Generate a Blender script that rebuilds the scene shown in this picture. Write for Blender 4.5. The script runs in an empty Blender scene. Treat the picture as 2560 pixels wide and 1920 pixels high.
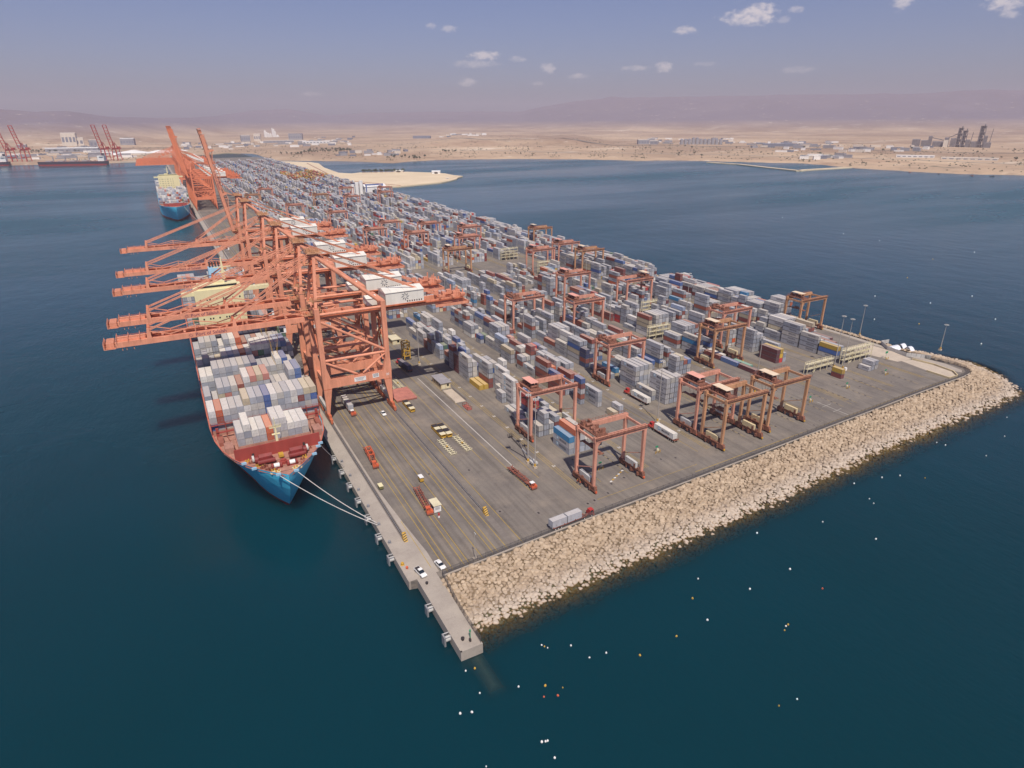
import bpy, bmesh, math, random
import numpy as np
from mathutils import Vector, Matrix, noise as mnoise

rnd = random.Random(7)
S = bpy.context.scene
C = S.collection
PI = math.pi

# ------------------------------------------------------------------ camera
PITCH, ROLL, YAW, CAMH = 0.392638, 0.005533, 0.492725, 127.0
cy_, sy_ = math.cos(YAW), math.sin(YAW)
fwd = Vector((sy_*math.cos(PITCH), cy_*math.cos(PITCH), -math.sin(PITCH)))
rt = Vector((cy_, -sy_, 0.0))
dn = Vector((-sy_*math.sin(PITCH), -cy_*math.sin(PITCH), -math.cos(PITCH)))
r_ = math.cos(ROLL)*rt + math.sin(ROLL)*dn
d_ = -math.sin(ROLL)*rt + math.cos(ROLL)*dn
cam_d = bpy.data.cameras.new('camera')
cam_d.sensor_width = 36.0
cam_d.lens = 1583.1/2560.0*36.0
cam_d.clip_start = 1.0
cam_d.clip_end = 60000.0
cam = bpy.data.objects.new('camera', cam_d)
C.objects.link(cam)
up = -d_
bk = -fwd
cam.matrix_world = Matrix(((r_.x, up.x, bk.x, 0), (r_.y, up.y, bk.y, 0), (r_.z, up.z, bk.z, CAMH), (0, 0, 0, 1)))
S.camera = cam

# ------------------------------------------------------------------ sky and sun
SUN_EL = math.radians(57.0)
SUN_AZ = math.radians(197.0)          # clockwise from +Y, where the sun stands
W = bpy.data.worlds.new('World')
S.world = W
W.use_nodes = True
wn, wl = W.node_tree.nodes, W.node_tree.links
wn.clear()
w_out = wn.new('ShaderNodeOutputWorld')
w_bg = wn.new('ShaderNodeBackground')
sky = wn.new('ShaderNodeTexSky')
sky.sky_type = 'NISHITA'
sky.sun_disc = False
sky.sun_elevation = SUN_EL
sky.sun_rotation = SUN_AZ
sky.altitude = 100
sky.air_density = 1.0
sky.dust_density = 1.6
sky.ozone_density = 2.2
w_bg.inputs['Strength'].default_value = 0.086
wl.new(w_bg.outputs[0], w_out.inputs[0])

sun_d = bpy.data.lights.new('sun', 'SUN')
sun_d.energy = 4.3
sun_d.angle = math.radians(0.53)
sun_d.color = (1.0, 0.92, 0.81)
sun = bpy.data.objects.new('sun', sun_d)
C.objects.link(sun)
to_sun = Vector((math.sin(SUN_AZ)*math.cos(SUN_EL), math.cos(SUN_AZ)*math.cos(SUN_EL), math.sin(SUN_EL)))
sun.rotation_euler = to_sun.to_track_quat('Z', 'Y').to_euler()
sun.location = (0, -200, 400)

S.view_settings.view_transform = 'Standard'
S.view_settings.look = 'None'
S.view_settings.exposure = 0.12
S.view_settings.gamma = 1.0
S.render.engine = 'CYCLES'
S.cycles.use_denoising = True
S.cycles.max_bounces = 6
S.cycles.diffuse_bounces = 2
S.cycles.glossy_bounces = 2
S.cycles.transmission_bounces = 2
S.cycles.volume_bounces = 0
S.cycles.transparent_max_bounces = 10
S.cycles.sample_clamp_indirect = 4.0
S.cycles.caustics_reflective = False
S.cycles.caustics_refractive = False


def wmath(op, a, b=None, c=None, nodes=wn, links=wl):
    n = nodes.new('ShaderNodeMath')
    n.operation = op
    for i, v in enumerate((a, b, c)):
        if v is None:
            continue
        if isinstance(v, (int, float)):
            n.inputs[i].default_value = v
        else:
            links.new(v, n.inputs[i])
    return n.outputs[0]


# small fair-weather clouds: (azimuth, elevation, half width, half height, weight) in degrees
CLOUDS = [(46.5, 7.1, 2.3, .62, 1.0), (47.1, 7.45, 1.5, .62, 1.0), (41.9, 6.45, 1.0, .33, .8), (26.2, 4.95, 1.4, .40, .9), (25.4, 4.35, 2.1, .38, .45),
          (22.0, 6.95, .5, .25, .45), (23.3, 6.8, .8, .30, .5), (31.3, 4.0, .75, .42, .7), (40.5, 3.92, .75, .48, .8), (38.3, 3.9, 1.4, .25, .5),
          (33.7, 3.4, .9, .25, .6), (24.7, 3.0, .8, .38, .6), (56.5, 7.6, .8, .7, .8), (62.4, 6.9, 1.3, .5, .9), (62.8, 6.3, .7, .3, .6), (49.7, 7.45, .6, .25, .6),
          (49.0, 6.85, .5, .35, .35), (28.8, 4.65, .8, .25, .5), (50.4, 3.5, 1.3, .30, .35), (12.2, 2.1, 1.0, .22, .45), (30.5, 2.9, .6, .2, .4), (43.6, 4.1, 1.0, .2, .3)]
tc = wn.new('ShaderNodeTexCoord')
nrm = wn.new('ShaderNodeVectorMath'); nrm.operation = 'NORMALIZE'
wl.new(tc.outputs['Generated'], nrm.inputs[0])
sep = wn.new('ShaderNodeSeparateXYZ')
wl.new(nrm.outputs[0], sep.inputs[0])
azn = wmath('MULTIPLY', wmath('ARCTAN2', sep.outputs[0], sep.outputs[1]), 180/PI)
eln = wmath('MULTIPLY', wmath('ARCSINE', sep.outputs[2]), 180/PI)
cmb = wn.new('ShaderNodeCombineXYZ')
wl.new(azn, cmb.inputs[0]); wl.new(wmath('MULTIPLY', eln, 1.7), cmb.inputs[1])
nz = wn.new('ShaderNodeTexNoise')
nz.inputs['Scale'].default_value = 1.6
nz.inputs['Detail'].default_value = 7
nz.inputs['Roughness'].default_value = .62
wl.new(cmb.outputs[0], nz.inputs['Vector'])
dist = wmath('MULTIPLY', wmath('SUBTRACT', nz.outputs['Fac'], .5), 1.9)
total = None
for (a, e, w, h, k) in CLOUDS:
    u = wmath('MULTIPLY', wmath('SUBTRACT', azn, a), 1/w)
    v = wmath('MULTIPLY', wmath('SUBTRACT', eln, e), 1/h)
    q = wmath('ADD', wmath('MULTIPLY', u, u), wmath('MULTIPLY', v, v))
    m = wmath('SUBTRACT', 1.0, q)
    m = wmath('ADD', m, wmath('MULTIPLY', dist, 1.6))
    mr = wn.new('ShaderNodeMapRange'); mr.interpolation_type = 'SMOOTHSTEP'
    mr.inputs['From Min'].default_value = -.05
    mr.inputs['From Max'].default_value = 1.25
    mr.inputs['To Max'].default_value = k
    wl.new(m, mr.inputs['Value'])
    total = mr.outputs[0] if total is None else wmath('MAXIMUM', total, mr.outputs[0])
tint = wn.new('ShaderNodeMix'); tint.data_type = 'RGBA'; tint.blend_type = 'MULTIPLY'
tint.inputs['Factor'].default_value = 1.0
wl.new(sky.outputs[0], tint.inputs['A'])
tint.inputs['B'].default_value = (0.70, 0.69, 0.93, 1)
cmix = wn.new('ShaderNodeMix'); cmix.data_type = 'RGBA'
wl.new(wmath('MULTIPLY', total, .8), cmix.inputs['Factor'])
wl.new(tint.outputs['Result'], cmix.inputs['A'])
cmix.inputs['B'].default_value = (8.8, 7.9, 7.9, 1)
wl.new(cmix.outputs['Result'], w_bg.inputs['Color'])


# ------------------------------------------------------------------ helpers
def lin(r, g=None, b=None):
    if g is None:
        r, g, b = r
    f = lambda v: (v/255/12.92) if v/255 <= .04045 else ((v/255+.055)/1.055)**2.4
    return (f(r), f(g), f(b))


class MB:
    """collects simple shapes; build() links them as one mesh object"""
    def __init__(self):
        self.v, self.f, self.m = [], [], []
        self.mi = 0

    def add(self, vs, fs):
        o = len(self.v)
        self.v += [tuple(p) for p in vs]
        self.f += [tuple(i+o for i in q) for q in fs]
        self.m += [self.mi]*len(fs)
        return self

    def box(self, x0, x1, y0, y1, z0, z1):
        return self.add([(x0, y0, z0), (x1, y0, z0), (x1, y1, z0), (x0, y1, z0), (x0, y0, z1), (x1, y0, z1), (x1, y1, z1), (x0, y1, z1)],
                        [(3, 2, 1, 0), (4, 5, 6, 7), (0, 1, 5, 4), (1, 2, 6, 5), (2, 3, 7, 6), (3, 0, 4, 7)])

    def cbox(self, c, s):
        return self.box(c[0]-s[0]/2, c[0]+s[0]/2, c[1]-s[1]/2, c[1]+s[1]/2, c[2]-s[2]/2, c[2]+s[2]/2)

    def frus(self, cb, sb, ct, st):
        """box tapering from a rectangle (centre cb, size sb) to one (ct, st)"""
        vs = []
        for c, s in ((cb, sb), (ct, st)):
            for a, b in ((-1, -1), (1, -1), (1, 1), (-1, 1)):
                vs.append((c[0]+a*s[0]/2, c[1]+b*s[1]/2, c[2]))
        return self.add(vs, [(3, 2, 1, 0), (4, 5, 6, 7), (0, 1, 5, 4), (1, 2, 6, 5), (2, 3, 7, 6), (3, 0, 4, 7)])

    def _axes(self, p0, p1):
        p0, p1 = Vector(p0), Vector(p1)
        d = (p1-p0)
        d.normalize()
        ref = Vector((0, 0, 1)) if abs(d.z) < .95 else Vector((0, 1, 0))
        a = d.cross(ref); a.normalize()
        b = a.cross(d); b.normalize()
        return p0, p1, a, b

    def beam(self, p0, p1, w, h=None):
        h = w if h is None else h
        p0, p1, a, b = self._axes(p0, p1)
        vs = []
        for p in (p0, p1):
            for s, t in ((-1, -1), (1, -1), (1, 1), (-1, 1)):
                vs.append(p + a*(s*w/2) + b*(t*h/2))
        return self.add(vs, [(0, 1, 2, 3), (7, 6, 5, 4), (4, 5, 1, 0), (5, 6, 2, 1), (6, 7, 3, 2), (7, 4, 0, 3)])

    def tube(self, p0, p1, r, n=8, r2=None):
        r2 = r if r2 is None else r2
        p0, p1, a, b = self._axes(p0, p1)
        vs, fs = [], []
        for p, rr in ((p0, r), (p1, r2)):
            for i in range(n):
                t = 2*PI*i/n
                vs.append(p + a*(math.cos(t)*rr) + b*(math.sin(t)*rr))
        for i in range(n):
            j = (i+1) % n
            fs.append((i, j, n+j, n+i))
        fs.append(tuple(range(n-1, -1, -1)))
        fs.append(tuple(range(n, 2*n)))
        return self.add(vs, fs)

    def poly(self, pts, z0, z1):
        n = len(pts)
        vs = [(x, y, z0) for x, y in pts] + [(x, y, z1) for x, y in pts]
        fs = [tuple(range(n-1, -1, -1)), tuple(range(n, 2*n))]
        for i in range(n):
            j = (i+1) % n
            fs.append((i, j, n+j, n+i))
        return self.add(vs, fs)

    def sheet(self, x0, x1, y0, y1, z):
        return self.add([(x0, y0, z), (x1, y0, z), (x1, y1, z), (x0, y1, z)], [(0, 1, 2, 3)])

    def quad(self, a, b, c, d):
        return self.add([a, b, c, d], [(0, 1, 2, 3)])

    def xprof(self, prof, x0, x1):
        """profile in (y, z) extruded along x"""
        n = len(prof)
        vs = [(x0, y, z) for y, z in prof] + [(x1, y, z) for y, z in prof]
        fs = [tuple(range(n-1, -1, -1)), tuple(range(n, 2*n))] + [(i, (i+1) % n, n+(i+1) % n, n+i) for i in range(n)]
        return self.add(vs, fs)

    def rail(self, p0, p1, h=1.1, step=2.0, w=.07):
        """handrail: posts, two rails"""
        p0, p1 = Vector(p0), Vector(p1)
        L = (p1-p0).length
        n = max(1, int(L/step))
        for i in range(n+1):
            p = p0.lerp(p1, i/n)
            self.beam(p, p+Vector((0, 0, h)), w)
        for k in (.55, 1.0):
            self.beam(p0+Vector((0, 0, h*k)), p1+Vector((0, 0, h*k)), w)
        return self

    def mesh(self, name, mats):
        me = bpy.data.meshes.new(name)
        me.from_pydata(self.v, [], self.f)
        if not isinstance(mats, (list, tuple)):
            mats = [mats]
        for m in mats:
            me.materials.append(m)
        if len(mats) > 1:
            me.polygons.foreach_set('material_index', self.m)
        bm = bmesh.new(); bm.from_mesh(me)
        bmesh.ops.recalc_face_normals(bm, faces=bm.faces)
        bm.to_mesh(me); bm.free()
        return me

    def build(self, name, mats, parent=None, loc=(0, 0, 0)):
        return link(name, self.mesh(name, mats), parent, loc)


def link(name, me, parent=None, loc=(0, 0, 0), rotz=0.0):
    o = bpy.data.objects.new(name, me)
    C.objects.link(o)
    o.location = loc
    o.rotation_euler = (0, 0, rotz)
    if parent is not None:
        o.parent = parent
    return o


def tag(o, label=None, cat=None, group=None, kind=None):
    if label: o['label'] = label
    if cat: o['category'] = cat
    if group: o['group'] = group
    if kind: o['kind'] = kind
    return o


def thing(name, label, cat, loc=(0, 0, 0), rotz=0.0, group=None):
    return tag(link(name, None, None, loc, rotz), label, cat, group)


def struct(o):
    o['kind'] = 'structure'
    return o


KIDS = {}


def copy_tree(o, parent=None):
    c = o.copy()
    C.objects.link(c)
    if parent is not None:
        c.parent = parent
    for ch in [k for k in list(bpy.data.objects) if k.parent == o] if o.name not in KIDS else KIDS[o.name]:
        copy_tree(ch, c)
    return c


def index_kids():
    KIDS.clear()
    for o in bpy.data.objects:
        KIDS[o.name] = []
    for o in bpy.data.objects:
        if o.parent:
            KIDS[o.parent.name].append(o)


def dup(o, parent=None):
    """copy a thing with its parts and sub-parts (index_kids() first)"""
    c = o.copy()
    C.objects.link(c)
    if parent is not None:
        c.parent = parent
    for ch in KIDS.get(o.name, ()):
        dup(ch, c)
    return c


ORD = ['first', 'second', 'third', 'fourth', 'fifth', 'sixth', 'seventh', 'eighth', 'ninth', 'tenth', 'eleventh', 'twelfth', 'thirteenth', 'fourteenth', 'fifteenth',
       'sixteenth', 'seventeenth', 'eighteenth', 'nineteenth', 'twentieth']


# ------------------------------------------------------------------ materials
def newmat(name):
    m = bpy.data.materials.new(name)
    m.use_nodes = True
    nt = m.node_tree
    return m, nt.nodes, nt.links, nt.nodes['Principled BSDF']


def mixc(nodes, links, fac, a, b, blend='MIX'):
    n = nodes.new('ShaderNodeMix'); n.data_type = 'RGBA'; n.blend_type = blend
    for k, v in (('Factor', fac), ('A', a), ('B', b)):
        if isinstance(v, (int, float)):
            n.inputs[k].default_value = v
        elif isinstance(v, tuple):
            n.inputs[k].default_value = v if len(v) == 4 else (*v, 1)
        else:
            links.new(v, n.inputs[k])
    return n.outputs['Result']


def noise(nodes, links, scale, detail=4, rough=.55, vec=None):
    n = nodes.new('ShaderNodeTexNoise')
    n.inputs['Scale'].default_value = scale
    n.inputs['Detail'].default_value = detail
    n.inputs['Roughness'].default_value = rough
    if vec is not None:
        links.new(vec, n.inputs['Vector'])
    return n.outputs['Fac']


def ramp(nodes, links, v, lo, hi, a=0.0, b=1.0):
    n = nodes.new('ShaderNodeMapRange')
    n.inputs['From Min'].default_value = lo
    n.inputs['From Max'].default_value = hi
    n.inputs['To Min'].default_value = a
    n.inputs['To Max'].default_value = b
    links.new(v, n.inputs['Value'])
    return n.outputs[0]


def posvec(nodes, links, sx=1, sy=1, sz=1, obj=False):
    if obj:
        t = nodes.new('ShaderNodeTexCoord').outputs['Object']
    else:
        t = nodes.new('ShaderNodeNewGeometry').outputs['Position']
    m = nodes.new('ShaderNodeMapping')
    m.inputs['Scale'].default_value = (sx, sy, sz)
    links.new(t, m.inputs['Vector'])
    return m.outputs[0]


def paint(name, col, rough=.55, var=.18, rust=0.0, rustcol=(.16, .06, .03), scale=.35, metallic=0.0):
    """weathered painted surface: large tone drift, vertical streaks, optional rust"""
    m, n, l, b = newmat(name)
    p = posvec(n, l, 1, 1, .25)
    f1 = noise(n, l, scale, 5, .6, p)
    dark = tuple(c*(1-var*1.6) for c in col)
    lite = tuple(min(1, c*(1+var)) for c in col)
    c1 = mixc(n, l, ramp(n, l, f1, .3, .7), dark, lite)
    pg = posvec(n, l, 1.3, 1.3, .1)
    c1 = mixc(n, l, ramp(n, l, noise(n, l, 1.2, 5, .65, pg), .48, .72, 0, min(.55, var*3.2)), c1, tuple(c*.62 for c in col))
    if rust:
        f2 = noise(n, l, scale*3.1, 6, .65, p)
        c1 = mixc(n, l, ramp(n, l, f2, .62-.15*rust, .75, 0, min(1, rust*1.4)), c1, rustcol)
    l.new(c1, b.inputs['Base Color'])
    b.inputs['Roughness'].default_value = rough
    b.inputs['Metallic'].default_value = metallic
    return m


M = {}
M['crane'] = paint('crane_salmon_paint', lin(222, 150, 120), .62, .13, .4, lin(156, 90, 60))
M['crane_dark'] = paint('crane_red_underpaint', lin(196, 110, 76), .65, .16, .4, lin(104, 58, 40))
M['crane_far'] = paint('crane_orange_paint', lin(224, 130, 92), .6, .10, .25, lin(140, 76, 50))
M['rtg_pink'] = paint('gantry_pink_paint', lin(210, 150, 128), .64, .15, .5, lin(124, 80, 62))
M['rtg_tan'] = paint('gantry_tan_paint', lin(192, 144, 108), .66, .17, .55, lin(116, 78, 56))
M['rtg_dirty'] = paint('gantry_rusty_machinery', lin(146, 98, 80), .7, .35, .6, lin(64, 46, 40), scale=1.3)
M['house_white'] = paint('white_cladding', lin(222, 218, 208), .6, .06, .12, lin(140, 110, 84))
M['cream'] = paint('cream_paint', lin(224, 214, 170), .55, .05, .08, lin(150, 120, 70))
M['white'] = paint('white_paint', lin(232, 230, 226), .5, .05)
M['glass'] = paint('dark_window_glass', lin(34, 42, 50), .12, .1)
M['dark'] = paint('dark_steel', lin(58, 52, 52), .6, .25)
M['grey'] = paint('grey_steel', lin(140, 140, 142), .55, .12)
M['lightgrey'] = paint('pale_grey_steel', lin(190, 188, 184), .55, .1, .15)
M['tyre'] = paint('black_rubber', lin(34, 32, 32), .8, .2)
M['letter'] = paint('dark_lettering', lin(66, 70, 86), .6, .05)
M['logo_dark'] = paint('logo_grey', lin(84, 88, 100), .6, .05)
M['logo_purple'] = paint('boom_lettering', lin(116, 62, 84), .6, .05)
M['logo_blue'] = paint('logo_pale_blue', lin(150, 190, 214), .5, .05)
M['orange'] = paint('truck_orange_paint', lin(210, 100, 64), .45, .1, .1)
M['red'] = paint('bright_red_paint', lin(176, 60, 56), .5, .1)
M['yellow'] = paint('yellow_paint', lin(198, 156, 60), .55, .12, .2)
M['green'] = paint('green_paint', lin(40, 140, 100), .5, .1)
M['rustred'] = paint('rusty_chassis', lin(150, 90, 74), .7, .25, .4)
M['hull_blue'] = paint('hull_blue_paint', lin(84, 198, 232), .45, .05, .04)
M['hull_black'] = paint('hull_dark_paint', lin(44, 46, 62), .5, .1)
M['boot'] = paint('red_boot_topping', lin(150, 44, 40), .55, .12)
M['deck_red'] = paint('red_deck_paint', lin(172, 126, 110), .65, .16, .35, lin(128, 88, 72), scale=.6)
M['bulk_red'] = paint('breakwater_red_paint', lin(158, 70, 62), .55, .09, .1, lin(120, 50, 44))
M['rope'] = paint('mooring_rope', lin(200, 196, 190), .8, .1)
M['rack'] = paint('cream_steel_rack', lin(214, 204, 172), .6, .08, .2, lin(150, 120, 90))
M['hutwall'] = paint('beige_block_wall', lin(206, 188, 150), .8, .08)
M['hutroof'] = paint('grey_flat_roof', lin(150, 146, 150), .8, .1)
M['tarp'] = paint('white_tarpaulin', lin(224, 226, 232), .5, .12)
M['mast'] = paint('galvanised_mast', lin(166, 160, 154), .45, .08)
M['stripe_black'] = paint('black_stripe', lin(48, 44, 40), .6, .1)
M['fence'] = paint('galvanised_fence', lin(96, 92, 92), .6, .1)
M['cranered'] = paint('distant_crane_red', lin(190, 70, 60), .6, .1)


def mat_container(stuff):
    m, n, l, b = newmat('container_paint_mass' if stuff else 'container_paint')
    if stuff:
        a = n.new('ShaderNodeAttribute'); a.attribute_name = 'Col'
        col = a.outputs['Color']
    else:
        col = n.new('ShaderNodeObjectInfo').outputs['Color']
    p = posvec(n, l, 1, 1, .3)
    f = noise(n, l, .9, 5, .65, p)
    c1 = mixc(n, l, ramp(n, l, f, .35, .75, 0, .35), col, lin(120, 104, 92))
    f2 = noise(n, l, 2.4, 5, .7, p)
    c1 = mixc(n, l, ramp(n, l, f2, .66, .78, 0, .55), c1, lin(96, 66, 50))
    # dust settles on the roofs
    g = n.new('ShaderNodeNewGeometry')
    s = n.new('ShaderNodeSeparateXYZ'); l.new(g.outputs['True Normal'], s.inputs[0])
    c1 = mixc(n, l, ramp(n, l, s.outputs[2], .5, 1, 0, .36), c1, lin(204, 190, 172))
    l.new(c1, b.inputs['Base Color'])
    b.inputs['Roughness'].default_value = .55
    # corrugated side panels
    w = n.new('ShaderNodeTexWave'); w.bands_direction = 'Y'
    w.inputs['Scale'].default_value = .55
    l.new(posvec(n, l), w.inputs['Vector'])
    bp = n.new('ShaderNodeBump'); bp.inputs['Strength'].default_value = .25; bp.inputs['Distance'].default_value = .03
    l.new(w.outputs['Fac'], bp.inputs['Height']); l.new(bp.outputs[0], b.inputs['Normal'])
    return m


M['cont'] = mat_container(False)
m_, n_, l_, b_ = newmat('container_frame')
oc_ = n_.new('ShaderNodeObjectInfo').outputs['Color']
l_.new(mixc(n_, l_, ramp(n_, l_, noise(n_, l_, 1.1, 5, .6, posvec(n_, l_)), .3, .7, .15, .45), oc_, lin(80, 68, 60)), b_.inputs['Base Color'])
b_.inputs['Roughness'].default_value = .65
M['cframe'] = m_
M['contmass'] = mat_container(True)


def mat_ground(name, base, alt, stain, sc=.05, rough=.85, tracks=False):
    m, n, l, b = newmat(name)
    p = posvec(n, l)
    c1 = mixc(n, l, ramp(n, l, noise(n, l, sc, 6, .6, p), .35, .65), base, alt)
    c1 = mixc(n, l, ramp(n, l, noise(n, l, sc*3.7, 6, .7, p), .55, .8, 0, .6), c1, stain)
    if tracks:   # tyre marks run along the quay
        pt = posvec(n, l, .42, .011, 1)
        c1 = mixc(n, l, ramp(n, l, noise(n, l, 1.0, 5, .65, pt), .46, .68, 0, .6), c1, tuple(v*.45 for v in base))
        pd = posvec(n, l, .06, .05, 1)
        c1 = mixc(n, l, ramp(n, l, noise(n, l, 1.0, 6, .7, pd), .50, .72, 0, .6), c1, lin(148, 134, 118))
        g_ = n.new('ShaderNodeNewGeometry'); s_ = n.new('ShaderNodeSeparateXYZ'); l.new(g_.outputs['Position'], s_.inputs[0])
        wv = wmath('SINE', wmath('MULTIPLY', s_.outputs[0], 2*PI/2.45, nodes=n, links=l), nodes=n, links=l)      # wheel paths of the lanes under the quay cranes
        lanes = wmath('MULTIPLY', ramp(n, l, s_.outputs[0], 54, 57), ramp(n, l, s_.outputs[0], 79, 83, 1, 0), nodes=n, links=l)
        lanes = wmath('MULTIPLY', lanes, ramp(n, l, noise(n, l, 1.0, 4, .6, posvec(n, l, .1, .02, 1)), .3, .65), nodes=n, links=l)
        c1 = mixc(n, l, wmath('MULTIPLY', lanes, ramp(n, l, wv, -.3, .9, 0, .5), nodes=n, links=l), c1, lin(66, 58, 50))
        po = posvec(n, l, .11, .09, 1)
        c1 = mixc(n, l, ramp(n, l, noise(n, l, 1.0, 6, .7, po), .60, .74, 0, .6), c1, lin(52, 48, 52))
    c1 = mixc(n, l, ramp(n, l, noise(n, l, 1.4, 5, .7, p), .3, .8, 0, .25), c1, tuple(v*1.5 for v in alt))
    l.new(c1, b.inputs['Base Color'])
    b.inputs['Roughness'].default_value = rough
    bp = n.new('ShaderNodeBump'); bp.inputs['Strength'].default_value = .3; bp.inputs['Distance'].default_value = .05
    l.new(noise(n, l, 2.5, 4, .6, p), bp.inputs['Height']); l.new(bp.outputs[0], b.inputs['Normal'])
    return m


M['asphalt'] = mat_ground('asphalt', lin(103, 96, 91), lin(126, 118, 109), lin(68, 62, 60), .05, .9, True)
M['patch'] = mat_ground('patched_asphalt', lin(124, 116, 108), lin(112, 104, 98), lin(92, 86, 82), .6)
M['concrete'] = mat_ground('quay_concrete', lin(150, 140, 130), lin(166, 156, 144), lin(120, 110, 102), .12)
M['paleconc'] = mat_ground('pale_concrete', lin(172, 158, 142), lin(188, 174, 156), lin(150, 138, 124), .2)
M['sand'] = mat_ground('sand', lin(200, 180, 150), lin(214, 196, 166), lin(176, 152, 122), .01)
M['yline'] = mat_ground('worn_yellow_line', lin(176, 146, 48), lin(160, 132, 60), lin(120, 104, 78), .5)
M['wline'] = mat_ground('worn_white_line', lin(186, 180, 172), lin(170, 164, 156), lin(136, 128, 122), .5)


def mat_stone():
    m, n, l, b = newmat('limestone')
    oi = n.new('ShaderNodeNewGeometry').outputs['Random Per Island']
    p = posvec(n, l)
    c1 = mixc(n, l, oi, lin(166, 146, 122), lin(194, 175, 150))
    c1 = mixc(n, l, ramp(n, l, noise(n, l, .35, 5, .6, p), .45, .7, 0, .6), c1, lin(158, 142, 122))
    c1 = mixc(n, l, ramp(n, l, noise(n, l, 1.6, 6, .7, p), .3, .75, 0, .35), c1, lin(140, 112, 88))
    # bleached splash zone, then wet algae stain just above and under the waterline
    g = n.new('ShaderNodeNewGeometry')
    s = n.new('ShaderNodeSeparateXYZ'); l.new(g.outputs['Position'], s.inputs[0])
    z = wmath('ADD', s.outputs[2], wmath('MULTIPLY', wmath('SUBTRACT', noise(n, l, .5, 3, .5, p), .5), 1.6, nodes=n, links=l), nodes=n, links=l)
    c1 = mixc(n, l, ramp(n, l, z, -.6, -1.5, 0, .55), c1, lin(166, 154, 144))
    c1 = mixc(n, l, ramp(n, l, z, -1.2, -1.6, 0, .45), c1, lin(204, 190, 172))
    c1 = mixc(n, l, ramp(n, l, z, -1.95, -2.35), c1, lin(140, 100, 58))
    c1 = mixc(n, l, ramp(n, l, z, -3.3, -4.6), c1, lin(104, 92, 58))
    l.new(c1, b.inputs['Base Color'])
    b.inputs['Roughness'].default_value = .85
    bp = n.new('ShaderNodeBump'); bp.inputs['Strength'].default_value = .6; bp.inputs['Distance'].default_value = .12
    l.new(noise(n, l, 1.8, 6, .7, p), bp.inputs['Height']); l.new(bp.outputs[0], b.inputs['Normal'])
    return m


M['stone'] = mat_stone()


def mat_water():
    m, n, l, b = newmat('sea_water')
    out = n['Material Output']
    g = n.new('ShaderNodeNewGeometry')
    s = n.new('ShaderNodeSeparateXYZ'); l.new(g.outputs['Position'], s.inputs[0])
    X, Y = s.outputs[0], s.outputs[1]
    mm = lambda *a: wmath(*a, nodes=n, links=l)
    p = posvec(n, l)
    # body colour of the water, drifting slightly between green and blue
    big = noise(n, l, .004, 3, .5, p)
    c = mixc(n, l, ramp(n, l, big, .35, .65), (.0004, .0270, .0370), (.0004, .0320, .0470))
    # far water painted paler in its base colour, standing in for reflection and haze
    far_ = mm('MAXIMUM', ramp(n, l, Y, 260, 1300), ramp(n, l, X, 430, 1100))
    c = mixc(n, l, far_, c, (.0025, .0680, .0920))
    l.new(c, b.inputs['Base Color'])
    b.inputs['IOR'].default_value = 1.33
    # light spreads through deep water, so shadows on it stay soft
    b.subsurface_method = 'BURLEY'
    b.inputs['Subsurface Weight'].default_value = 1.0
    b.inputs['Subsurface Radius'].default_value = (1, 1, 1)
    b.inputs['Subsurface Scale'].default_value = 22.0
    # calm slicks and ruffled patches differ in roughness
    pw = posvec(n, l, .0011, .0042, 1)
    sl = noise(n, l, 1.0, 5, .55, pw)
    l.new(ramp(n, l, sl, .40, .66, .14, .32), b.inputs['Roughness'])
    h1 = noise(n, l, .55, 6, .6, posvec(n, l, 1, .45, 1))
    h2 = noise(n, l, .06, 4, .5, posvec(n, l, 1, .6, 1))
    hh = mm('ADD', mm('MULTIPLY', h1, .5), mm('MULTIPLY', h2, 1.6))
    bp = n.new('ShaderNodeBump'); bp.inputs['Distance'].default_value = .9
    l.new(hh, bp.inputs['Height'])
    l.new(ramp(n, l, sl, .40, .66, .28, .5), bp.inputs['Strength'])
    l.new(bp.outputs[0], b.inputs['Normal'])
    # clear shallows where the stones shelve below the surface
    d1 = mm('SUBTRACT', mm('ADD', mm('MULTIPLY', mm('SUBTRACT', X, 54.7), .0455), 125.6), Y)
    d1 = mm('ADD', d1, mm('MULTIPLY', mm('SUBTRACT', noise(n, l, .12, 4, .6, p), .5), 7.0))
    t1 = ramp(n, l, d1, 0.5, 14, 1, 0)
    t1 = mm('MULTIPLY', t1, ramp(n, l, X, 372, 380, 1, 0))
    t1 = mm('MULTIPLY', t1, ramp(n, l, X, 52.5, 54.5))
    dx, dy = mm('SUBTRACT', X, 375.0), mm('SUBTRACT', Y, 174.0)
    d2 = mm('SQRT', mm('ADD', mm('MULTIPLY', dx, dx), mm('MULTIPLY', dy, dy)))
    t2 = mm('MULTIPLY', ramp(n, l, d2, 21, 29, 1, 0), ramp(n, l, X, 371, 377))
    d3 = mm('MAXIMUM', mm('SUBTRACT', mm('ABSOLUTE', mm('SUBTRACT', X, 51.2)), 3.0), mm('SUBTRACT', 103.0, Y))
    t3 = mm('MULTIPLY', ramp(n, l, d3, -4, 3, .62, 0), ramp(n, l, Y, 116, 120, 1, 0))
    t = mm('MAXIMUM', mm('MAXIMUM', t1, t2), t3)
    t = mm('MULTIPLY', mm('POWER', t, 1.6), .92)
    tr = n.new('ShaderNodeBsdfTransparent')
    tr.inputs['Color'].default_value = (.74, .84, .78, 1)
    mx = n.new('ShaderNodeMixShader')
    l.new(t, mx.inputs[0]); l.new(b.outputs[0], mx.inputs[1]); l.new(tr.outputs[0], mx.inputs[2])
    l.new(mx.outputs[0], out.inputs['Surface'])
    return m


M['water'] = mat_water()


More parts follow.
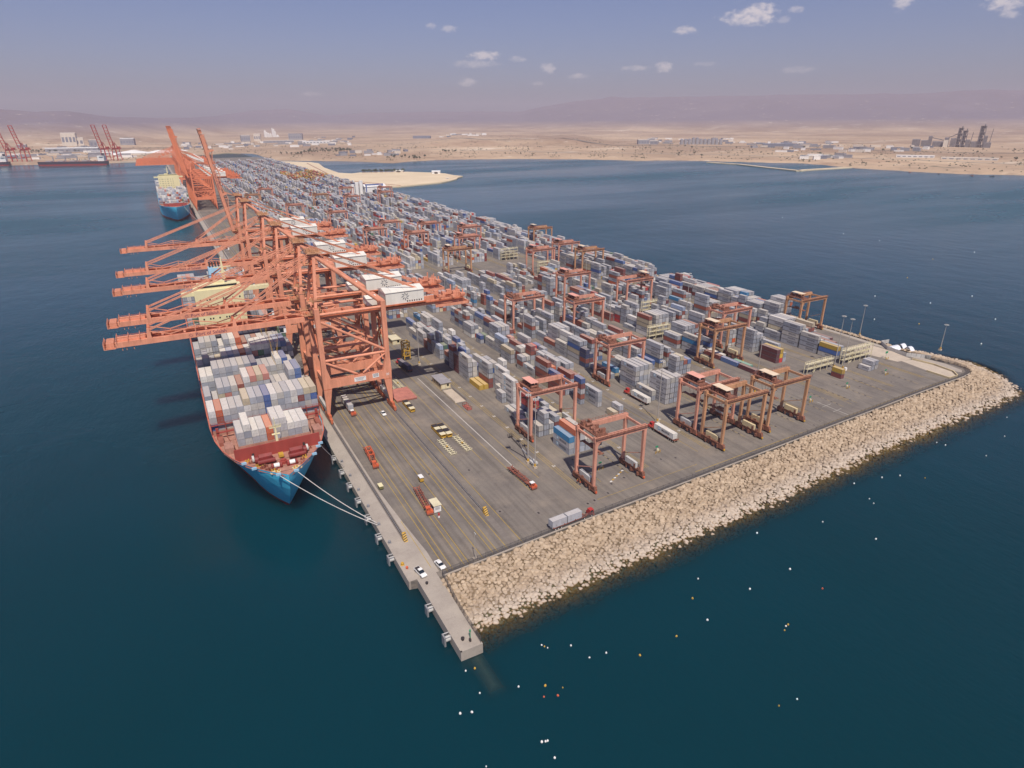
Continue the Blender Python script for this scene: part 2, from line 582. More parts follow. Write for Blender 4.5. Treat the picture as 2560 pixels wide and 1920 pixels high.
def mat_land():
    m, n, l, b = newmat('desert_ground')
    p = posvec(n, l)
    c1 = mixc(n, l, ramp(n, l, noise(n, l, .0011, 6, .6, p), .38, .62), lin(156, 130, 106), lin(198, 172, 142))
    c1 = mixc(n, l, ramp(n, l, noise(n, l, .0035, 6, .65, posvec(n, l, 1, .5, 1)), .5, .72, 0, .75), c1, lin(150, 118, 94))
    c1 = mixc(n, l, ramp(n, l, noise(n, l, .0052, 6, .6, posvec(n, l, .35, 1, 1)), .60, .70, 0, .8), c1, lin(226, 212, 190))
    g = n.new('ShaderNodeNewGeometry')
    s = n.new('ShaderNodeSeparateXYZ'); l.new(g.outputs['Position'], s.inputs[0])
    f = ramp(n, l, noise(n, l, .006, 6, .75, p), .60, .70, 0, .75)
    f = wmath('MULTIPLY', f, ramp(n, l, s.outputs[2], 40, 70, 1, 0), nodes=n, links=l)
    c1 = mixc(n, l, f, c1, lin(84, 84, 66))
    c1 = mixc(n, l, ramp(n, l, s.outputs[2], 28, 140, 0, .92), c1, lin(112, 104, 120))  # distant haze painted into the colour: high ground tinted mauve towards the sky
    c1 = mixc(n, l, ramp(n, l, noise(n, l, .02, 5, .7, posvec(n, l, .6, 1, 1)), .5, .72, 0, .6), c1, lin(120, 100, 84))
    c1 = mixc(n, l, ramp(n, l, noise(n, l, .012, 5, .7, posvec(n, l, 1, .7, 1)), .62, .7, 0, .7), c1, lin(226, 214, 194))
    l.new(c1, b.inputs['Base Color'])
    bp = n.new('ShaderNodeBump'); bp.inputs['Strength'].default_value = .8; bp.inputs['Distance'].default_value = 14
    l.new(noise(n, l, .006, 7, .7, p), bp.inputs['Height']); l.new(bp.outputs[0], b.inputs['Normal'])
    b.inputs['Roughness'].default_value = .95
    return m


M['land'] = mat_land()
M['foliage'] = paint('dark_foliage', lin(62, 78, 52), .8, .3)
M['bldg'] = paint('pale_plaster', lin(214, 204, 190), .8, .1)
M['bldg2'] = paint('grey_cladding', lin(150, 150, 156), .7, .12)
M['bldg3'] = paint('blue_grey_roof', lin(122, 126, 140), .7, .12)
M['plant'] = paint('grey_plant_steel', lin(122, 116, 118), .7, .2)

# ================================================================== SETTING
WZ = -3.0          # sea level; the terminal deck is z = 0
me = MB()
me.sheet(-26000, 26000, -6000, 26000, WZ)
water = struct(me.build('water', M['water']))
struct(MB().sheet(-300, 900, -200, 700, -13).build('seabed', paint('seabed_silt', lin(26, 52, 56), .9, .1)))

# ---- far land: polar sheet that starts at the shoreline and climbs to the ridges
SHORE = [(-60, 3200), (-30, 3000), (-10.5, 2890), (-7, 2850), (-2.7, 2800), (0.5, 2790), (3.4, 3300), (5.5, 3460), (7.4, 3300), (8.6, 2690), (11.5, 2580), (15.5, 2490), (18.2, 2344),
         (20.3, 2466), (23.3, 2518), (28.5, 2542), (33.7, 2509), (38.9, 2407), (41.4, 2464), (44.6, 2430), (47.8, 2391), (51.5, 2380), (53.5, 2300), (55.2, 2190),
         (58.6, 2111), (62.4, 2061), (65.9, 2092), (75, 2200), (100, 2600), (125, 3200)]
RIDGE = [(-60, 1.0, 7000), (-8.2, 1.04, 7000), (-6.3, .84, 7000), (-4.5, .96, 7200), (-1.9, .55, 7600), (2.9, .42, 9500), (5.4, .62, 13000), (7.5, .9, 14500), (10.5, 1.07, 15000), (13.1, .61, 15500),
         (16.7, .77, 15500), (22.4, .84, 15000), (29.1, .79, 14500), (30.8, 1.14, 14000), (33.5, 1.55, 13500), (36.5, 1.8, 13200), (42, 1.8, 13000), (47.5, 1.8, 13000), (52.4, 1.83, 12800),
         (58, 1.71, 12500), (61.3, 1.88, 12500), (64.6, 1.79, 12500), (90, 1.7, 12500), (125, 1.4, 12500)]


def lut(tab, a, k=1):
    for i in range(len(tab)-1):
        if a <= tab[i+1][0]:
            t = (a-tab[i][0])/(tab[i+1][0]-tab[i][0])
            return tab[i][k]*(1-t)+tab[i+1][k]*t
    return tab[-1][k]


def land_z(x, y):
    r = math.hypot(x, y)
    a = math.degrees(math.atan2(x, y))
    rs = lut(SHORE, a)
    q = r-rs
    if q <= 0:
        return WZ-2+.02*max(q, -100)
    z = -1.0+min(q, 60)*.05 + 5.0*min(1, q/700)
    n1 = mnoise.noise(Vector((x*.0011, y*.0011, 3.1)))
    n2 = mnoise.noise(Vector((x*.004, y*.004, 7.7)))
    z += max(0, min(1, (q-150)/600))*(9*n1+3.0*n2+6)
    if 20 < a < 37:            # low brown plateau behind the beach
        k = max(0, 1-abs(a-28.5)/8.5)
        e = max(0, min(1, (q-900)/180))*max(0, min(1, (2600-q)/600))
        z += 34*min(1, k*2.5)*e*(.8+.4*n2)
    rr = lut(RIDGE, a, 2)
    top = math.tan(math.radians(lut(RIDGE, a)))*rr+CAMH
    t = max(0, min(1, (r-rr*.55)/(rr*.45)))
    s = t*t*(3-2*t)
    gully = mnoise.noise(Vector((x*.0013, y*.0013, 0)))*.5+mnoise.noise(Vector((x*.004, y*.004, 5)))*.22
    z += s*(top-25)*(1+gully*.42*(1-t**3))
    return z


AZ0, AZ1, NA, NR = -60.0, 125.0, 520, 110
vs, fs = [], []
for i in range(NA+1):
    a = AZ0+(AZ1-AZ0)*i/NA
    ra = math.radians(a)
    rs = lut(SHORE, a)+26*mnoise.noise(Vector((a*.9, 2.2, 0)))+12*mnoise.noise(Vector((a*3.1, 5, 0)))-18
    for j in range(NR+1):
        t = j/NR
        r = rs*((17500/rs)**t)
        x, y = math.sin(ra)*r, math.cos(ra)*r
        vs.append((x, y, land_z(x, y) if j else WZ-2.5))
for i in range(NA):
    for j in range(NR):
        o = i*(NR+1)+j
        fs.append((o, o+1, o+NR+2, o+NR+1))
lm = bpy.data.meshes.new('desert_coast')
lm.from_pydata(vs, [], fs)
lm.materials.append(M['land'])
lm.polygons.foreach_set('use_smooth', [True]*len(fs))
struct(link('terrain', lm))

# ---- sand spit beside the terminal, jetty of the far fishing harbour
spit = [(385, 1400), (466, 1374), (520, 1395), (580, 1419), (615, 1450), (647, 1485), (672, 1530), (699, 1561), (690, 1600), (694, 1669), (668, 1730), (627, 1787), (570, 1812), (509, 1826), (477, 1803),
        (452, 1850), (470, 2100), (505, 2330), (497, 2416), (450, 2500), (400, 2560), (385, 2560)]
b_ = MB().poly(spit, -5, -.9)
b_.poly([(x+(430-x)*.05, y+(1600-y)*.02) for x, y in spit], -1.2, -.35)
struct(b_.build('sand_spit', M['sand']))
jet = MB()
jp = [(1640, 1660), (1642, 1530), (1600, 1390), (1563, 1238), (1603, 1250), (1800, 1252)]
for p, q in zip(jp, jp[1:]):
    jet.beam((p[0], p[1], -2.6), (q[0], q[1], -2.6), 16, 4.4)
tag(jet.build('rubble_jetty', M['sand']), 'low pale rubble jetty of the small harbour on the far shore', 'jetty')

# ---- the terminal: asphalt deck, concrete apron, quay wall
QX = 44.6
DECK_OUT = [(QX+.6, 149), (54.9, 146.4), (105.9, 149.8), (160, 152.2), (248, 157.0), (318, 160.3), (362, 161.9), (369, 162.8), (374, 167.5), (375.5, 174), (373, 184), (371, 205), (372, 240), (373, 290), (376, 500),
            (386, 900), (398, 1400), (402, 2560), (380, 2900), (QX+.6, 2900)]
deck = struct(MB().poly(DECK_OUT, -5, 0).build('terminal_deck', M['asphalt']))
quay = struct(MB().box(QX, QX+.62, 149, 2900, -9, .012).build('quay_wall', M['concrete']))
ap = MB()
ap.poly([(QX+.1, 149), (54.4, 149.2), (54.6, 160), (53.2, 180), (52.0, 205), (52.0, 2900), (QX+.1, 2900)], -.02, .02)
apron = struct(ap.build('quay_apron', M['concrete']))
fin = MB().box(47.1, 53.4, 116.5, 149.3, -9, .03)
fin.box(47.1, 47.5, 116.5, 149.0, .03, .2).box(47.1, 53.4, 116.5, 116.9, .03, .2)
finger = struct(fin.build('quay_finger', M['concrete']))
struct(MB().add([(48, 117, -3.6), (53.5, 117, -3.6), (54.5, 104, -5.2), (50, 102, -5.4), (48, 117, -9), (53.5, 117, -9), (54.5, 104, -9), (50, 102, -9)],
                [(0, 1, 2, 3), (0, 3, 7, 4), (1, 2, 6, 5), (3, 2, 6, 7), (0, 1, 5, 4), (4, 5, 6, 7)]).build('sunken_footing', M['concrete']))

# crane rails set in concrete strips
for rx, y0 in ((50.55, 170.5), (80.45, 171.0)):
    strip = MB().sheet(rx-.75, rx+.75, y0-2, 2600, .034)
    o = struct(strip.build('rail_strip', M['patch']))
    MB().box(rx-.32, rx-.12, y0, 2600, .03, .09).box(rx+.12, rx+.32, y0, 2600, .03, .09).build('rail_groove', M['dark'], o)
    MB().box(rx-.08, rx+.08, y0, 2600, .03, .16).build('crane_rail', M['grey'], o)
MB().sheet(79.3, 81.6, 149.6, 168.4, .03).build('concrete_strip', M['patch'], deck)

# painted lines lie on the deck
def yline(x0, x1, y0, y1, w=.16, mat='yline', name='lane_line', z=.03):
    dx, dy = x1-x0, y1-y0
    L = math.hypot(dx, dy)
    nx, ny = -dy/L*w/2, dx/L*w/2
    return MB().add([(x0-nx, y0-ny, z), (x1-nx, y1-ny, z), (x1+nx, y1+ny, z), (x0+nx, y0+ny, z)], [(0, 1, 2, 3)]).build(name, M[mat], deck)


for x in (56.7, 58.5, 62.5, 64.1, 69.0, 73.0, 74.6, 78.1, 83.9):
    yline(x, x, 147.6+.05*(x-54), 980, .2)
yline(52.9, 52.9, 152, 180, .18)
for x, y0, y1 in ((101.7, 176, 420), (109.1, 182, 420), (96.0, 205, 420)):
    yline(x, x, y0, y1, .18)
yline(104.6, 104.6, 193.5, 302, .42, 'wline')
for bx in (121.6, 154, 187, 217, 253, 282, 318.5, 344):
    for k in (-4.2, -3.2, -2.3):
        yline(bx+k, bx+k, 168 if bx < 200 else 172, 1100, .17)
    yline(bx+23.6, bx+23.6, 168, 1100, .15)
yline(165, 345.9, 156.2, 163.8, .2)
yline(120, 170, 158.5, 160.4, .14)
for bx in (128.5, 141.5, 193.5, 205, 224, 236, 258, 270.7, 280.5, 292, 306, 330):
    yline(bx, bx, 168, 189, .14)
    for k in range(6):
        MB().sheet(bx-.3, bx+.3, 171+k*3.2, 172.2+k*3.2, .034).build('drain_patch', M['dark'], deck)
yline(264.2, 264.2, 161, 178, .3, 'wline')
yline(261, 268, 166.5, 167.2, .2, 'wline'); yline(261, 268, 172.5, 173, .2, 'wline')
for bx in (118.4, 150.6, 183.6, 249.6):      # bay numbers painted in white beside the lanes
    for k in range(26):
        y = 186+k*13.2
        MB().sheet(bx+.0, bx+.5, y, y+1.6, .034).sheet(bx+.8, bx+1.3, y+.2, y+1.4, .034).sheet(bx+.5, bx+.8, y+.3, y+.6, .034).build('bay_mark', M['wline'], deck)
# patched concrete manholes
for x, y in ((115.5, 158), (118.8, 158.6), (126, 160.2), (131, 164.8), (138, 166.2), (85.5, 168.8), (97, 161.5), (213, 160.5), (228, 176), (225, 169), (241, 161.5), (247, 163), (120, 213), (300, 180), (307, 184), (320, 176),
             (88, 200.2), (73, 205), (112, 150.8), (160, 170.5), (166, 168.5)):
    o = MB().sheet(x-1.1, x+1.1, y-1.2, y+1.2, .028).build('concrete_patch', M['patch'], deck)
    MB().sheet(x-.35, x+.35, y-.5, y+.5, .04).build('manhole', M['dark'], o)
# concrete ramp and turning road at the far corner
rampm = MB().poly([(355, 193), (352.5, 176), (351.4, 165), (358.0, 164.4), (362.5, 169), (364, 180), (362, 190.5)], .0, .10)
struct(rampm.build('concrete_ramp', M['paleconc']))
struct(MB().poly([(346, 222), (352.0, 193), (363, 191.5), (366, 205), (366, 222)], .0, .07).build('concrete_pad', M['paleconc']))
kb = MB()
arc = [(351.2, 176), (351.0, 164.3), (358.4, 163.9), (362.9, 168.6), (364.6, 180), (362.6, 191)]
for p, q in zip(arc, arc[1:]):
    kb.beam((p[0], p[1], .45), (q[0], q[1], .45), .45, .9)
tag(kb.build('barrier_kerb', M['hutwall']), 'low beige concrete kerb round the pale ramp at the terminal corner', 'kerb')
struct(MB().poly([(366, 176), (366.5, 196), (368, 240), (369.5, 400), (372.5, 400), (371.6, 240), (370, 196), (372, 178), (370, 168), (366.5, 166), (365, 168)], .0, .05).build('perimeter_road', M['concrete']))

# ---- breakwater of quarried stones
stone_meshes = []
for k in range(8):
    rr = random.Random(100+k)
    bm = bmesh.new()
    for i in range(22):
        v = Vector((rr.gauss(0, 1), rr.gauss(0, 1), rr.gauss(0, 1))).normalized()
        s = rr.uniform(.92, 1.05)
        # squarish: push towards a rounded block
        m_ = max(abs(v.x), abs(v.y), abs(v.z))
        v = v*(.62+.38/m_*.8)*s
        bm.verts.new((v.x*rr.uniform(.9, 1.1), v.y*.92, v.z*.78))
    res = bmesh.ops.convex_hull(bm, input=list(bm.verts))
    bmesh.ops.delete(bm, geom=[v for v in bm.verts if not v.link_faces], context='VERTS')
    sm = bpy.data.meshes.new('stone')
    bm.to_mesh(sm); bm.free()
    sm.materials.append(M['stone'])
    stone_meshes.append(sm)

TOPL = [(53.9, 146.0), (105.9, 148.9), (160, 151.2), (248, 156.0), (318, 159.3), (362, 160.9), (370, 161.8), (375, 166.4), (377, 174), (375.5, 184), (373.6, 205), (374.4, 240), (375.4, 290), (378.5, 500)]
TOEL = [(53.9, 116.0), (106, 118.0), (160, 119.5), (248, 126.5), (318, 129), (364, 129.5), (380, 136.5), (393, 154), (402.5, 178), (397, 203), (389, 212), (389, 250), (388, 290), (388, 500)]


def along(tab, u):
    ls = [math.dist(a, b) for a, b in zip(TOPL, TOPL[1:])]
    tot = sum(ls)
    d = u*tot
    for i, L in enumerate(ls):
        if d <= L or i == len(ls)-1:
            t = min(1, d/L)
            a, b = tab[i], tab[i+1]
            return (a[0]*(1-t)+b[0]*t, a[1]*(1-t)+b[1]*t)
        d -= L


stones = []
NU = 1500
srnd = random.Random(11)
u_len = sum(math.dist(a, b) for a, b in zip(TOPL, TOPL[1:]))
u = 0.0
row = 0
while u < 1.0:
    a, b = along(TOPL, u), along(TOEL, u)
    L = math.dist(a, b)
    top_z, toe_z = .15, -4.7
    sp = 1.36 if a[0] < 300 else 1.6
    n = int(L/sp)
    for k in range(n+1):
        t = (k+(.5 if row % 2 else 0)+srnd.uniform(-.14, .14))/n
        if t > 1 or t < 0:
            continue
        # convex profile: gentle shoulder, then the slope
        z = top_z+(toe_z-top_z)*(t**1.08)
        x = a[0]+(b[0]-a[0])*t+srnd.uniform(-.28, .28)
        y = a[1]+(b[1]-a[1])*t+srnd.uniform(-.28, .28)
        sc = sp*.68*srnd.choice((.66, .85, .95, 1.05, 1.15, 1.35))*srnd.uniform(.92, 1.1)
        stones.append((x, y, z+srnd.uniform(-.16, .14)-.25, sc, srnd.uniform(0, 6.28), srnd.uniform(-.35, .35), srnd.uniform(-.35, .35), srnd.randrange(8)))
    step_len = 1.26 if a[0] < 300 else 1.5
    outer = math.dist(along(TOEL, u), along(TOEL, min(1, u+.004)))/max(.01, math.dist(along(TOPL, u), along(TOPL, min(1, u+.004))))
    u += step_len/u_len/max(1, min(3.2, (1+outer)/2))
    row += 1
core = MB()
N_ = 60
prev = None
for i in range(N_+1):
    u = i/N_
    a, b = along(TOPL, u), along(TOEL, u)
    cur = [(a[0], a[1], -.25), ((a[0]+b[0])/2, (a[1]+b[1])/2, -2.6), (b[0], b[1], -5.4), (b[0]+(b[0]-a[0])*.7, b[1]+(b[1]-a[1])*.7, -12.5)]
    if prev:
        for p, q, r2, s2 in zip(prev, prev[1:], cur[1:], cur):
            core.quad(p, q, r2, s2)
    prev = cur
bw = struct(core.build('breakwater', paint('dark_rubble_core', lin(128, 110, 88), .95, .2)))


def cam_size(x, y, z, r):
    v = Vector((x, y, z-CAMH))
    return r/max(1, v.length)


vis = [s for s in stones if s[2] > -3.6]
vis.sort(key=lambda s: -cam_size(*s[:4]))
single, rest = vis[:300], vis[300:]+[s for s in stones if s[2] <= -3.6]
for s in single:
    o = link('stone', stone_meshes[s[7]], bw, s[:3])
    o.rotation_euler = (s[5], s[6], s[4])
    o.scale = (s[3],)*3
sv = [np.array([v.co[:] for v in m.vertices]) for m in stone_meshes]
sf = [[tuple(p.vertices) for p in m.polygons] for m in stone_meshes]
from mathutils import Euler
V_, F_ = [], []
off = 0
for s in rest:
    Rm = np.array(Euler((s[5], s[6], s[4])).to_matrix())
    pts = (sv[s[7]]*s[3])@Rm.T+np.array(s[:3])
    V_.append(pts)
    F_ += [tuple(i+off for i in f) for f in sf[s[7]]]
    off += len(pts)
rm = bpy.data.meshes.new('rubble')
rm.from_pydata(np.concatenate(V_).tolist(), [], F_)
rm.materials.append(M['stone'])
tag(link('rubble', rm, bw), kind='stuff')
print('stones', len(stones))

# ================================================================== CONTAINERS
CL40, CL20, CW, CH = 12.19, 6.06, 2.44, 2.59
PAL = {'grey': [lin(174, 177, 185), lin(164, 169, 179), lin(184, 184, 187), lin(150, 157, 170), lin(190, 187, 182)],
       'white': [lin(226, 224, 218), lin(216, 214, 212)], 'beige': [lin(200, 188, 160), lin(190, 176, 150)],
       'rust': [lin(142, 66, 56), lin(150, 74, 60), lin(128, 58, 56), lin(158, 84, 66)], 'red': [lin(196, 52, 56), lin(180, 44, 50)],
       'blue': [lin(56, 92, 156), lin(64, 104, 168), lin(84, 116, 170)], 'navy': [lin(44, 56, 98), lin(50, 66, 110)],
       'sky blue': [lin(40, 134, 186)], 'yellow': [lin(206, 168, 62), lin(190, 156, 56)], 'green': [lin(62, 108, 86), lin(70, 120, 92)],
       'orange': [lin(206, 104, 62), lin(196, 92, 54)], 'teal': [lin(58, 158, 138)], 'pink': [lin(198, 128, 116)], 'pale blue': [lin(160, 178, 206)], 'maroon': [lin(104, 48, 58)]}
CODE = {'G': 'grey', 'W': 'white', 'C': 'beige', 'R': 'rust', 'D': 'red', 'B': 'blue', 'N': 'navy', 'S': 'sky blue', 'Y': 'yellow', 'E': 'green', 'O': 'orange', 'T': 'teal', 'P': 'pink', 'L': 'pale blue', 'M': 'maroon'}
WEI = [('G', 76), ('W', 4), ('C', 3.5), ('R', 9), ('B', 3.0), ('N', 1.0), ('D', 1.0), ('Y', .8), ('E', .4), ('O', .8), ('M', 1.2), ('L', 1.6), ('S', .4), ('P', .6)]
crnd = random.Random(23)


def pick(w=WEI):
    t = crnd.uniform(0, sum(k for _, k in w))
    for c, k in w:
        t -= k
        if t <= 0:
            return c
    return 'G'


LEG = [121.6, 154.0, 187.0, 217.0, 253.0, 282.0, 318.5, 344.0]
BLK = ['first', 'second', 'third', 'fourth', 'fifth', 'sixth', 'seventh', 'eighth']
ROWP, BAYP = 2.73, 6.6
Y0 = 191.3
# stacks read off the photograph: (block, row, half-bay, long, tiers from the ground up)
HAND = [
 (0, 1, 0, 1, 'GGS'), (0, 2, 0, 1, 'GGGO'), (0, 3, 0, 1, 'GGGG'), (0, 4, 0, 1, 'GG'),
 (0, 0, 3, 0, 'GG'), (0, 1, 3, 0, 'GGGG'), (0, 2, 3, 0, 'WG'), (0, 3, 3, 1, 'GRG'), (0, 4, 3, 1, 'RG'), (0, 1, 4, 0, 'GBN'), (0, 2, 5, 1, 'GNDD'), (0, 5, 4, 1, 'GC'), (0, 4, 5, 1, 'RGG'),
 (0, 0, 5, 0, 'G'), (0, 0, 6, 1, 'G'), (0, 1, 6, 1, 'G'), (0, 2, 8, 1, 'WWWWW'), (0, 3, 8, 1, 'WWWW'), (0, 3, 10, 1, 'WWWWW'), (0, 1, 9, 0, 'GG'), (0, 2, 10, 0, 'GG'), (0, 4, 8, 1, 'GGB'), (0, 5, 8, 1, 'GN'),
 (0, 0, 12, 1, 'Y'), (0, 1, 12, 1, 'Y'), (0, 2, 12, 1, 'RRGGG'), (0, 3, 12, 0, 'GGGBG'), (0, 4, 11, 0, 'BGR'), (0, 5, 11, 0, 'GG'), (0, 4, 12, 1, 'GGGG'), (0, 5, 14, 1, 'GCG'),
 (0, 3, 16, 1, 'GC'), (0, 4, 16, 1, 'GB'), (0, 5, 16, 1, 'GW'), (0, 0, 18, 0, 'NGR'), (0, 1, 18, 0, 'GG'), (0, 2, 18, 0, 'G'), (0, 3, 18, 0, 'GG'), (0, 4, 18, 0, 'GGG'),
 (0, 0, 20, 0, 'GGL'), (0, 1, 20, 0, 'GGE'), (0, 2, 20, 0, 'GGBG'), (0, 3, 20, 0, 'GGR'), (0, 4, 20, 0, 'GGGB'), (0, 5, 20, 0, 'GRG'),
 (0, 2, 22, 0, 'RGG'), (0, 3, 22, 0, 'GRG'), (0, 0, 26, 0, 'BG'), (0, 1, 26, 1, 'BRG'), (0, 2, 26, 1, 'GRG'), (0, 3, 26, 1, 'GRDGG'), (0, 4, 26, 1, 'GBGGG'),
 (1, 4, 3, 0, 'GG'), (1, 3, 3, 0, 'C'), (1, 3, 5, 1, 'GGG'), (1, 1, 6, 0, 'GRGRB'), (1, 0, 8, 1, 'RRRB'), (1, 0, 12, 1, 'GG'), (1, 1, 10, 1, 'GGRO'), (1, 3, 12, 1, 'GGGG'), (1, 4, 12, 1, 'GGGG'), (1, 2, 12, 0, 'GP'),
 (1, 0, 14, 0, 'GRG'), (1, 1, 14, 0, 'GGG'), (1, 2, 14, 0, 'GGGRR'), (1, 3, 14, 0, 'GGGR'), (1, 0, 16, 1, 'GGC'), (1, 1, 18, 1, 'GGGL'), (1, 2, 18, 1, 'GGG'), (1, 5, 18, 0, 'D'), (1, 5, 16, 0, 'SG'),
 (1, 2, 20, 1, 'GGGGG'), (1, 3, 20, 1, 'GGGGG'), (1, 4, 22, 1, 'GRGB'), (1, 0, 22, 0, 'GB'), (1, 1, 22, 0, 'NE'),
 (2, 2, 3, 1, 'GGGGG'), (2, 3, 3, 1, 'GGGGG'), (2, 4, 3, 1, 'GGGGG'), (2, 1, 4, 1, 'GG'), (2, 1, 6, 1, 'GGGGG'), (2, 2, 6, 1, 'GGGGG'), (2, 3, 6, 1, 'GGGGG'), (2, 4, 6, 1, 'GGGGG'), (2, 5, 5, 0, 'YY'), (2, 5, 6, 0, 'YYY'),
 (2, 1, 10, 0, 'G'), (2, 1, 11, 0, 'G'), (2, 0, 12, 0, 'NRNN'), (2, 1, 12, 0, 'GRN'),
 (3, 1, 3, 1, 'GG'), (3, 1, 5, 1, 'G'), (3, 2, 7, 0, 'GGGG'), (3, 3, 7, 0, 'GGGC'), (3, 4, 7, 0, 'GGR'), (3, 5, 7, 0, 'GGB'), (3, 4, 9, 1, 'GGRG'), (3, 5, 9, 1, 'GGG'), (3, 5, 11, 0, 'GGB'), (3, 0, 5, 0, 'M'),
 (4, 0, 9, 1, 'N'), (4, 3, 8, 1, 'R'), (4, 3, 6, 1, 'B'), (4, 3, 4, 1, 'M'), (4, 4, 5, 1, 'T'), (4, 4, 8, 1, 'W'), (4, 0, 12, 1, 'GRG'), (4, 1, 12, 1, 'GRG'), (4, 2, 12, 1, 'GGGGG'), (4, 3, 12, 1, 'GGGGG'), (4, 4, 12, 1, 'GGGGG'), (4, 5, 12, 1, 'GGRGR'),
 (5, 1, 5, 1, 'MMM'), (5, 2, 5, 1, 'DYY'), (5, 3, 5, 1, 'GG'), (5, 4, 6, 1, 'GGG'), (5, 1, 2, 1, 'WWW'), (5, 2, 2, 1, 'WWW'), (5, 3, 2, 1, 'GG'), (5, 5, 0, 0, 'RY'), (5, 2, 8, 1, 'GGGGG'), (5, 3, 8, 1, 'GGGG'), (5, 4, 8, 1, 'GGGG'), (5, 5, 9, 1, 'GGL'),
 (6, 1, 1, 1, 'GGG'), (6, 2, 1, 1, 'GGGG'), (6, 3, 1, 1, 'GGG'), (6, 0, 0, 0, 'G'), (6, 1, 0, 0, 'GG'), (6, 2, 0, 0, 'GG'), (6, 0, 3, 1, 'GBY'), (6, 1, 3, 1, 'GGG'), (6, 2, 4, 1, 'RRR'), (6, 0, 5, 1, 'GGGG'), (6, 0, 7, 1, 'GGGGG'), (6, 1, 7, 1, 'GGGGG'),
 (7, 0, 13, 1, 'GG'), (7, 1, 13, 1, 'GGGGG'), (7, 2, 13, 1, 'GGGGG'), (7, 3, 13, 1, 'GGGGGG'), (7, 4, 13, 1, 'GGGGGG'), (7, 5, 13, 1, 'GGGGOG'),
]
FIRST = [12, 8, 9, 9, 10, 8, 5, 15]        # half-bays from where the yard is filled freely
AISLES = [(398, 410), (505, 560), (760, 776), (1010, 1024), (1180, 1260), (1520, 1534), (1800, 1816), (2100, 2114)]
stacks = []   # dict(block,row,y,len,tiers)
taken = set()
for b, r, k, lg, ts in HAND:
    stacks.append(dict(b=b, r=r, y=Y0+k*BAYP, L=CL40 if lg else CL20, t=list(ts), hand=1))
    for j in range(2 if lg else 1):
        taken.add((b, r, k+j))
for b in range(8):
    k = FIRST[b]
    while Y0+k*BAYP < 2480:
        y = Y0+k*BAYP
        near = max(0.0, min(1.0, (900-y)/600))
        if any(a0-12 < y < a1 for a0, a1 in AISLES if not (a0 in (505,) and b not in (2, 3, 4, 5)) and not (a0 == 1180 and b not in (6, 7))):
            k += 1
            continue
        lg = crnd.random() < (.62 if b < 2 else .8)
        if y > 900: lg = True
        fill = .80-.2*near if b < 7 else .95
        if crnd.random() > .96 and b < 7:
            k += 2
            continue
        base = crnd.uniform(2.3, 5.2) if b < 7 else crnd.uniform(4.2, 5.6)
        if y > 700: base += .8
        handzone = y < 380 and b < 2
        for r in range(6):
            if crnd.random() > (fill+.18 if not handzone else .86):
                continue
            for j in ((0,) if lg else (0, 1)):
                if (b, r, k+j) in taken:
                    continue
                nt = int(max(1, min(6 if b == 7 else 5, base+crnd.gauss(0, 1.2 if b < 7 else .5))))
                base_c = crnd.random() < .5
                c0 = pick()
                ts = [c0 if (base_c and crnd.random() < .5) else pick() for _ in range(nt)]
                if 1560 < y < 1800 and b >= 5: ts = [crnd.choice('YORCY') for _ in ts]
                stacks.append(dict(b=b, r=r, y=y+j*BAYP, L=CL40 if lg else CL20, t=ts, hand=0))
        k += 2
# keep the yard clear of the reefer racks
RACKS = [(290.5, 312.0, 204.5, 2), (320.0, 345.0, 204.5, 3), (253.6, 270, 291.0, 3), (287.5, 304.0, 339.0, 3), (287.8, 303.5, 484.0, 4), (287.7, 306.0, 556.0, 4), (255.0, 272.0, 640.0, 3)]
def hits_rack(x, y, L):
    return any(x+CW > rx0-.5 and x < rx1+.5 and y < ry+2.8 and y+L > ry-.3 for rx0, rx1, ry, _ in RACKS)
boxes = []
height = {}
for s in stacks:
    x = LEG[s['b']]+4.7+s['r']*ROWP
    if hits_rack(x, s['y'], s['L']):
        continue
    for i, c in enumerate(s['t']):
        boxes.append(dict(x=x, y=s['y']+crnd.uniform(-.06, .06), z=.03+i*(CH+.10), L=s['L'], c=c, tier=i, nt=len(s['t']), b=s['b'], r=s['r'], where='yard', hand=s['hand'], Y=s['y']))
    for q in range(0, int(s['L']), 3):
        height[(s['b'], s['r'], int((s['y']+q)//3))] = len(s['t'])


def exposed(q):
    if q['tier'] == q['nt']-1:
        return 2
    side = min(height.get((q['b'], q['r']-1, int((q['Y']+d)//3)), 0) for d in (1, 5))
    end = max(height.get((q['b'], q['r'], int((q['Y']-d)//3)), 0) for d in (1.5, 4))
    return 1 if (side <= q['tier'] or end <= q['tier']) else 0


# ---- container meshes: frame of posts and rails, set-in panels, doors on the near end
def container_mesh(L):
    m = MB()
    m.box(.05, CW-.05, .06, L-.05, .12, CH-.06)
    m.mi = 1
    for x in (0, CW-.16):
        for y in (0, L-.16):
            m.box(x, x+.16, y, y+.16, 0, CH)
        m.box(x+.02, x+.14, .16, L-.16, 0, .16).box(x+.03, x+.13, .16, L-.16, CH-.10, CH-.01)
    for y in (.02, L-.14):
        m.box(.16, CW-.16, y, y+.12, .0, .15).box(.16, CW-.16, y, y+.12, CH-.12, CH-.01)
    return m.mesh('container', [M['cont'], M['cframe']])


CM = {CL40: container_mesh(CL40), CL20: container_mesh(CL20)}
dm = MB()
dm.box(.2, CW/2-.015, .03, .07, .17, CH-.13).box(CW/2+.015, CW-.2, .03, .07, .17, CH-.13)
dm.mi = 1
for x in (.52, .95, CW-.95, CW-.52):
    dm.tube((x, .0, .12), (x, .0, CH-.1), .03, 5)
    dm.box(x-.1, x+.16, -.03, .01, 1.05, 1.12)
DOORM = dm.mesh('doors', [M['cont'], M['grey']])


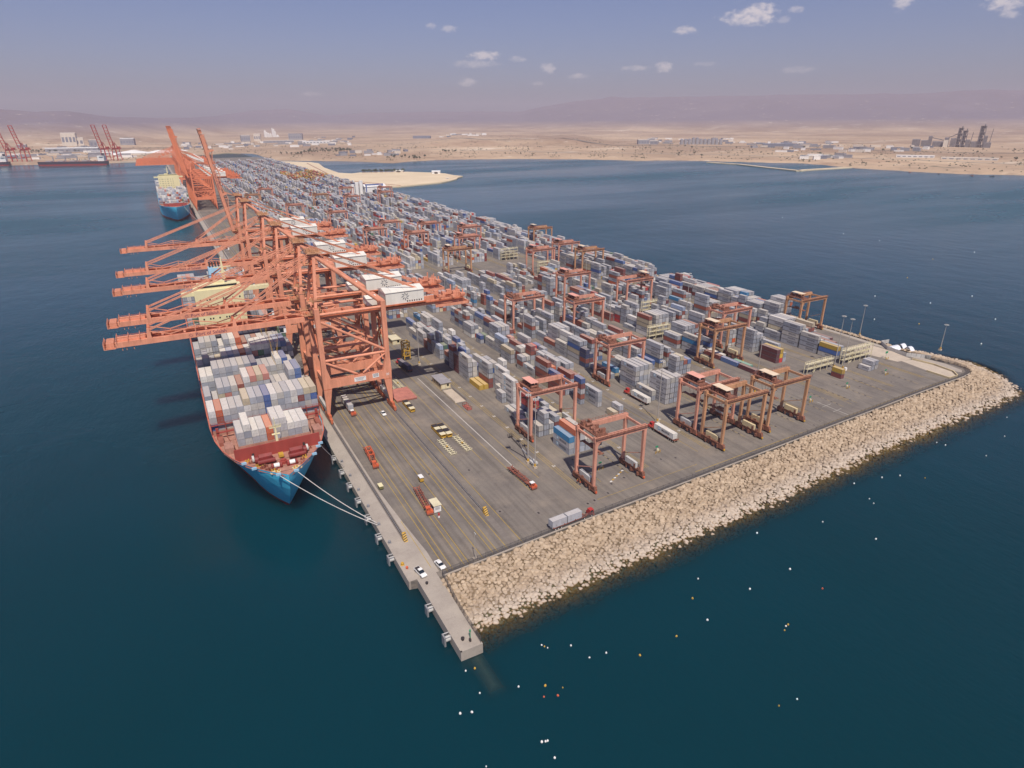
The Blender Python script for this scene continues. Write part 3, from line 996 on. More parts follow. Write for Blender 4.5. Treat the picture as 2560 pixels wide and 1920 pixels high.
def text_mesh(name, body, size_x, mat, bold=0.0):
    cu = bpy.data.curves.new(name, 'FONT')
    cu.body = body
    cu.offset = bold
    cu.resolution_u = 2
    ob = bpy.data.objects.new(name, cu)
    C.objects.link(ob)
    dg = bpy.context.evaluated_depsgraph_get()
    me = bpy.data.meshes.new_from_object(ob.evaluated_get(dg))
    bpy.data.objects.remove(ob)
    xs = [v.co.x for v in me.vertices]; ys = [v.co.y for v in me.vertices]
    k = size_x/(max(xs)-min(xs))
    for v in me.vertices:
        v.co.x = (v.co.x-min(xs))*k; v.co.y = (v.co.y-min(ys))*k; v.co.z = 0
    me.materials.clear()
    me.materials.append(mat)
    return me


def stand_text(me, frm, xdir):
    """lay a flat text mesh on a vertical face: x along xdir, y up, starting at frm"""
    for v in me.vertices:
        a, b = v.co.x, v.co.y
        v.co = Vector(frm)+Vector(xdir)*a+Vector((0, 0, b))
    return me


LETT = {}
for L in (CL40, CL20):
    w = 5.2 if L == CL40 else 2.7
    LETT[L] = stand_text(text_mesh('lettering', 'MAERSK', w, M['letter'], .012), (-.012, (7.2 if L == CL40 else 3.7), 1.0 if L == CL40 else 1.25), (0, -1, 0))
LOGO = {}
for L in (CL40, CL20):
    s = 1.5 if L == CL40 else 1.0
    y1 = 9.6 if L == CL40 else 5.2
    m = MB()
    m.quad((-.008, y1, .9), (-.008, y1-s, .9), (-.008, y1-s, .9+s), (-.008, y1, .9+s))
    m.mi = 1
    pts = []
    for i in range(14):
        a = PI/2+2*PI*i/14
        rr = s*(.44 if i % 2 == 0 else .2)
        pts.append((-.016, y1-s/2-math.cos(a)*rr, .9+s/2+math.sin(a)*rr))
    m.add(pts, [tuple(range(14))])
    LOGO[L] = m.mesh('star_logo', [M['logo_blue'], M['white']])

# low stroke letters for the containers further off (unit: 1 m high)
def strokes():
    out = []
    def st(x0, y0, x1, y1, w=.2):
        d = Vector((x1-x0, y1-y0, 0)); d.normalize()
        nx, ny = -d.y*w/2, d.x*w/2
        out.append(((x0-nx, y0-ny), (x1-nx, y1-ny), (x1+nx, y1+ny), (x0+nx, y0+ny)))
    x = 0
    for L in 'MAERSK':
        if L == 'M': st(x+.1, 0, x+.1, 1); st(x+.1, .95, x+.45, .3); st(x+.45, .3, x+.8, .95); st(x+.8, 0, x+.8, 1); x += 1.05
        elif L == 'A': st(x, 0, x+.38, 1); st(x+.38, 1, x+.76, 0); st(x+.2, .35, x+.56, .35, .16); x += .92
        elif L == 'E': st(x+.1, 0, x+.1, 1); st(x+.1, .92, x+.62, .92, .16); st(x+.1, .5, x+.55, .5, .16); st(x+.1, .08, x+.62, .08, .16); x += .8
        elif L == 'R': st(x+.1, 0, x+.1, 1); st(x+.1, .92, x+.6, .92, .16); st(x+.6, .95, x+.6, .5); st(x+.1, .48, x+.62, .48, .16); st(x+.35, .48, x+.66, 0); x += .86
        elif L == 'S': st(x+.08, .92, x+.62, .92, .16); st(x+.14, .92, x+.14, .5); st(x+.08, .5, x+.62, .5, .16); st(x+.56, .5, x+.56, .08); st(x+.08, .08, x+.62, .08, .16); x += .8
        else: st(x+.1, 0, x+.1, 1); st(x+.15, .45, x+.62, 1); st(x+.3, .55, x+.66, 0)
    return out


STK = strokes()

SHIPBOX = []     # filled by the ships


M['seam'] = paint('container_seams', lin(98, 96, 102), .7, .1)


def mass_containers(items, name):
    """all the containers too many to hold singly: one mesh, coloured per container"""
    n = len(items)
    base = np.array([(0, 0, 0), (1, 0, 0), (1, 1, 0), (0, 1, 0), (0, 0, 1), (1, 0, 1), (1, 1, 1), (0, 1, 1)], float)
    fac = np.array([(3, 2, 1, 0), (4, 5, 6, 7), (0, 1, 5, 4), (1, 2, 6, 5), (2, 3, 7, 6), (3, 0, 4, 7)])
    P = np.array([(q['x'], q['y'], q['z']) for q in items])
    D = np.array([(CW, q['L'], CH-.04) for q in items])
    V = (P[:, None, :]+base[None]*D[:, None, :]).reshape(-1, 3)
    F = (fac[None]+8*np.arange(n)[:, None, None]).reshape(-1, 4)
    colr = np.repeat(np.array([(*q['rgb'], 1) for q in items]), 8, axis=0)
    V2, F2, o = [], [], len(V)
    for q in items:
        if q['c'] == 'G' and q['y'] < 520 and q['where'] == 'yard' and q.get('ex', 1) and q['mk']:
            k = (5.2 if q['L'] > 10 else 2.7)/5.2
            y1 = q['y']+(7.2 if q['L'] > 10 else 3.7)
            for st in STK:
                for (a, b) in st:
                    V2.append((q['x']-.015, y1-a*k, q['z']+(1.0 if q['L'] > 10 else 1.25)+b*k))
                F2.append((o, o+1, o+2, o+3)); o += 4
        if q['y'] < 560 and q.get('ex', 1):      # door seam and lock rods on the near end
            x, y, z, L = q['x'], q['y'], q['z'], q['L']
            H_ = CH-.04
            for a in ((x, x+.1), (x+CW-.1, x+CW)):
                V2 += [(a[0], y-.015, z), (a[1], y-.015, z), (a[1], y-.015, z+H_), (a[0], y-.015, z+H_)]
                F2.append((o, o+1, o+2, o+3)); o += 4
            for a in ((z, z+.14), (z+H_-.1, z+H_)):
                V2 += [(x+.1, y-.015, a[0]), (x+CW-.1, y-.015, a[0]), (x+CW-.1, y-.015, a[1]), (x+.1, y-.015, a[1])]
                F2.append((o, o+1, o+2, o+3)); o += 4
                V2 += [(x-.012, y+L, a[0]), (x-.012, y, a[0]), (x-.012, y, a[1]), (x-.012, y+L, a[1])]
                F2.append((o, o+1, o+2, o+3)); o += 4
            for a in ((y, y+.12), (y+L-.12, y+L)):
                V2 += [(x-.014, a[1], z), (x-.014, a[0], z), (x-.014, a[0], z+H_), (x-.014, a[1], z+H_)]
                F2.append((o, o+1, o+2, o+3)); o += 4
            for u in (.52, .95, 1.2, 1.47, 1.9):
                w_ = .05 if u == 1.2 else .035
                V2 += [(q['x']+u-w_, q['y']-.02, q['z']+.15), (q['x']+u+w_, q['y']-.02, q['z']+.15), (q['x']+u+w_, q['y']-.02, q['z']+CH-.2), (q['x']+u-w_, q['y']-.02, q['z']+CH-.2)]
                F2.append((o, o+1, o+2, o+3)); o += 4
    me = bpy.data.meshes.new(name)
    allv = np.concatenate([V, np.array(V2)]) if V2 else V
    allf = np.concatenate([F, np.array(F2)]) if F2 else F
    me.vertices.add(len(allv)); me.vertices.foreach_set('co', allv.ravel())
    me.loops.add(len(allf)*4); me.loops.foreach_set('vertex_index', allf.ravel().astype(np.int32))
    me.polygons.add(len(allf)); me.polygons.foreach_set('loop_start', np.arange(0, len(allf)*4, 4, dtype=np.int32))
    me.polygons.foreach_set('loop_total', np.full(len(allf), 4, dtype=np.int32))
    me.materials.append(M['contmass']); me.materials.append(M['seam'])
    mi = np.zeros(len(allf), dtype=np.int32); mi[len(F):] = 1
    me.polygons.foreach_set('material_index', mi)
    me.polygons.foreach_set('use_smooth', np.zeros(len(allf), dtype=bool))
    me.update()
    at = me.attributes.new('Col', 'FLOAT_COLOR', 'POINT')
    cc = np.ones((len(allv), 4)); cc[:len(V)] = colr
    at.data.foreach_set('color', cc.ravel())
    me.validate()
    return link(name, me)


def place_containers():
    allb = boxes+SHIPBOX
    for q in allb:
        base = crnd.choice(PAL[CODE[q['c']]])
        k = crnd.uniform(.9, 1.08)
        q['rgb'] = tuple(v*k for v in base)
        q['mk'] = crnd.random() < .72 or q['hand']
        q['ex'] = exposed(q) if q['where'] == 'yard' else q['ex']
        q['size'] = q['L']*(1.0 if q['ex'] == 2 else .8)/(Vector((q['x'], q['y'], q['z']-CAMH)).length)**2
    show = sorted([q for q in allb if q['ex']], key=lambda q: -q['size'])
    one = show[:300]
    ids = set(id(q) for q in one)
    seen = {}
    for q in one:
        kind = 'long' if q['L'] > 10 else 'short'
        top = 'top tier' if q['tier'] == q['nt']-1 and q['nt'] > 1 else ('on the ground' if q['tier'] == 0 and q['where'] == 'yard' else '%s tier' % ORD[q['tier']])
        if q['where'] == 'yard':
            lab = '%s %s container, %s, %s row, %s bay, %s block from quay' % (CODE[q['c']], kind, top, ORD[q['r']], ORD[max(0, min(19, int((q['Y']-185)/BAYP)))] , BLK[q['b']])
            grp = 'containers stacked in the yard'
        else:
            lab = '%s container aboard, %s, %s from quay, %s bay from bow' % (CODE[q['c']], top, ORD[q['col']], ORD[q['bay']])
            grp = 'containers stacked on the ship'
        o = link('container', CM[q['L']], None, (q['x'], q['y'], q['z']))
        o.color = (*q['rgb'], 1)
        tag(o, lab, 'container', grp)
        d = link('doors', DOORM, o); d.color = (*[v*.94 for v in q['rgb']], 1)
        if q['where'] == 'yard' and q['c'] in 'GW' and q['mk'] and q['L'] > 10 or (q['where'] == 'yard' and q['c'] == 'G' and q['mk']):
            link('lettering', LETT[q['L']], o)
            link('star_logo', LOGO[q['L']], o)
    rest = [q for q in allb if id(q) not in ids]
    tag(mass_containers(rest, 'container_mass'), 'mass of grey, rust and blue containers filling the yard behind', 'containers', kind='stuff')
    print('containers', len(allb), 'single', len(one))

# ================================================================== SHIP-TO-SHORE CRANES
# local frame: x = 0 at the seaside rail, x = 29.9 at the landside rail, boom towards -x
GA = 29.9
M['boom_in'] = paint('boom_dark_red', lin(128, 64, 52), .7, .2)
HZ = 48.0      # boom hinge height


def pinwheel(m, cx, cz, y, R, n=8):
    for i in range(n):
        a = 2*PI*i/n
        p = lambda rr, da: (cx+math.cos(a+da)*rr, y, cz+math.sin(a+da)*rr)
        m.add([p(R*.22, 0), p(R*.62, -.22), p(R, .12), p(R*.6, .16)], [(0, 1, 2, 3)])


def sts_frame(t, mk, md, detail=True):
    """gantry frame, girders, house, apex and stays hung under t"""
    P = lambda m, name, mat=mk, par=t: m.build(name, mat, par)
    for sx in (0, GA):
        for sy in (-8.5, 8.5):
            inn = 1 if sx == 0 else -1
            m = MB()
            m.frus((sx, sy, 3.6), (1.3, 1.3), (sx+inn*.9, sy, 15.6), (3.6, 1.9))
            m.frus((sx+inn*.9, sy, 15.6), (3.6, 1.9), (sx+inn*.9, sy, 19.9), (3.9, 1.9))
            m.frus((sx+inn*.9, sy, 19.9), (3.9, 1.9), (sx+inn*.25, sy, 25.5), (2.2, 1.9))
            m.box(sx+inn*.25-1.05, sx+inn*.25+1.05, sy-.95, sy+.95, 25.5, 53)
            leg = P(m, 'leg')
            if detail:
                P(MB().box(sx+inn*.9-1.85, sx+inn*.9+1.85, sy-1.0, sy+1.0, 15.4, 15.62), 'flange', md, leg)
            for k in (-1, 1):
                b = MB()
                y0 = sy+k*3.1
                b.box(sx-.55, sx+.55, y0-2.6, y0+2.6, 1.7, 2.5)
                for q in (-1.45, 1.45):
                    b.box(sx-.5, sx+.5, y0+q-1.1, y0+q+1.1, .85, 1.6)
                    for w in (-.6, .6):
                        b.tube((sx-.3, y0+q+w, .5), (sx+.3, y0+q+w, .5), .42, 10)
                P(b, 'bogie', md)
            P(MB().box(sx-.6, sx+.6, sy-3.6, sy+3.6, 2.5, 3.7), 'equaliser', md)
        P(MB().box(sx-.55, sx+.55, -7.8, 7.8, 3.9, 6.0), 'sill_beam', M['lightgrey'] if detail else md)
        P(MB().box(sx-.8, sx+.8, -7.5, 7.5, 50.6, 53.2), 'top_cross_beam', mk)
        P(MB().box(sx-.7+(.7 if sx == 0 else -.7), sx+.7+(.7 if sx == 0 else -.7), -7.5, 7.5, 17.0, 19.4), 'mid_cross_beam', mk)
    for sy in (-8.5, 8.5):
        pb = P(MB().box(2.6, GA-2.6, sy-.85, sy+.85, 15.8, 19.8), 'portal_beam')
        if detail:
            P(MB().rail((2.6, sy-.8, 19.8), (GA-2.6, sy-.8, 19.8), 1.1, 1.5, .08), 'handrail', md, pb)
            if sy < 0:
                for a0, a1, b0, b1 in ((13.2, 18.6, 16.9, 18.9), (21.8, 24.8, 17.2, 19.2)):
                    s = P(MB().box(a0, a1, sy-.93, sy-.86, b0, b1), 'sign_plate', M['white'], pb)
                for i in range(3):
                    P(MB().box(13.6+.3*i, 18.2-.5*i, sy-.95, sy-.935, 18.45-.5*i, 18.6-.5*i), 'sign_lettering', M['letter'], pb)
                    P(MB().box(22.1, 24.5, sy-.95, sy-.935, 18.8-.55*i, 19.05-.55*i), 'sign_lettering', M['letter'], pb)
        P(MB().tube((1.1, sy, 28.8), (GA-1.1, sy, 28.8), .62, 10), 'tie_tube')
        P(MB().tube((1.1, sy, 50.2), (GA-1.1, sy, 50.2), .62, 10), 'tie_tube')
        P(MB().tube((1.1, sy, 47.0), (GA-1.0, sy, 29.8), .62, 10), 'diagonal_brace')
        P(MB().tube((1.1, sy, 28.0), (15.2, sy, 20.2), .5, 8), 'diagonal_brace')
        P(MB().tube((GA-1.1, sy, 28.0), (17.8, sy, 20.2), .5, 8), 'diagonal_brace')
    for sx in (0, GA):
        P(MB().tube((sx, -8, 29), (sx, 8, 49), .42, 8), 'side_brace', md)
        if sx: P(MB().tube((sx, 8, 29), (sx, -8, 49), .42, 8), 'side_brace', md)
    # fixed girders over the gantry and the backreach
    for sy in (-3.8, 3.8):
        g = P(MB().box(-3, 71, sy-.6, sy+.6, 46.8, 48.9), 'main_girder')
        if detail:
            P(MB().box(-3, 71, sy+(.6 if sy > 0 else -1.9), sy+(1.9 if sy > 0 else -.6), 48.3, 48.4).rail((-3, sy*1.48, 48.4), (71, sy*1.48, 48.4), 1.1, 2.4, .09), 'walkway', md, g)
    for x in (-2, 6, 14, 22, 34, 52, 60, 70.4):
        P(MB().box(x-.45, x+.45, -3.2, 3.2, 47.9, 49.0), 'girder_tie', md)
    for x in (0.5, GA):
        P(MB().box(x-.6, x+.6, -7.6, 7.6, 48.95, 50.5), 'support_beam', mk)
    tail = MB()
    tail.box(58, 73, -6.2, 6.2, 45.4, 45.6).box(56, 73.4, -6.4, -6.0, 45.5, 46.7).box(56, 73.4, 6.0, 6.4, 45.5, 46.7).box(73, 73.5, -6.4, 6.4, 45.5, 46.7)
    rr = random.Random(5)
    for i in range(16):
        x, y = rr.uniform(57, 72), rr.uniform(-5, 5)
        h = rr.uniform(.8, 2.6)
        tail.cbox((x, y, 49+h/2), (rr.uniform(.6, 2.2), rr.uniform(.6, 2.0), h))
    for y in (-5.6, 5.6):
        tail.rail((57, y, 49), (72.5, y, 49), 1.2, 1.6, .1)
        tail.tube((68, y*.6, 49), (68, y*.6, 53.2), .35, 6).tube((71.5, y*.6, 49), (71.5, y*.6, 52.2), .3, 6)
    P(tail, 'backreach_platform', mk)
    # machinery house with a ridged roof
    hm = MB().box(32.2, 50.6, -5.6, 5.6, 49.6, 55.0)
    hs = P(hm, 'machinery_house', M['house_white'])
    rf = MB()
    for i in range(6):
        x0, x1 = 31.9+i*3.16, 31.9+(i+1)*3.16
        rf.xprof([(-5.9, 55.0), (5.9, 55.0), (5.9, 55.25), (0, 56.5+.12*(i % 2)), (-5.9, 55.25)], x0, x1-.06)
    P(rf, 'roof', M['house_white'], hs)
    P(MB().box(31.5, 51.5, -6.2, 6.2, 49.0, 49.55), 'house_floor', md, hs)
    lg = MB(); pinwheel(lg, 41.5, 52.6, -5.63, 2.1)
    P(lg, 'pinwheel_logo', M['logo_dark'], hs)
    if detail:
        for i in range(7):
            P(MB().box(42.2+i*1.15, 42.75+i*1.15, -5.66, -5.6, 50.0, 50.7), 'vent', M['dark'], hs)
    eh = P(MB().box(24.5, 29.2, -1.5, 5.0, 49.4, 52.6), 'electrical_house', M['house_white'])
    P(MB().xprof([(-1.8, 52.6), (5.3, 52.6), (1.7, 53.6)], 24.2, 29.5), 'roof', M['house_white'], eh)
    # apex frame and stays
    for sy in (-1, 1):
        P(MB().beam((.3, sy*7.6, 53), (3.0, sy*2.6, 75), 1.25, 1.25), 'apex_leg')
        P(MB().tube((3.4, sy*2.9, 74.4), (GA-1.2, sy*6.8, 52.6), .85, 10), 'back_brace')
        for dz in (0, .9):
            P(MB().beam((3.4, sy*2.5, 75.2-dz*.4), (61, sy*3.8, 49.4+dz*.7), .32, .42), 'backstay')
    P(MB().box(2.0, 4.6, -3.4, 3.4, 73.6, 75.6), 'apex_beam')
    P(MB().tube((1.6, -5.2, 63.6), (1.6, 5.2, 63.6), .5, 8), 'apex_tie')
    pl = MB().box(.2, 6.6, -4.4, 4.4, 75.6, 75.75)
    pl.rail((.2, -4.4, 75.75), (6.6, -4.4, 75.75), 1.1, 1.2, .1).rail((.2, 4.4, 75.75), (6.6, 4.4, 75.75), 1.1, 1.2, .1).rail((.2, -4.4, 75.75), (.2, 4.4, 75.75), 1.1, 1.2, .1)
    for i in range(7):
        x, y = rr.uniform(.8, 6), rr.uniform(-3.6, 3.6)
        h = rr.uniform(.5, 1.6)
        pl.cbox((x, y, 75.75+h/2), (rr.uniform(.5, 1.5), rr.uniform(.4, 1.4), h))
    for y in (-2.4, -.8, .8, 2.4):
        pl.tube((3.1, y-.12, 76.6), (3.1, y+.12, 76.6), .8, 10)
    pl.box(-1.6, 1.0, -3.2, 3.2, 71.2, 71.32).rail((-1.6, -3.2, 71.3), (-1.6, 3.2, 71.3), 1.1, 1.2, .1)
    P(pl, 'sheave_platform', M['rtg_tan'] if detail else md)
    # lift shaft and stairs on the landside leg, ladders
    st = MB()
    for i in range(9):
        z = 20+i*3.5
        a, b = (0, 3) if i % 2 else (3, 0)
        st.beam((GA+1.8, 8.5-a, z), (GA+1.8, 8.5-b, z+3.5), .8, .12)
        st.box(GA+1.2, GA+2.6, 8.5-b-.6, 8.5-b+.6, z+3.45, z+3.55)
    P(st, 'stairway', md)
    lad = MB()
    for i in range(6):
        z = 54+i*3.4
        lad.box(-.9+i*.3, 1.2+i*.3, -6.8+i*.6, -5.2+i*.6, z, z+.1).rail((-.9+i*.3, -6.8+i*.6, z), (1.2+i*.3, -6.8+i*.6, z), 1.1, 1, .1)
        lad.beam((.3+i*.3, -6+i*.6, z), (.6+i*.3, -5.4+i*.6, z+3.4), .5, .1)
    P(lad, 'ladder', md)
    # clutter of platforms round the hinge, as the photo shows
    for sy in (-1, 1):
        hc = MB()
        hc.box(-4.5, 4, sy*5.0-.8, sy*5.0+.8, 49.6, 49.72).rail((-4.5, sy*5.8, 49.7), (4, sy*5.8, 49.7), 1.1, 1.3, .1)
        hc.box(-3.2, 3.6, sy*7.2-.7, sy*7.2+.7, 56.2, 56.3).rail((-3.2, sy*7.9, 56.3), (3.6, sy*7.9, 56.3), 1.1, 1.3, .1)
        for i in range(6):
            hc.cbox((rr.uniform(-3, 3), sy*rr.uniform(4.6, 6), rr.uniform(50, 54)), (rr.uniform(.4, 1.4), rr.uniform(.4, 1.2), rr.uniform(.6, 2.4)))
        P(hc, 'hinge_platform', M['rtg_tan'] if detail else md)


def sts_boom(t, mk, md, detail=True):
    """boom with its origin at the hinge so that it can be raised"""
    bm_ = MB()
    for sy in (-3.8, 3.8):
        bm_.box(-72.5, 0, sy-.55, sy+.55, -1.2, .9)
    for x in (-72, -64, -56, -48, -40, -32, -24, -16, -8, -1):
        bm_.box(x-.4, x+.4, -3.3, 3.3, -.2, .7)
    boom = bm_.build('boom', mk, t, (-3.2, 0, HZ))
    P = lambda m, name, mat=mk: m.build(name, mat, boom)
    P(MB().box(-72.3, -.5, -3.2, 3.2, -1.05, -.95), 'boom_floor', M['boom_in'])
    # top chord: braced posts along the middle of the boom
    xs = [-1, -9, -17, -26, -35, -44, -53, -60]
    for sy in (-3.8, 3.8):
        tr = MB()
        for i, x in enumerate(xs):
            tr.beam((x, sy, .9), (x, sy, 3.6 if i % 2 else 1.6), .36)
        for a, b, i in zip(xs, xs[1:], range(99)):
            za, zb = (3.6 if i % 2 else 1.6), (1.6 if i % 2 else 3.6)
            tr.beam((a, sy, za), (b, sy, zb), .32)
        P(tr, 'top_truss')
    for sy in (-1, 1):
        wk = MB().box(-72, -1, sy*2.6-.5, sy*2.6+.5, .75, .85)
        wk.rail((-72, sy*2.1, .85), (-1, sy*2.1, .85), 1.1, 2.4, .1)
        P(wk, 'walkway', md)
    for x in (-60.6, -29.2):
        for sy in (-3.8, 3.8):
            P(MB().frus((x, sy, .9), (1.8, 1.1), (x, sy, 5.0 if x < -50 else 3.8), (.7, .7)), 'stay_post')
        P(MB().box(x-.4, x+.4, -3.5, 3.5, 3.0, 3.6), 'stay_beam', md)
    tp = MB()
    tp.box(-76.5, -72.5, -4.6, 4.6, -1.4, -1.2).box(-76.6, -76.2, -4.6, 4.6, -1.4, .6)
    tp.rail((-76.5, -4.6, -1.2), (-72.5, -4.6, -1.2), 1.3, 1.0, .12).rail((-76.5, 4.6, -1.2), (-72.5, 4.6, -1.2), 1.3, 1.0, .12).rail((-76.5, -4.6, -.2), (-76.5, 4.6, -.2), 1.3, 1.0, .12)
    for y in (-3, -1, 1, 3):
        tp.box(-75.6, -73, y-.5, y+.5, -1.2, .9)
    tp.box(-72, -62, -2.4, -1.0, .7, 1.5).box(-72, -62, 1.0, 2.4, .7, 1.5)
    for x in (-72, -68, -64):
        tp.rail((x, -4.8, .7), (x, 4.8, .7), 1.5, 1.6, .1)
    for x in (-70.5, -69, -66.5):
        tp.tube((x, -3.8, -2.6), (x, -3.8, -1.2), .14, 5)
    P(tp, 'tip_platform', mk)
    if detail:
        me_ = stand_text(text_mesh('lettering', 'Port of Salalah', 11.5, M['logo_purple'], .01), (-44.2, -4.37, -.75), (1, 0, 0))
        link('lettering', me_, boom)
        lg = MB(); pinwheel(lg, -46.0, -.15, -4.37, .95)
        P(lg, 'pinwheel_logo', M['logo_purple'])
    return boom


def sts_stays(t, mk, raised):
    for sy in (-1, 1):
        if not raised:
            for dz in (0, .75):
                MB().beam((3.0, sy*2.2, 75.4-dz), (-63.8, sy*3.8, HZ+4.4-dz*.6), .26, .34).build('forestay', mk, t)
                MB().beam((2.6, sy*1.8, 74.6-dz), (-32.4, sy*3.8, HZ+3.5-dz*.6), .26, .34).build('inner_forestay', mk, t)
        else:
            MB().beam((3.0, sy*2.2, 75.4), (-8.5, sy*3.0, 88), .26, .34).beam((-8.5, sy*3.0, 88), (-14.5, sy*3.8, 108), .26, .34).build('forestay', mk, t)
            MB().beam((2.6, sy*1.8, 74.6), (-6, sy*3.4, 79), .26, .34).build('inner_forestay', mk, t)


def sts_trolley(t, x, zl):
    tr = MB().box(x-3.2, x+3.2, -3.2, 3.2, 46.4, 47.0)
    tr.box(x-2.6, x+2.6, -2.4, 2.4, 47.0, 48.2)
    o = tr.build('trolley', M['crane_dark'], t)
    MB().box(x+3.0, x+5.6, -3.2, -.8, 43.0, 46.0).build('operator_cab', M['white'], o)
    MB().box(x+2.94, x+4.6, -3.26, -.74, 43.3, 45.2).build('cab_glass', M['glass'], o)
    sp = MB().box(x-1.2, x+1.2, -6.1, 6.1, zl, zl+.5).box(x-.8, x+.8, -1.6, 1.6, zl+.5, zl+1.5)
    for a in (-1, 1):
        for b in (-1, 1):
            sp.beam((x+a*.7, b*1.4, zl+1.5), (x+a*2.2, b*2.2, 46.4), .09)
    sp.build('spreader', M['yellow'], o)


RAISE = math.radians(81)


def make_sts(name, label, y, raised, trolley_x, zl, grp):
    t = thing(name, label, 'crane', (50.55, y, 0), 0, grp)
    sts_frame(t, M['crane'], M['crane_dark'])
    b = sts_boom(t, M['crane'], M['crane_dark'])
    if raised:
        b.rotation_euler = (0, RAISE, 0)
    sts_stays(t, M['crane'], raised)
    sts_trolley(t, trolley_x, zl)
    return t


G_STS = 'ship-to-shore cranes along the quay'
low = make_sts('quay_crane', 'salmon quay crane with lowered boom, nearest to the breakwater end of the quay', 281, False, -18, 30, G_STS)
num = stand_text(text_mesh('number', '20', 1.5, M['white'], .01), (GA-1.7, -9.5, 17.3), (1, 0, 0))
link('number', num, low)
index_kids()
for y, lab in ((312, 'salmon quay crane with lowered boom, second from the breakwater end'), (374, 'salmon quay crane with lowered boom, third from the breakwater end'),
               (421, 'salmon quay crane with lowered boom, fourth from the breakwater end'), (503, 'salmon quay crane with lowered boom, fifth along, beside the ship\'s stern')):
    c_ = dup(low)
    c_.location.y = y
    c_['label'] = lab
hi = make_sts('quay_crane', 'orange quay crane standing alone with its boom raised, behind the five lowered ones', 548, True, 20, 24, G_STS)

# cranes further down the quay: a few larger parts each
def make_far_sts(label, y, raised):
    t = thing('quay_crane', label, 'crane', (50.55, y, 0), 0, G_STS)
    fr = thing('tmp', 'x', 'x')
    sts_frame(fr, M['crane_far'], M['crane_dark'], False)
    sts_boom(fr, M['crane_far'], M['crane_dark'], False)
    sts_stays(fr, M['crane_far'], raised)
    bpy.context.view_layer.update()
    index_kids()
    groups = {}
    for o in KIDS[fr.name]:
        base = o.name.split('.')[0]
        g = {'machinery_house': 'machinery_house', 'electrical_house': 'electrical_house', 'boom': 'boom', 'forestay': 'forestay', 'inner_forestay': 'forestay', 'backstay': 'backstay', 'backreach_platform': 'backreach_platform',
             'apex_leg': 'apex_frame', 'back_brace': 'apex_frame', 'apex_beam': 'apex_frame', 'apex_tie': 'apex_frame', 'sheave_platform': 'apex_frame', 'main_girder': 'girder_frame', 'girder_tie': 'girder_frame', 'support_beam': 'girder_frame'}.get(base, 'portal_frame')
        if base == 'boom' and raised:
            o.rotation_euler = (0, RAISE, 0)
            bpy.context.view_layer.update()
        def walk(ob):
            groups.setdefault(g, []).append(ob)
            for k in KIDS.get(ob.name, ()):
                walk(k)
        walk(o)
    bpy.context.view_layer.update()
    for g, obs in groups.items():
        bm = bmesh.new()
        mats = []
        for ob in obs:
            n0 = len(bm.faces)
            tmp = ob.data.copy(); tmp.transform(ob.matrix_world)
            bm.from_mesh(tmp); bpy.data.meshes.remove(tmp)
            bm.faces.ensure_lookup_table()
            for m in ob.data.materials:
                if m not in mats: mats.append(m)
            idx = [mats.index(m) for m in ob.data.materials]
            for f in bm.faces[n0:]:
                f.material_index = idx[f.material_index]
        mm_ = bpy.data.meshes.new(g)
        bm.to_mesh(mm_); bm.free()
        for m in mats: mm_.materials.append(m)
        link(g, mm_, t)
    for obs in groups.values():
        for ob in obs:
            bpy.data.objects.remove(ob)
    bpy.data.objects.remove(fr)
    return t


fr_hi = make_far_sts('orange quay crane with raised boom, nearest of the distant raised group', 1150, True)
index_kids()
for i, y in enumerate((1192, 1236, 1282, 1330)):
    c_ = dup(fr_hi); c_.location.y = y
    c_['label'] = 'orange quay crane with raised boom, %s of the distant raised group' % ORD[i+1]
fr_lo = make_far_sts('orange quay crane with lowered boom, first beyond the distant raised group', 1590, False)
index_kids()
for i, y in enumerate((1640, 1690, 1745, 1800, 1860)):
    c_ = dup(fr_lo); c_.location.y = y
    c_['label'] = 'orange quay crane with lowered boom, %s beyond the distant raised group' % ORD[i+1]

# ================================================================== YARD GANTRIES (rubber-tyred)
RS, RD, RH = 22.3, 11.4, 20.8     # span, wheel base, girder underside


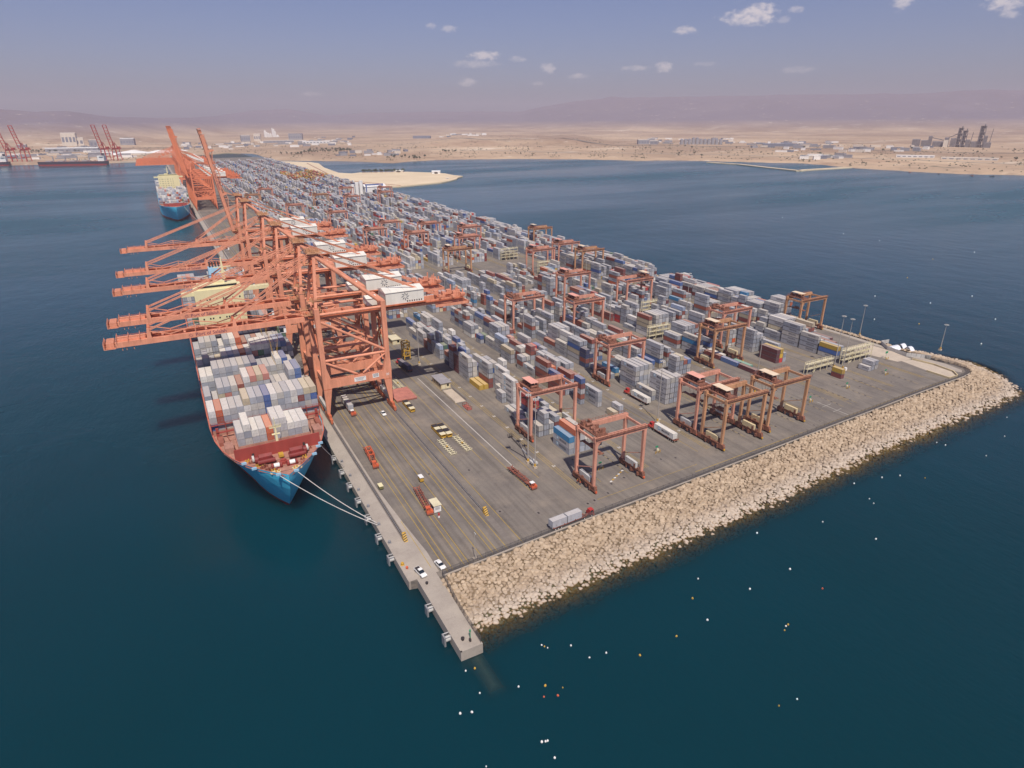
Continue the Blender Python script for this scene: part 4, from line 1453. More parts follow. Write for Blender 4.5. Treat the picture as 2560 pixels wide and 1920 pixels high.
def make_rtg(mk, label, loc, tx, roofmat, grp='yard gantry cranes astride the container blocks'):
    t = thing('yard_gantry', label, 'gantry crane', loc, 0, grp)
    P = lambda m, name, mat=mk, par=t: m.build(name, mat, par)
    md = M['rtg_dirty']
    for sx in (0, RS):
        for sy in (0, RD):
            s = 1 if sx == 0 else -1
            P(MB().frus((sx, sy, 2.2), (1.0, 1.0), (sx+s*.05, sy, RH), (1.2, 1.25)), 'leg')
            bg = MB().box(sx-.6, sx+.6, sy-1.7, sy+1.7, .8, 2.2)
            bo = P(bg, 'bogie', md)
            for w in (-.95, .95):
                wm = MB().tube((sx-.45, sy+w, .72), (sx+.45, sy+w, .72), .72, 12)
                P(wm, 'wheel', M['tyre'], bo)
            if sy == 0:
                P(MB().box(sx-.35, sx+.35, -2.1, -1.55, .5, 1.2), 'bumper', M['yellow'] if mk is M['rtg_tan'] else M['orange'], bo)
        sb = P(MB().box(sx-.6, sx+.6, -1.4, RD+1.4, 1.6, 2.9), 'sill_beam', md)
        side = -1 if sx == 0 else 1
        hb = MB().box(sx-.2 if side < 0 else sx-.9, sx+.9 if side < 0 else sx+.2, 2.4, RD-2.4, 3.0, 5.2)
        hh = P(hb, 'engine_house', M['lightgrey'] if mk is M['rtg_pink'] else M['hutwall'])
        P(MB().box(sx-.9, sx+.9, 1.6, RD-1.4, 2.7, 2.85).rail((sx+side*.9, 1.6, 2.85), (sx+side*.9, RD-1.4, 2.85), 1.0, 1.2, .07), 'side_platform', md, sb)
        clut = MB()
        rr = random.Random(3+sx)
        for i in range(20):
            h = rr.uniform(.4, 1.9)
            clut.cbox((sx+rr.uniform(-.8, .8), rr.uniform(1.0, RD-1.0), 2.8+h/2 if i % 2 else 1.3), (rr.uniform(.3, .8), rr.uniform(.4, 1.2), h))
        P(clut, 'machinery', md, sb)['kind'] = 'stuff'
        P(MB().beam((sx, .4, 10.5), (sx, RD-.4, 5.6), .26), 'side_brace')
        P(MB().box(sx-.3, sx+.3, .4, RD-.4, RH-.1, RH+.9), 'top_cross_beam')
    for sy in (0, RD):
        g = P(MB().box(-.7, RS+.7, sy-.65, sy+.65, RH, RH+1.9), 'girder')
        P(MB().xprof([(sy-.45, RH), (sy+.45, RH), (sy+.45, RH-.01), (sy-.45, RH-.01)], .4, 1.0).add(
            [(.45, sy-.4, RH), (2.6, sy-.4, RH), (.45, sy-.4, RH-2.2), (.45, sy+.4, RH), (2.6, sy+.4, RH), (.45, sy+.4, RH-2.2)],
            [(0, 1, 2), (3, 5, 4), (1, 4, 5, 2), (0, 3, 4, 1), (0, 2, 5, 3)]), 'knee_plate', mk, g)
        o = 1 if sy else -1
        wk = MB().box(-.5, RS+.5, sy+o*.55 if o > 0 else sy-1.3, sy+1.3 if o > 0 else sy-.55, RH+1.4, RH+1.5)
        wk.rail((-.5, sy+o*1.3, RH+1.5), (RS+.5, sy+o*1.3, RH+1.5), 1.05, 1.5, .07)
        P(wk, 'walkway', md, g)
        P(MB().box(-.6, RS+.6, sy-.1, sy+.1, RH+1.91, RH+2.0), 'trolley_rail', md, g)
    # trolley with hoist machinery, sun roof, cab and spreader
    tm = MB().box(tx-2.4, tx+2.4, -.4, RD+.4, RH+1.95, RH+2.4)
    rr = random.Random(int(tx*10))
    for i in range(14):
        h = rr.uniform(.5, 1.9)
        tm.cbox((tx+rr.uniform(-1.8, 1.8), rr.uniform(1.2, RD-1.2), RH+2.4+h/2), (rr.uniform(.4, 1.5), rr.uniform(.5, 1.8), h))
    for i in range(3):
        tm.tube((tx-1.4, 2.6+i*2.6, RH+3.1), (tx+1.2, 2.6+i*2.6, RH+3.1), .55, 10)
    tm.rail((tx-2.4, -.4, RH+2.4), (tx+2.4, -.4, RH+2.4), 1.1, 1.0, .07).rail((tx-2.4, RD+.4, RH+2.4), (tx+2.4, RD+.4, RH+2.4), 1.1, 1.0, .07)
    tr = P(tm, 'trolley', md)
    if roofmat:
        for y0, y1 in ((1.6, 5.6), (5.7, 9.7)):
            P(MB().xprof([(y0, RH+5.0), (y1, RH+5.0), (y1, RH+5.1), (y0, RH+5.1)], tx-1.9, tx+1.9), 'sun_roof', roofmat, tr)
        for y in (1.8, 9.5):
            P(MB().box(tx-1.8, tx-1.7, y-.05, y+.05, RH+2.4, RH+5.0).box(tx+1.7, tx+1.8, y-.05, y+.05, RH+2.4, RH+5.0), 'roof_post', md, tr)
    cb = P(MB().box(tx-.9, tx+.9, .9, 2.9, RH-2.6, RH-.2), 'operator_cab', M['house_white'], t)
    P(MB().box(tx-.7, tx+.7, .86, .9, RH-2.2, RH-1.0).box(tx-.94, tx-.9, 1.2, 2.6, RH-2.2, RH-1.0), 'cab_window', M['glass'], cb)
    zs = RH-5.5
    sp = MB().box(tx-1.1, tx+1.1, RD/2-6.1, RD/2-5.6, zs, zs+.4).box(tx-1.1, tx+1.1, RD/2+5.6, RD/2+6.1, zs, zs+.4).box(tx-.5, tx+.5, RD/2-5.7, RD/2+5.7, zs+.1, zs+.6).box(tx-1, tx+1, RD/2-1.3, RD/2+1.3, zs+.6, zs+1.4)
    for a in (-1, 1):
        for b in (-1, 1):
            sp.beam((tx+a*.8, RD/2+b*1.1, zs+1.4), (tx+a*1.6, RD/2+b*2.6, RH+2), .07)
    P(sp, 'spreader', md)
    stm = MB()
    stm.box(RS+.5, RS+.56, -.3, -.24, 2.7, RH+1.5).box(RS+.5, RS+.56, .24, .3, 2.7, RH+1.5)
    for i in range(30):
        stm.box(RS+.5, RS+.56, -.24, .24, 3+i*.6, 3.06+i*.6)
    P(stm, 'ladder', md)
    return t


roof_pink = paint('pink_sun_roof', lin(226, 164, 146), .6, .06)
roof_cream = paint('cream_sun_roof', lin(226, 204, 176), .6, .06)
rp = make_rtg(M['rtg_pink'], 'pink yard gantry nearest the fence in the first block, without a sun roof', (121.6, 163.4, 0), 2.6, None)
rp2 = make_rtg(M['rtg_pink'], 'pink yard gantry second from the fence in the first block', (121.6, 209.8, 0), 2.9, roof_pink)
rt1 = make_rtg(M['rtg_tan'], 'tan yard gantry nearest the fence in the third block', (187.0, 164.6, 0), 2.8, roof_cream)
rt_r = make_rtg(M['rtg_pink'], 'pink yard gantry in the sixth block with its trolley at the far side', (282, 351, 0), 19.2, roof_cream)
index_kids()
BLKN = ['first', 'second', 'third', 'fourth', 'fifth', 'sixth', 'seventh', 'eighth']
RT = [(2, 180.3, 'p2', 'second from the fence'), (2, 243.8, 'p', 'third from the fence'), (2, 346, 'p', 'fourth from the fence'), (2, 673, 'p2', 'fifth from the fence'), (2, 834, 'p2', 'sixth from the fence'),
      (3, 167.2, 't', 'nearest the fence'), (3, 321, 'p2', 'second from the fence'), (3, 523, 't', 'astride the tank containers'), (3, 628, 'p', 'fourth from the fence'), (3, 716, 'p2', 'fifth from the fence'), (3, 1060, 't', 'farthest of its block'),
      (4, 237, 't', 'nearest the fence'), (4, 388, 'p2', 'second from the fence'), (4, 580, 'p2', 'third from the fence'), (4, 684, 'p2', 'fourth from the fence'), (4, 1009, 'p2', 'farthest of its block'),
      (5, 259.5, 'p', 'nearest the fence'), (5, 485, 'p2', 'beside the empty reefer rack'), (5, 637, 'p2', 'fourth from the fence'), (5, 1151, 'p2', 'farthest of its block'),
      (6, 461, 't', 'nearest the fence'), (6, 500, 'p2', 'second from the fence'), (6, 1046, 'p2', 'farthest of its block'),
      (7, 254.5, 't', 'standing alone at the water side'), (7, 590, 't', 'astride the long outer wall of containers'), (7, 1127, 'p2', 'farthest of its block'),
      (0, 1111, 't', 'farthest of its block'), (1, 1200, 'p2', 'far down the yard'), (1, 940, 'p', 'beyond the second crane group')]


def merged(root, name):
    """one mesh of a thing and its parts, for copies too far off to show them"""
    bpy.context.view_layer.update()
    inv = root.matrix_world.inverted()
    bm = bmesh.new()
    mats = []
    def walk(ob):
        if ob.data:
            n0 = len(bm.faces)
            tmp = ob.data.copy(); tmp.transform(inv @ ob.matrix_world)
            bm.from_mesh(tmp); bpy.data.meshes.remove(tmp)
            bm.faces.ensure_lookup_table()
            idx = []
            for m in ob.data.materials:
                if m not in mats: mats.append(m)
                idx.append(mats.index(m))
            for f in bm.faces[n0:]:
                f.material_index = idx[f.material_index]
        for k in KIDS.get(ob.name, ()):
            walk(k)
    walk(root)
    me_ = bpy.data.meshes.new(name)
    bm.to_mesh(me_); bm.free()
    for m in mats: me_.materials.append(m)
    return me_


FARM = {'p': merged(rp, 'yard_gantry'), 'p2': merged(rp2, 'yard_gantry'), 't': merged(rt1, 'yard_gantry')}
for b, y, k, txt in RT:
    src = {'p': rp, 'p2': rp2, 't': rt1}[k]
    if y > 600:
        c_ = link('yard_gantry', FARM[k])
        tag(c_, 'x', 'gantry crane', src['group'])
    else:
        c_ = dup(src)
    c_.location = (LEG[b], y, 0)
    c_['label'] = '%s yard gantry in %s block from quay, %s' % ('tan' if k == 't' else 'pink', BLKN[b], txt)

# ================================================================== CONTAINER SHIPS
# local frame: y = 0 at the stem head, +y aft, x = 0 on the centreline, z as in the world
def ship_hull(t, L, hb, dz, mats, wl=-3.0):
    """lofted hull: flared bow with a raked stem, full midbody, transom stern"""
    st = [0, 2, 5, 9, 14, 20, 28, 38, 50, 66, 90, 140, 200, L-60, L-30, L-10, L]
    def half(y, k):      # k = 0 at keel line .. 1 at deck
        dk = hb*(1-max(0, 1-y/62.0)**3.5) if y < 62 else hb
        y2 = y-19.0
        wlb = 0 if y2 <= 0 else (hb*(1-max(0, 1-y2/95.0)**1.9) if y2 < 95 else hb)
        if y > L-60:
            a = (y-(L-60))/60
            dk *= 1-.06*a
            wlb *= 1-.35*a*a
        return wlb*(1-k**1.4)+dk*k**1.4
    ks = [0, .2, .34, .5, .7, .86, 1.0]
    z_of = lambda k: (wl-2.5)+(dz-(wl-2.5))*k
    rows = []
    for y in st:
        pts = []
        for k in ks:
            # the stem rakes forward with height
            yy = y
            rake = 19.0*(1-k)**1.7
            if y < 40:
                yy = y+rake*(1-y/40.0)**1.0*1.0
            b = half(yy if y >= 40 else y+rake*.0+(0), k) if y >= 40 else None
            if b is None:
                dk = half(y, 1.0)
                full = half(40, k)/max(.01, half(40, 1.0))
                s = y/40.0
                b = dk*(full*s+(1-s)*(.22+.78*k**1.2))
                if y == 0: b = 0.05
            pts.append((b, yy, z_of(k)))
        rows.append(pts)
    sh, bt = MB(), MB()
    for a, b in zip(rows, rows[1:]):
        for j in range(len(ks)-1):
            for s in (1, -1):
                q = [(s*a[j][0], a[j][1], a[j][2]), (s*b[j][0], b[j][1], b[j][2]), (s*b[j+1][0], b[j+1][1], b[j+1][2]), (s*a[j+1][0], a[j+1][1], a[j+1][2])]
                (bt if j < 1 else sh).quad(*q)
    e = rows[-1]
    for j in range(len(ks)-1):
        sh.quad((-e[j][0], e[j][1], e[j][2]), (e[j][0], e[j][1], e[j][2]), (e[j+1][0], e[j+1][1], e[j+1][2]), (-e[j+1][0], e[j+1][1], e[j+1][2]))
    h = sh.build('hull', mats[0], t)
    bt.build('boot_topping', mats[1], t)
    bb = MB()
    prev = None
    for i in range(7):
        a = i/6
        r0 = 2.6*math.sin(min(1, a*1.6+.12)*PI/2)
        cen = (0, 13.5+a*16, wl-1.3)
        ring = [(cen[0]+math.cos(2*PI*k/12)*r0, cen[1], cen[2]+math.sin(2*PI*k/12)*r0*.9) for k in range(12)]
        o_ = len(bb.v)
        bb.v += ring
        if prev is not None:
            for k in range(12):
                bb.f.append((prev+k, prev+(k+1) % 12, o_+(k+1) % 12, o_+k)); bb.m.append(0)
        prev = o_
    bb.f.append(tuple(range(12))); bb.m.append(0)
    bb.build('bulbous_bow', mats[1], t)
    # deck inside a bulwark
    dm_ = MB()
    for a, b in zip(rows, rows[1:]):
        pa, pb = a[-1], b[-1]
        dm_.quad((-pa[0]*.985, pa[1]+.2, dz-1.0), (pa[0]*.985, pa[1]+.2, dz-1.0), (pb[0]*.985, pb[1], dz-1.0), (-pb[0]*.985, pb[1], dz-1.0))
    dm_.build('deck', mats[2], t)
    bwk = MB()
    for a, b in zip(rows, rows[1:]):
        for s in (1, -1):
            pa, pb = a[-1], b[-1]
            bwk.quad((s*pa[0]*.975, pa[1]+.3, dz-1.0), (s*pb[0]*.975, pb[1]+.0, dz-1.0), (s*pb[0]*.975, pb[1], dz+.02), (s*pa[0]*.975, pa[1]+.3, dz+.02))
            bwk.quad((s*pa[0]*.975, pa[1]+.3, dz+.02), (s*pb[0]*.975, pb[1], dz+.02), (s*pb[0], pb[1], dz+.02), (s*pa[0], pa[1], dz+.02))
    bwk.build('bulwark', mats[3], t)
    return rows


def make_ship(label, loc, L, bays, house_y, small, colours, seed, group_bays):
    t = thing('container_ship', label, 'ship', loc)
    hb, dz = 20.6, 18.2
    P = lambda m, name, mat, par=t: m.build(name, mat, par)
    ship_hull(t, L, hb, dz, (M['hull_blue'], M['boot'], M['deck_red'], M['hull_blue'] if small else paint('bulwark_cap', lin(190, 110, 90), .6, .1)))
    D = dz-1.0
    bwl = P(MB().box(-14.7, 14.6, 19.2, 19.7, D, D+4.6), 'wave_breaker', M['bulk_red'])
    for x in (-11, 0, 11):
        P(MB().add([(x-.2, 19.7, D), (x-.2, 23, D), (x-.2, 19.7, D+4.2), (x+.2, 19.7, D), (x+.2, 23, D), (x+.2, 19.7, D+4.2)], [(0, 1, 2), (3, 5, 4), (1, 4, 5, 2), (0, 2, 5, 3), (0, 3, 4, 1)]), 'stiffener', M['bulk_red'], bwl)
    P(MB().box(-9.2, -8.4, 19.13, 19.2, D+.3, D+2.1).box(8.3, 9.1, 19.13, 19.2, D+.3, D+2.1), 'doorway', M['dark'], bwl)
    if not small:
        # windlasses, winches, mooring bitts, foremast
        for s in (-1, 1):
            w = MB()
            w.box(s*5.2-2.6, s*5.2+2.6, 13.6, 16.6, D, D+.8)
            w.xprof([(13.8, D+.8), (16.4, D+.8), (16.2, D+2.6), (15, D+3.2), (14, D+2.4)], s*5.2-2.2, s*5.2+2.2)
            w.tube((s*5.2-2.9, 12.6, D+1.3), (s*5.2+2.9, 12.6, D+1.3), .8, 10)
            w.tube((s*8.2-.6, 15, D+1.4), (s*8.2+.6, 15, D+1.4), 1.35, 12)
            P(w, 'windlass', paint('windlass_red', lin(128, 44, 40), .6, .2))
            P(MB().tube((s*9.2-.35, 16, D+1.5), (s*9.2+.35, 16, D+1.5), 1.2, 12), 'winch_drum', M['rope'])
            c = MB().tube((s*2.6-.9, 8.4, D+1.1), (s*2.6+.9, 8.4, D+1.1), .75, 10)
            P(c, 'winch_drum', M['white'])
            P(MB().box(s*2.6-1.9, s*2.6+1.9, 8.0, 9.4, D, D+.7).tube((s*2.6-1.7, 8.5, D+1.0), (s*2.6-1.1, 8.5, D+1.0), 1.0, 10).tube((s*2.6+1.1, 8.5, D+1.0), (s*2.6+1.7, 8.5, D+1.0), 1.0, 10), 'mooring_winch', paint('winch_red', lin(140, 54, 48), .6, .2))
        P(MB().box(-.8, .8, 15.0, 16.4, D, D+1.7).cbox((0, 14.6, D+1.2), (1.6, .7, .9)), 'control_stand', M['yellow'])
        P(MB().tube((0, 11, D), (0, 11, D+1.0), 1.3, 12).tube((0, 11, D+1.0), (0, 11, D+1.5), .8, 12), 'mooring_roller', M['bulk_red'])
        rr = random.Random(9)
        for k in range(22):
            y = rr.uniform(5, 18.5)
            wmax = 20.6*(1-(1-y/62)**3.5)-1.8
            x = rr.choice((-1, 1))*wmax*rr.uniform(.72, 1)
            b_ = MB().tube((x, y, D), (x, y, D+.9), .28, 8).tube((x+.9, y+.3, D), (x+.9, y+.3, D+.9), .28, 8).box(x-.4, x+1.3, y-.3, y+.6, D, D+.12)
            P(b_, 'bitt', M['rustred'] if k % 3 else M['yellow'])
        for s in (-1, 1):
            P(MB().poly([(s*3.6-1.6, 4.6), (s*3.6+1.4, 4.4), (s*3.6+1.9, 5.8), (s*3.6-.4, 6.4), (s*3.6-1.9, 5.7)], D, D+.35), 'rope_coil', M['hutwall'])
        for x, y in ((-3.2, 1.2), (2.6, 1.1), (-9.8, 9.2), (-12.4, 14.5), (13, 15.2), (14.3, 17.4), (10.5, 10)):
            P(MB().box(x-.8, x+.8, y-.3, y+.35, D+.9, D+1.65), 'fairlead', M['logo_blue'])
        fm = MB().frus((0, 20.4, D), (1.1, 1.1), (0, 20.6, D+10.5), (.45, .45))
        fm.box(-2.0, 2.0, 20.2, 21.0, D+9.6, D+9.8).box(-1.4, 1.4, 20.1, 21.1, D+7.0, D+7.15).tube((0, 20.6, D+10.5), (0, 20.6, D+13.5), .12, 6).rail((-2, 20.2, D+9.8), (2, 20.2, D+9.8), 1, 1, .1)
        P(fm, 'foremast', M['cream'])
    if not small:
        for s in (-1, 1):
            P(MB().box(s*15.6-1.5, s*15.6+1.5, 26.5, 32, D, D+2.4), 'deck_locker', M['deck_red'])
            P(MB().box(s*17.6-.9, s*17.6+.9, 34.5, 40.5, D, D+1.5), 'deck_locker', M['rustred'])
            P(MB().rail((s*13.2, 24, D), (s*15.2, 41, D), 1.1, 1.5, .1), 'deck_rail', M['rustred'])
            P(MB().box(s*18.2-.5, s*18.2+.5, 40.6, 41.4, D, D+4.6).box(min(0, s*18.7), max(0, s*18.7), 40.6, 41.4, D+2.6, D+2.9), 'lashing_post', M['bulk_red'])
    # hatch coamings and lashing bridges per bay, containers on top
    cr = random.Random(seed)
    for i, (y0, n, zb, pat) in enumerate(bays):
        x_w = n*2.5
        P(MB().box(-x_w/2-.2, x_w/2+.2, y0-.3, y0+12.6, D, zb-.05), 'hatch_cover', M['deck_red'])
        if i > 0:
            lb = MB()
            for k in range(int(n/2)+1):
                x = -x_w/2+k*5.0
                lb.box(x-.12, x+.12, y0-1.0, y0-.5, D, zb+3.4)
            lb.box(-x_w/2, x_w/2, y0-1.1, y0-.4, zb+2.4, zb+2.55).rail((-x_w/2, y0-1.1, zb+2.55), (x_w/2, y0-1.1, zb+2.55), 1, 2.5, .08)
            P(lb, 'lashing_bridge', M['bulk_red'])
        hts = []
        for k in range(n):
            ts = pat[k] if isinstance(pat, list) else None
            if ts is None:
                lo, hi2 = pat
                nt = cr.randint(lo, hi2) if k % 4 == 0 or not hts else max(lo, min(hi2, hts[-1]+cr.choice((0, 0, 0, 1, -1))))
                ts = ''.join(cr.choice(colours) for _ in range(nt))
            hts.append(len(ts))
            for j, ch in enumerate(ts):
                front = 0
                ex = 2 if j == len(ts)-1 else 1
                SHIPBOX.append(dict(x=loc[0]-x_w/2+k*2.5+.03, y=loc[1]+y0, z=zb+j*(CH+.09), L=CL40, c=ch, tier=j, nt=len(ts), where='ship', col=max(0, n-1-k), bay=min(19, i), hand=0, ex=ex if j >= len(ts)-3 else 0, b=-1, r=-1, Y=0))
    # accommodation block
    hx = 14.8
    hr = 7.5 if not small else hx
    hs = P(MB().box(-hx, hr, house_y, house_y+13, D, 51.2), 'superstructure', M['cream'])
    P(MB().box(-20.4, 20.4, house_y+1.5, house_y+5.5, 48.6, 50.2), 'bridge_deck', M['cream'], hs)
    P(MB().box(-hx+2, hr-2, house_y+1.2, house_y+8, 51.2, 53.4), 'wheelhouse', M['cream'], hs)
    P(MB().box(-hx+2.3, hr-2.3, house_y+1.14, house_y+1.2, 52.1, 53.0), 'bridge_window', M['glass'], hs)
    wn_ = MB()
    for z in (30, 33.2, 36.4, 39.6, 42.8, 46):
        for x in (-12.5, -9.5, -8.2, -5.2, -2.0, -.8, 2.4, 5.6):
            wn_.box(x-.35, x+.35, house_y-.05, house_y+.01, z, z+.8)
    P(wn_, 'porthole_row', M['glass'], hs)
    P(MB().rail((-20.4, house_y+1.5, 50.2), (20.4, house_y+1.5, 50.2), 1.1, 2, .1).box(-5, 0, house_y+3, house_y+6, 53.4, 54.6), 'monkey_island', M['cream'], hs)
    rm_ = MB().frus((0, house_y+4, 55.4), (1.6, 1.6), (0, house_y+4, 66), (.5, .5))
    rm_.box(-4, 4, house_y+3.7, house_y+4.3, 61, 61.4).box(-2.2, 2.2, house_y+3.4, house_y+4.6, 58.4, 58.6)
    P(rm_, 'radar_mast', M['cream'], hs)
    fy = house_y+62 if not small else house_y+50
    P(MB().box(-6, 6, fy, fy+13, D, 40).frus((0, fy+6, 40), (8, 8), (0, fy+7, 49), (7, 7)), 'funnel', M['logo_blue'])
    for i in range(4):
        P(MB().tube((-2.4+i*1.6, fy+7, 48), (-2.4+i*1.6, fy+8, 52), .45, 8), 'exhaust_pipe', M['dark'])
    return t


# bays of the near ship: (start aft of the stem, columns, base height, tiers per column or range)
B0 = ['GG', 'GGW', 'GW', 'GW', 'OO', 'GGW', 'GGW', 'GW', 'GW', 'GW']
B1 = ['BGW', 'GRO', 'GGW', 'GGG', 'GGG', 'GGWC', 'GGGG', 'GGGG', 'GBBB', 'GGGW', 'GGGG', 'GGGG', 'GGWW', 'GGRG', 'GGGC', 'GGBC']
B2 = ['GGG', 'GG', 'GGCG', 'GWPG', 'RGGG', 'GGGR', 'BGGGW', 'GGGGP', 'GGGGC', 'GGGGP', 'GBG', 'GGG', 'GGG', 'GGCGG', 'GLGBB', 'GG']
B3 = ['GGGW', 'GGGW', 'GGGGG', 'GGPGG', 'GGGGG', 'GGWGG', 'GGGWG', 'GGGGG', 'GDBBN', 'GGGG', 'GGWG', 'GGGG', 'GGGGW', 'GGGGB', 'GGGG', 'GGG']
bays1 = [(27.5, 10, 19.0, B0), (44.5, 16, 19.4, B1), (60.5, 16, 19.6, B2), (76, 16, 19.8, B3), (91, 16, 20, (4, 6)), (106, 16, 20, (5, 6)), (121, 16, 20, (5, 6)), (160, 16, 20, (4, 6)), (175.5, 16, 20, (4, 5)),
         (190.5, 16, 20, (3, 5)), (222, 16, 20, (4, 6)), (237, 16, 20, (4, 6)), (252, 16, 20, (3, 5)), (267, 16, 20, (3, 5)), (282, 15, 20, (3, 5))]
COL1 = 'GGGGGGGGWWWCGGRPBGGGGWGGGLEOGG'
ship1 = make_ship('blue container ship moored at the near end of the quay, bow towards the camera', (21.4, 198.0, 0), 318, bays1, 142, False, COL1, 4, 'near')
bays2 = [(27.5, 10, 19.0, (1, 2)), (44.5, 16, 19.4, (3, 4))]+[(60+15*i, 16, 20, (4, 6)) for i in range(5)]+[(160+15.2*i, 16, 20, (4, 6)) for i in range(8)]
ship2 = make_ship('small distant blue container ship moored behind the raised crane booms', (20.0, 1035.0, 0), 300, bays2, 140, True, COL1+'WWWW', 8, 'far')
# far bays first count for nothing as singles
for q in SHIPBOX:
    if q['y'] > 900:
        q['ex'] = 0

# mooring lines
def sag(p, q, d, r=.13):
    m = MB()
    p, q = Vector(p), Vector(q)
    N = 10
    pts = [p.lerp(q, i/N)-Vector((0, 0, d*4*(i/N)*(1-i/N))) for i in range(N+1)]
    for a, b in zip(pts, pts[1:]):
        m.tube(a, b, r, 6)
    return m


tag(sag((18.4, 199.3, 18.0), (44.9, 180.9, .6), 1.2).build('mooring_line', M['rope']), 'pale mooring rope from the bow, lower of the pair', 'rope', 'bow mooring lines')
tag(sag((24.2, 199.3, 18.0), (45.0, 182.3, .6), 1.1).build('mooring_line', M['rope']), 'pale mooring rope from the bow, upper of the pair', 'rope', 'bow mooring lines')
tag(sag((35.5, 214, 18.0), (45.2, 226, .6), .5, .1).build('mooring_line', M['rope']), 'short mooring rope from the forecastle side to the quay', 'rope')
tag(sag((30, 1047, 18.0), (45.2, 985, .6), 2).build('mooring_line', M['rope']), 'mooring rope from the bow of the distant ship', 'rope')
place_containers()

# ================================================================== SMALLER THINGS ON THE TERMINAL
# ---- fence along the breakwater: posts, rails, wire mesh
def mat_mesh():
    m, n, l, b = newmat('wire_mesh')
    l.new(posvec(n, l), n.new('ShaderNodeTexNoise').inputs['Vector'])
    b.inputs['Base Color'].default_value = (*lin(92, 90, 92), 1)
    tr = n.new('ShaderNodeBsdfTransparent')
    mx = n.new('ShaderNodeMixShader'); mx.inputs[0].default_value = .55
    l.new(b.outputs[0], mx.inputs[1]); l.new(tr.outputs[0], mx.inputs[2])
    l.new(mx.outputs[0], n['Material Output'].inputs['Surface'])
    return m


M['wire'] = mat_mesh()
postm = MB().tube((0, 0, 0), (0, 0, 2.3), .07, 6).beam((0, 0, 2.25), (0, -.35, 2.55), .07).mesh('post', M['fence'])


def fence(pts, label, step=3.0, h=2.2, base=.0):
    f = thing('chain_link_fence', label, 'fence', (pts[0][0], pts[0][1], 0))
    o = Vector((pts[0][0], pts[0][1], 0))
    rl, wm = MB(), MB()
    for a, b in zip(pts, pts[1:]):
        L = math.dist(a, b)
        n = max(1, round(L/step))
        for i in range(n):
            p = (a[0]+(b[0]-a[0])*i/n-o.x, a[1]+(b[1]-a[1])*i/n-o.y, base)
            link('post', postm, f, p)
        A, B = Vector((a[0]-o.x, a[1]-o.y, base)), Vector((b[0]-o.x, b[1]-o.y, base))
        for z in (.25, 1.2, 2.15):
            rl.beam(A+Vector((0, 0, z)), B+Vector((0, 0, z)), .07)
        wm.quad(A+Vector((0, 0, .1)), B+Vector((0, 0, .1)), B+Vector((0, 0, h)), A+Vector((0, 0, h)))
    rl.build('fence_rail', M['fence'], f)
    wm.build('wire_mesh', M['wire'], f)
    return f


fence([(54.6, 146.9), (105.9, 150.2), (160, 152.6), (248, 157.4), (318, 160.7), (361, 162.3), (368, 163.3), (372.6, 167.5), (374, 174), (371.8, 184), (369.6, 196)], 'long grey chain-link fence on top of the stone breakwater', 3.0)
fence([(53.1, 117.2), (53.3, 131), (54.5, 146.9)], 'grey chain-link fence along the edge of the narrow quay finger', 2.6)
kerb = MB()
for a, b in zip([(54.6, 146.5), (105.9, 149.8), (160, 152.2), (248, 157.0), (318, 160.3), (361, 161.9)], [(105.9, 149.8), (160, 152.2), (248, 157.0), (318, 160.3), (361, 161.9), (368, 162.9)]):
    kerb.beam((a[0], a[1], .12), (b[0], b[1], .12), .5, .35)
struct(kerb.build('fence_kerb', M['concrete']))

# ---- quay fenders and bollards
def fender(y, x, i):
    t = thing('quay_fender', 'grey quay fender, %s from the quay corner' % ORD[i] if x < 46 else 'grey fender on the quay finger, %s' % ('near its root' if y > 130 else 'near its tip'), 'fender', (x, y, 0), 0, 'fenders along the quay wall')
    MB().tube((0, 0, -1.2), (-1.5, 0, -1.2), .8, 12).build('rubber_cone', M['lightgrey'], t)
    MB().box(-1.95, -1.5, -1.0, 1.0, -2.9, .1).build('fender_panel', M['grey'], t)
    MB().box(-1.5, 0, -.9, -.7, -.1, .1).box(-1.5, 0, .7, .9, -.1, .1).build('chain_bracket', M['lightgrey'], t)


for i, y in enumerate((163.4, 175.9, 188.6, 200.9, 212.9, 224.3, 237.1)):
    fender(y, QX, i)
fender(136.5, 47.1, 0); fender(123.9, 47.1, 1)
for i, y in enumerate((157.5, 170.2, 181.6, 194.2, 206.6, 218.4, 231)):
    b_ = MB().tube((0, 0, 0), (0, 0, .55), .35, 10, .28).tube((0, 0, .55), (0, 0, .8), .5, 10, .45).box(-.55, .55, -.55, .55, 0, .08)
    tag(b_.build('bollard', M['yellow'] if i == 0 else M['grey'], None, (45.6, y, .03)), 'mooring bollard on the quay edge, %s from the quay corner' % ORD[i], 'bollard', 'bollards along the quay edge')
tag(MB().tube((0, 0, 0), (0, 0, .5), .3, 10, .25).tube((0, 0, .5), (0, 0, .72), .45, 10).build('bollard', M['orange'], None, (46.2, 155.0, .03)), 'small orange bollard near the quay corner', 'bollard', 'bollards along the quay edge')
tag(MB().tube((0, 0, 0), (0, 0, .5), .3, 10, .25).tube((0, 0, .5), (0, 0, .72), .45, 10).build('bollard', M['dark'], None, (49.0, 145.5, .03)), 'dark bollard at the root of the quay finger', 'bollard', 'bollards along the quay edge')
nl = thing('navigation_light', 'slim green navigation light mast at the tip of the quay finger', 'light mast', (51.2, 119.6, .03))
MB().tube((0, 0, 0), (0, 0, 2.6), .14, 8).build('post', M['green'], nl)
MB().tube((0, 0, 2.6), (0, 0, 3.1), .25, 8).build('lantern', M['green'], nl)
MB().box(-.6, -.1, -1.0, -.4, 0, .9).build('battery_box', M['dark'], nl)
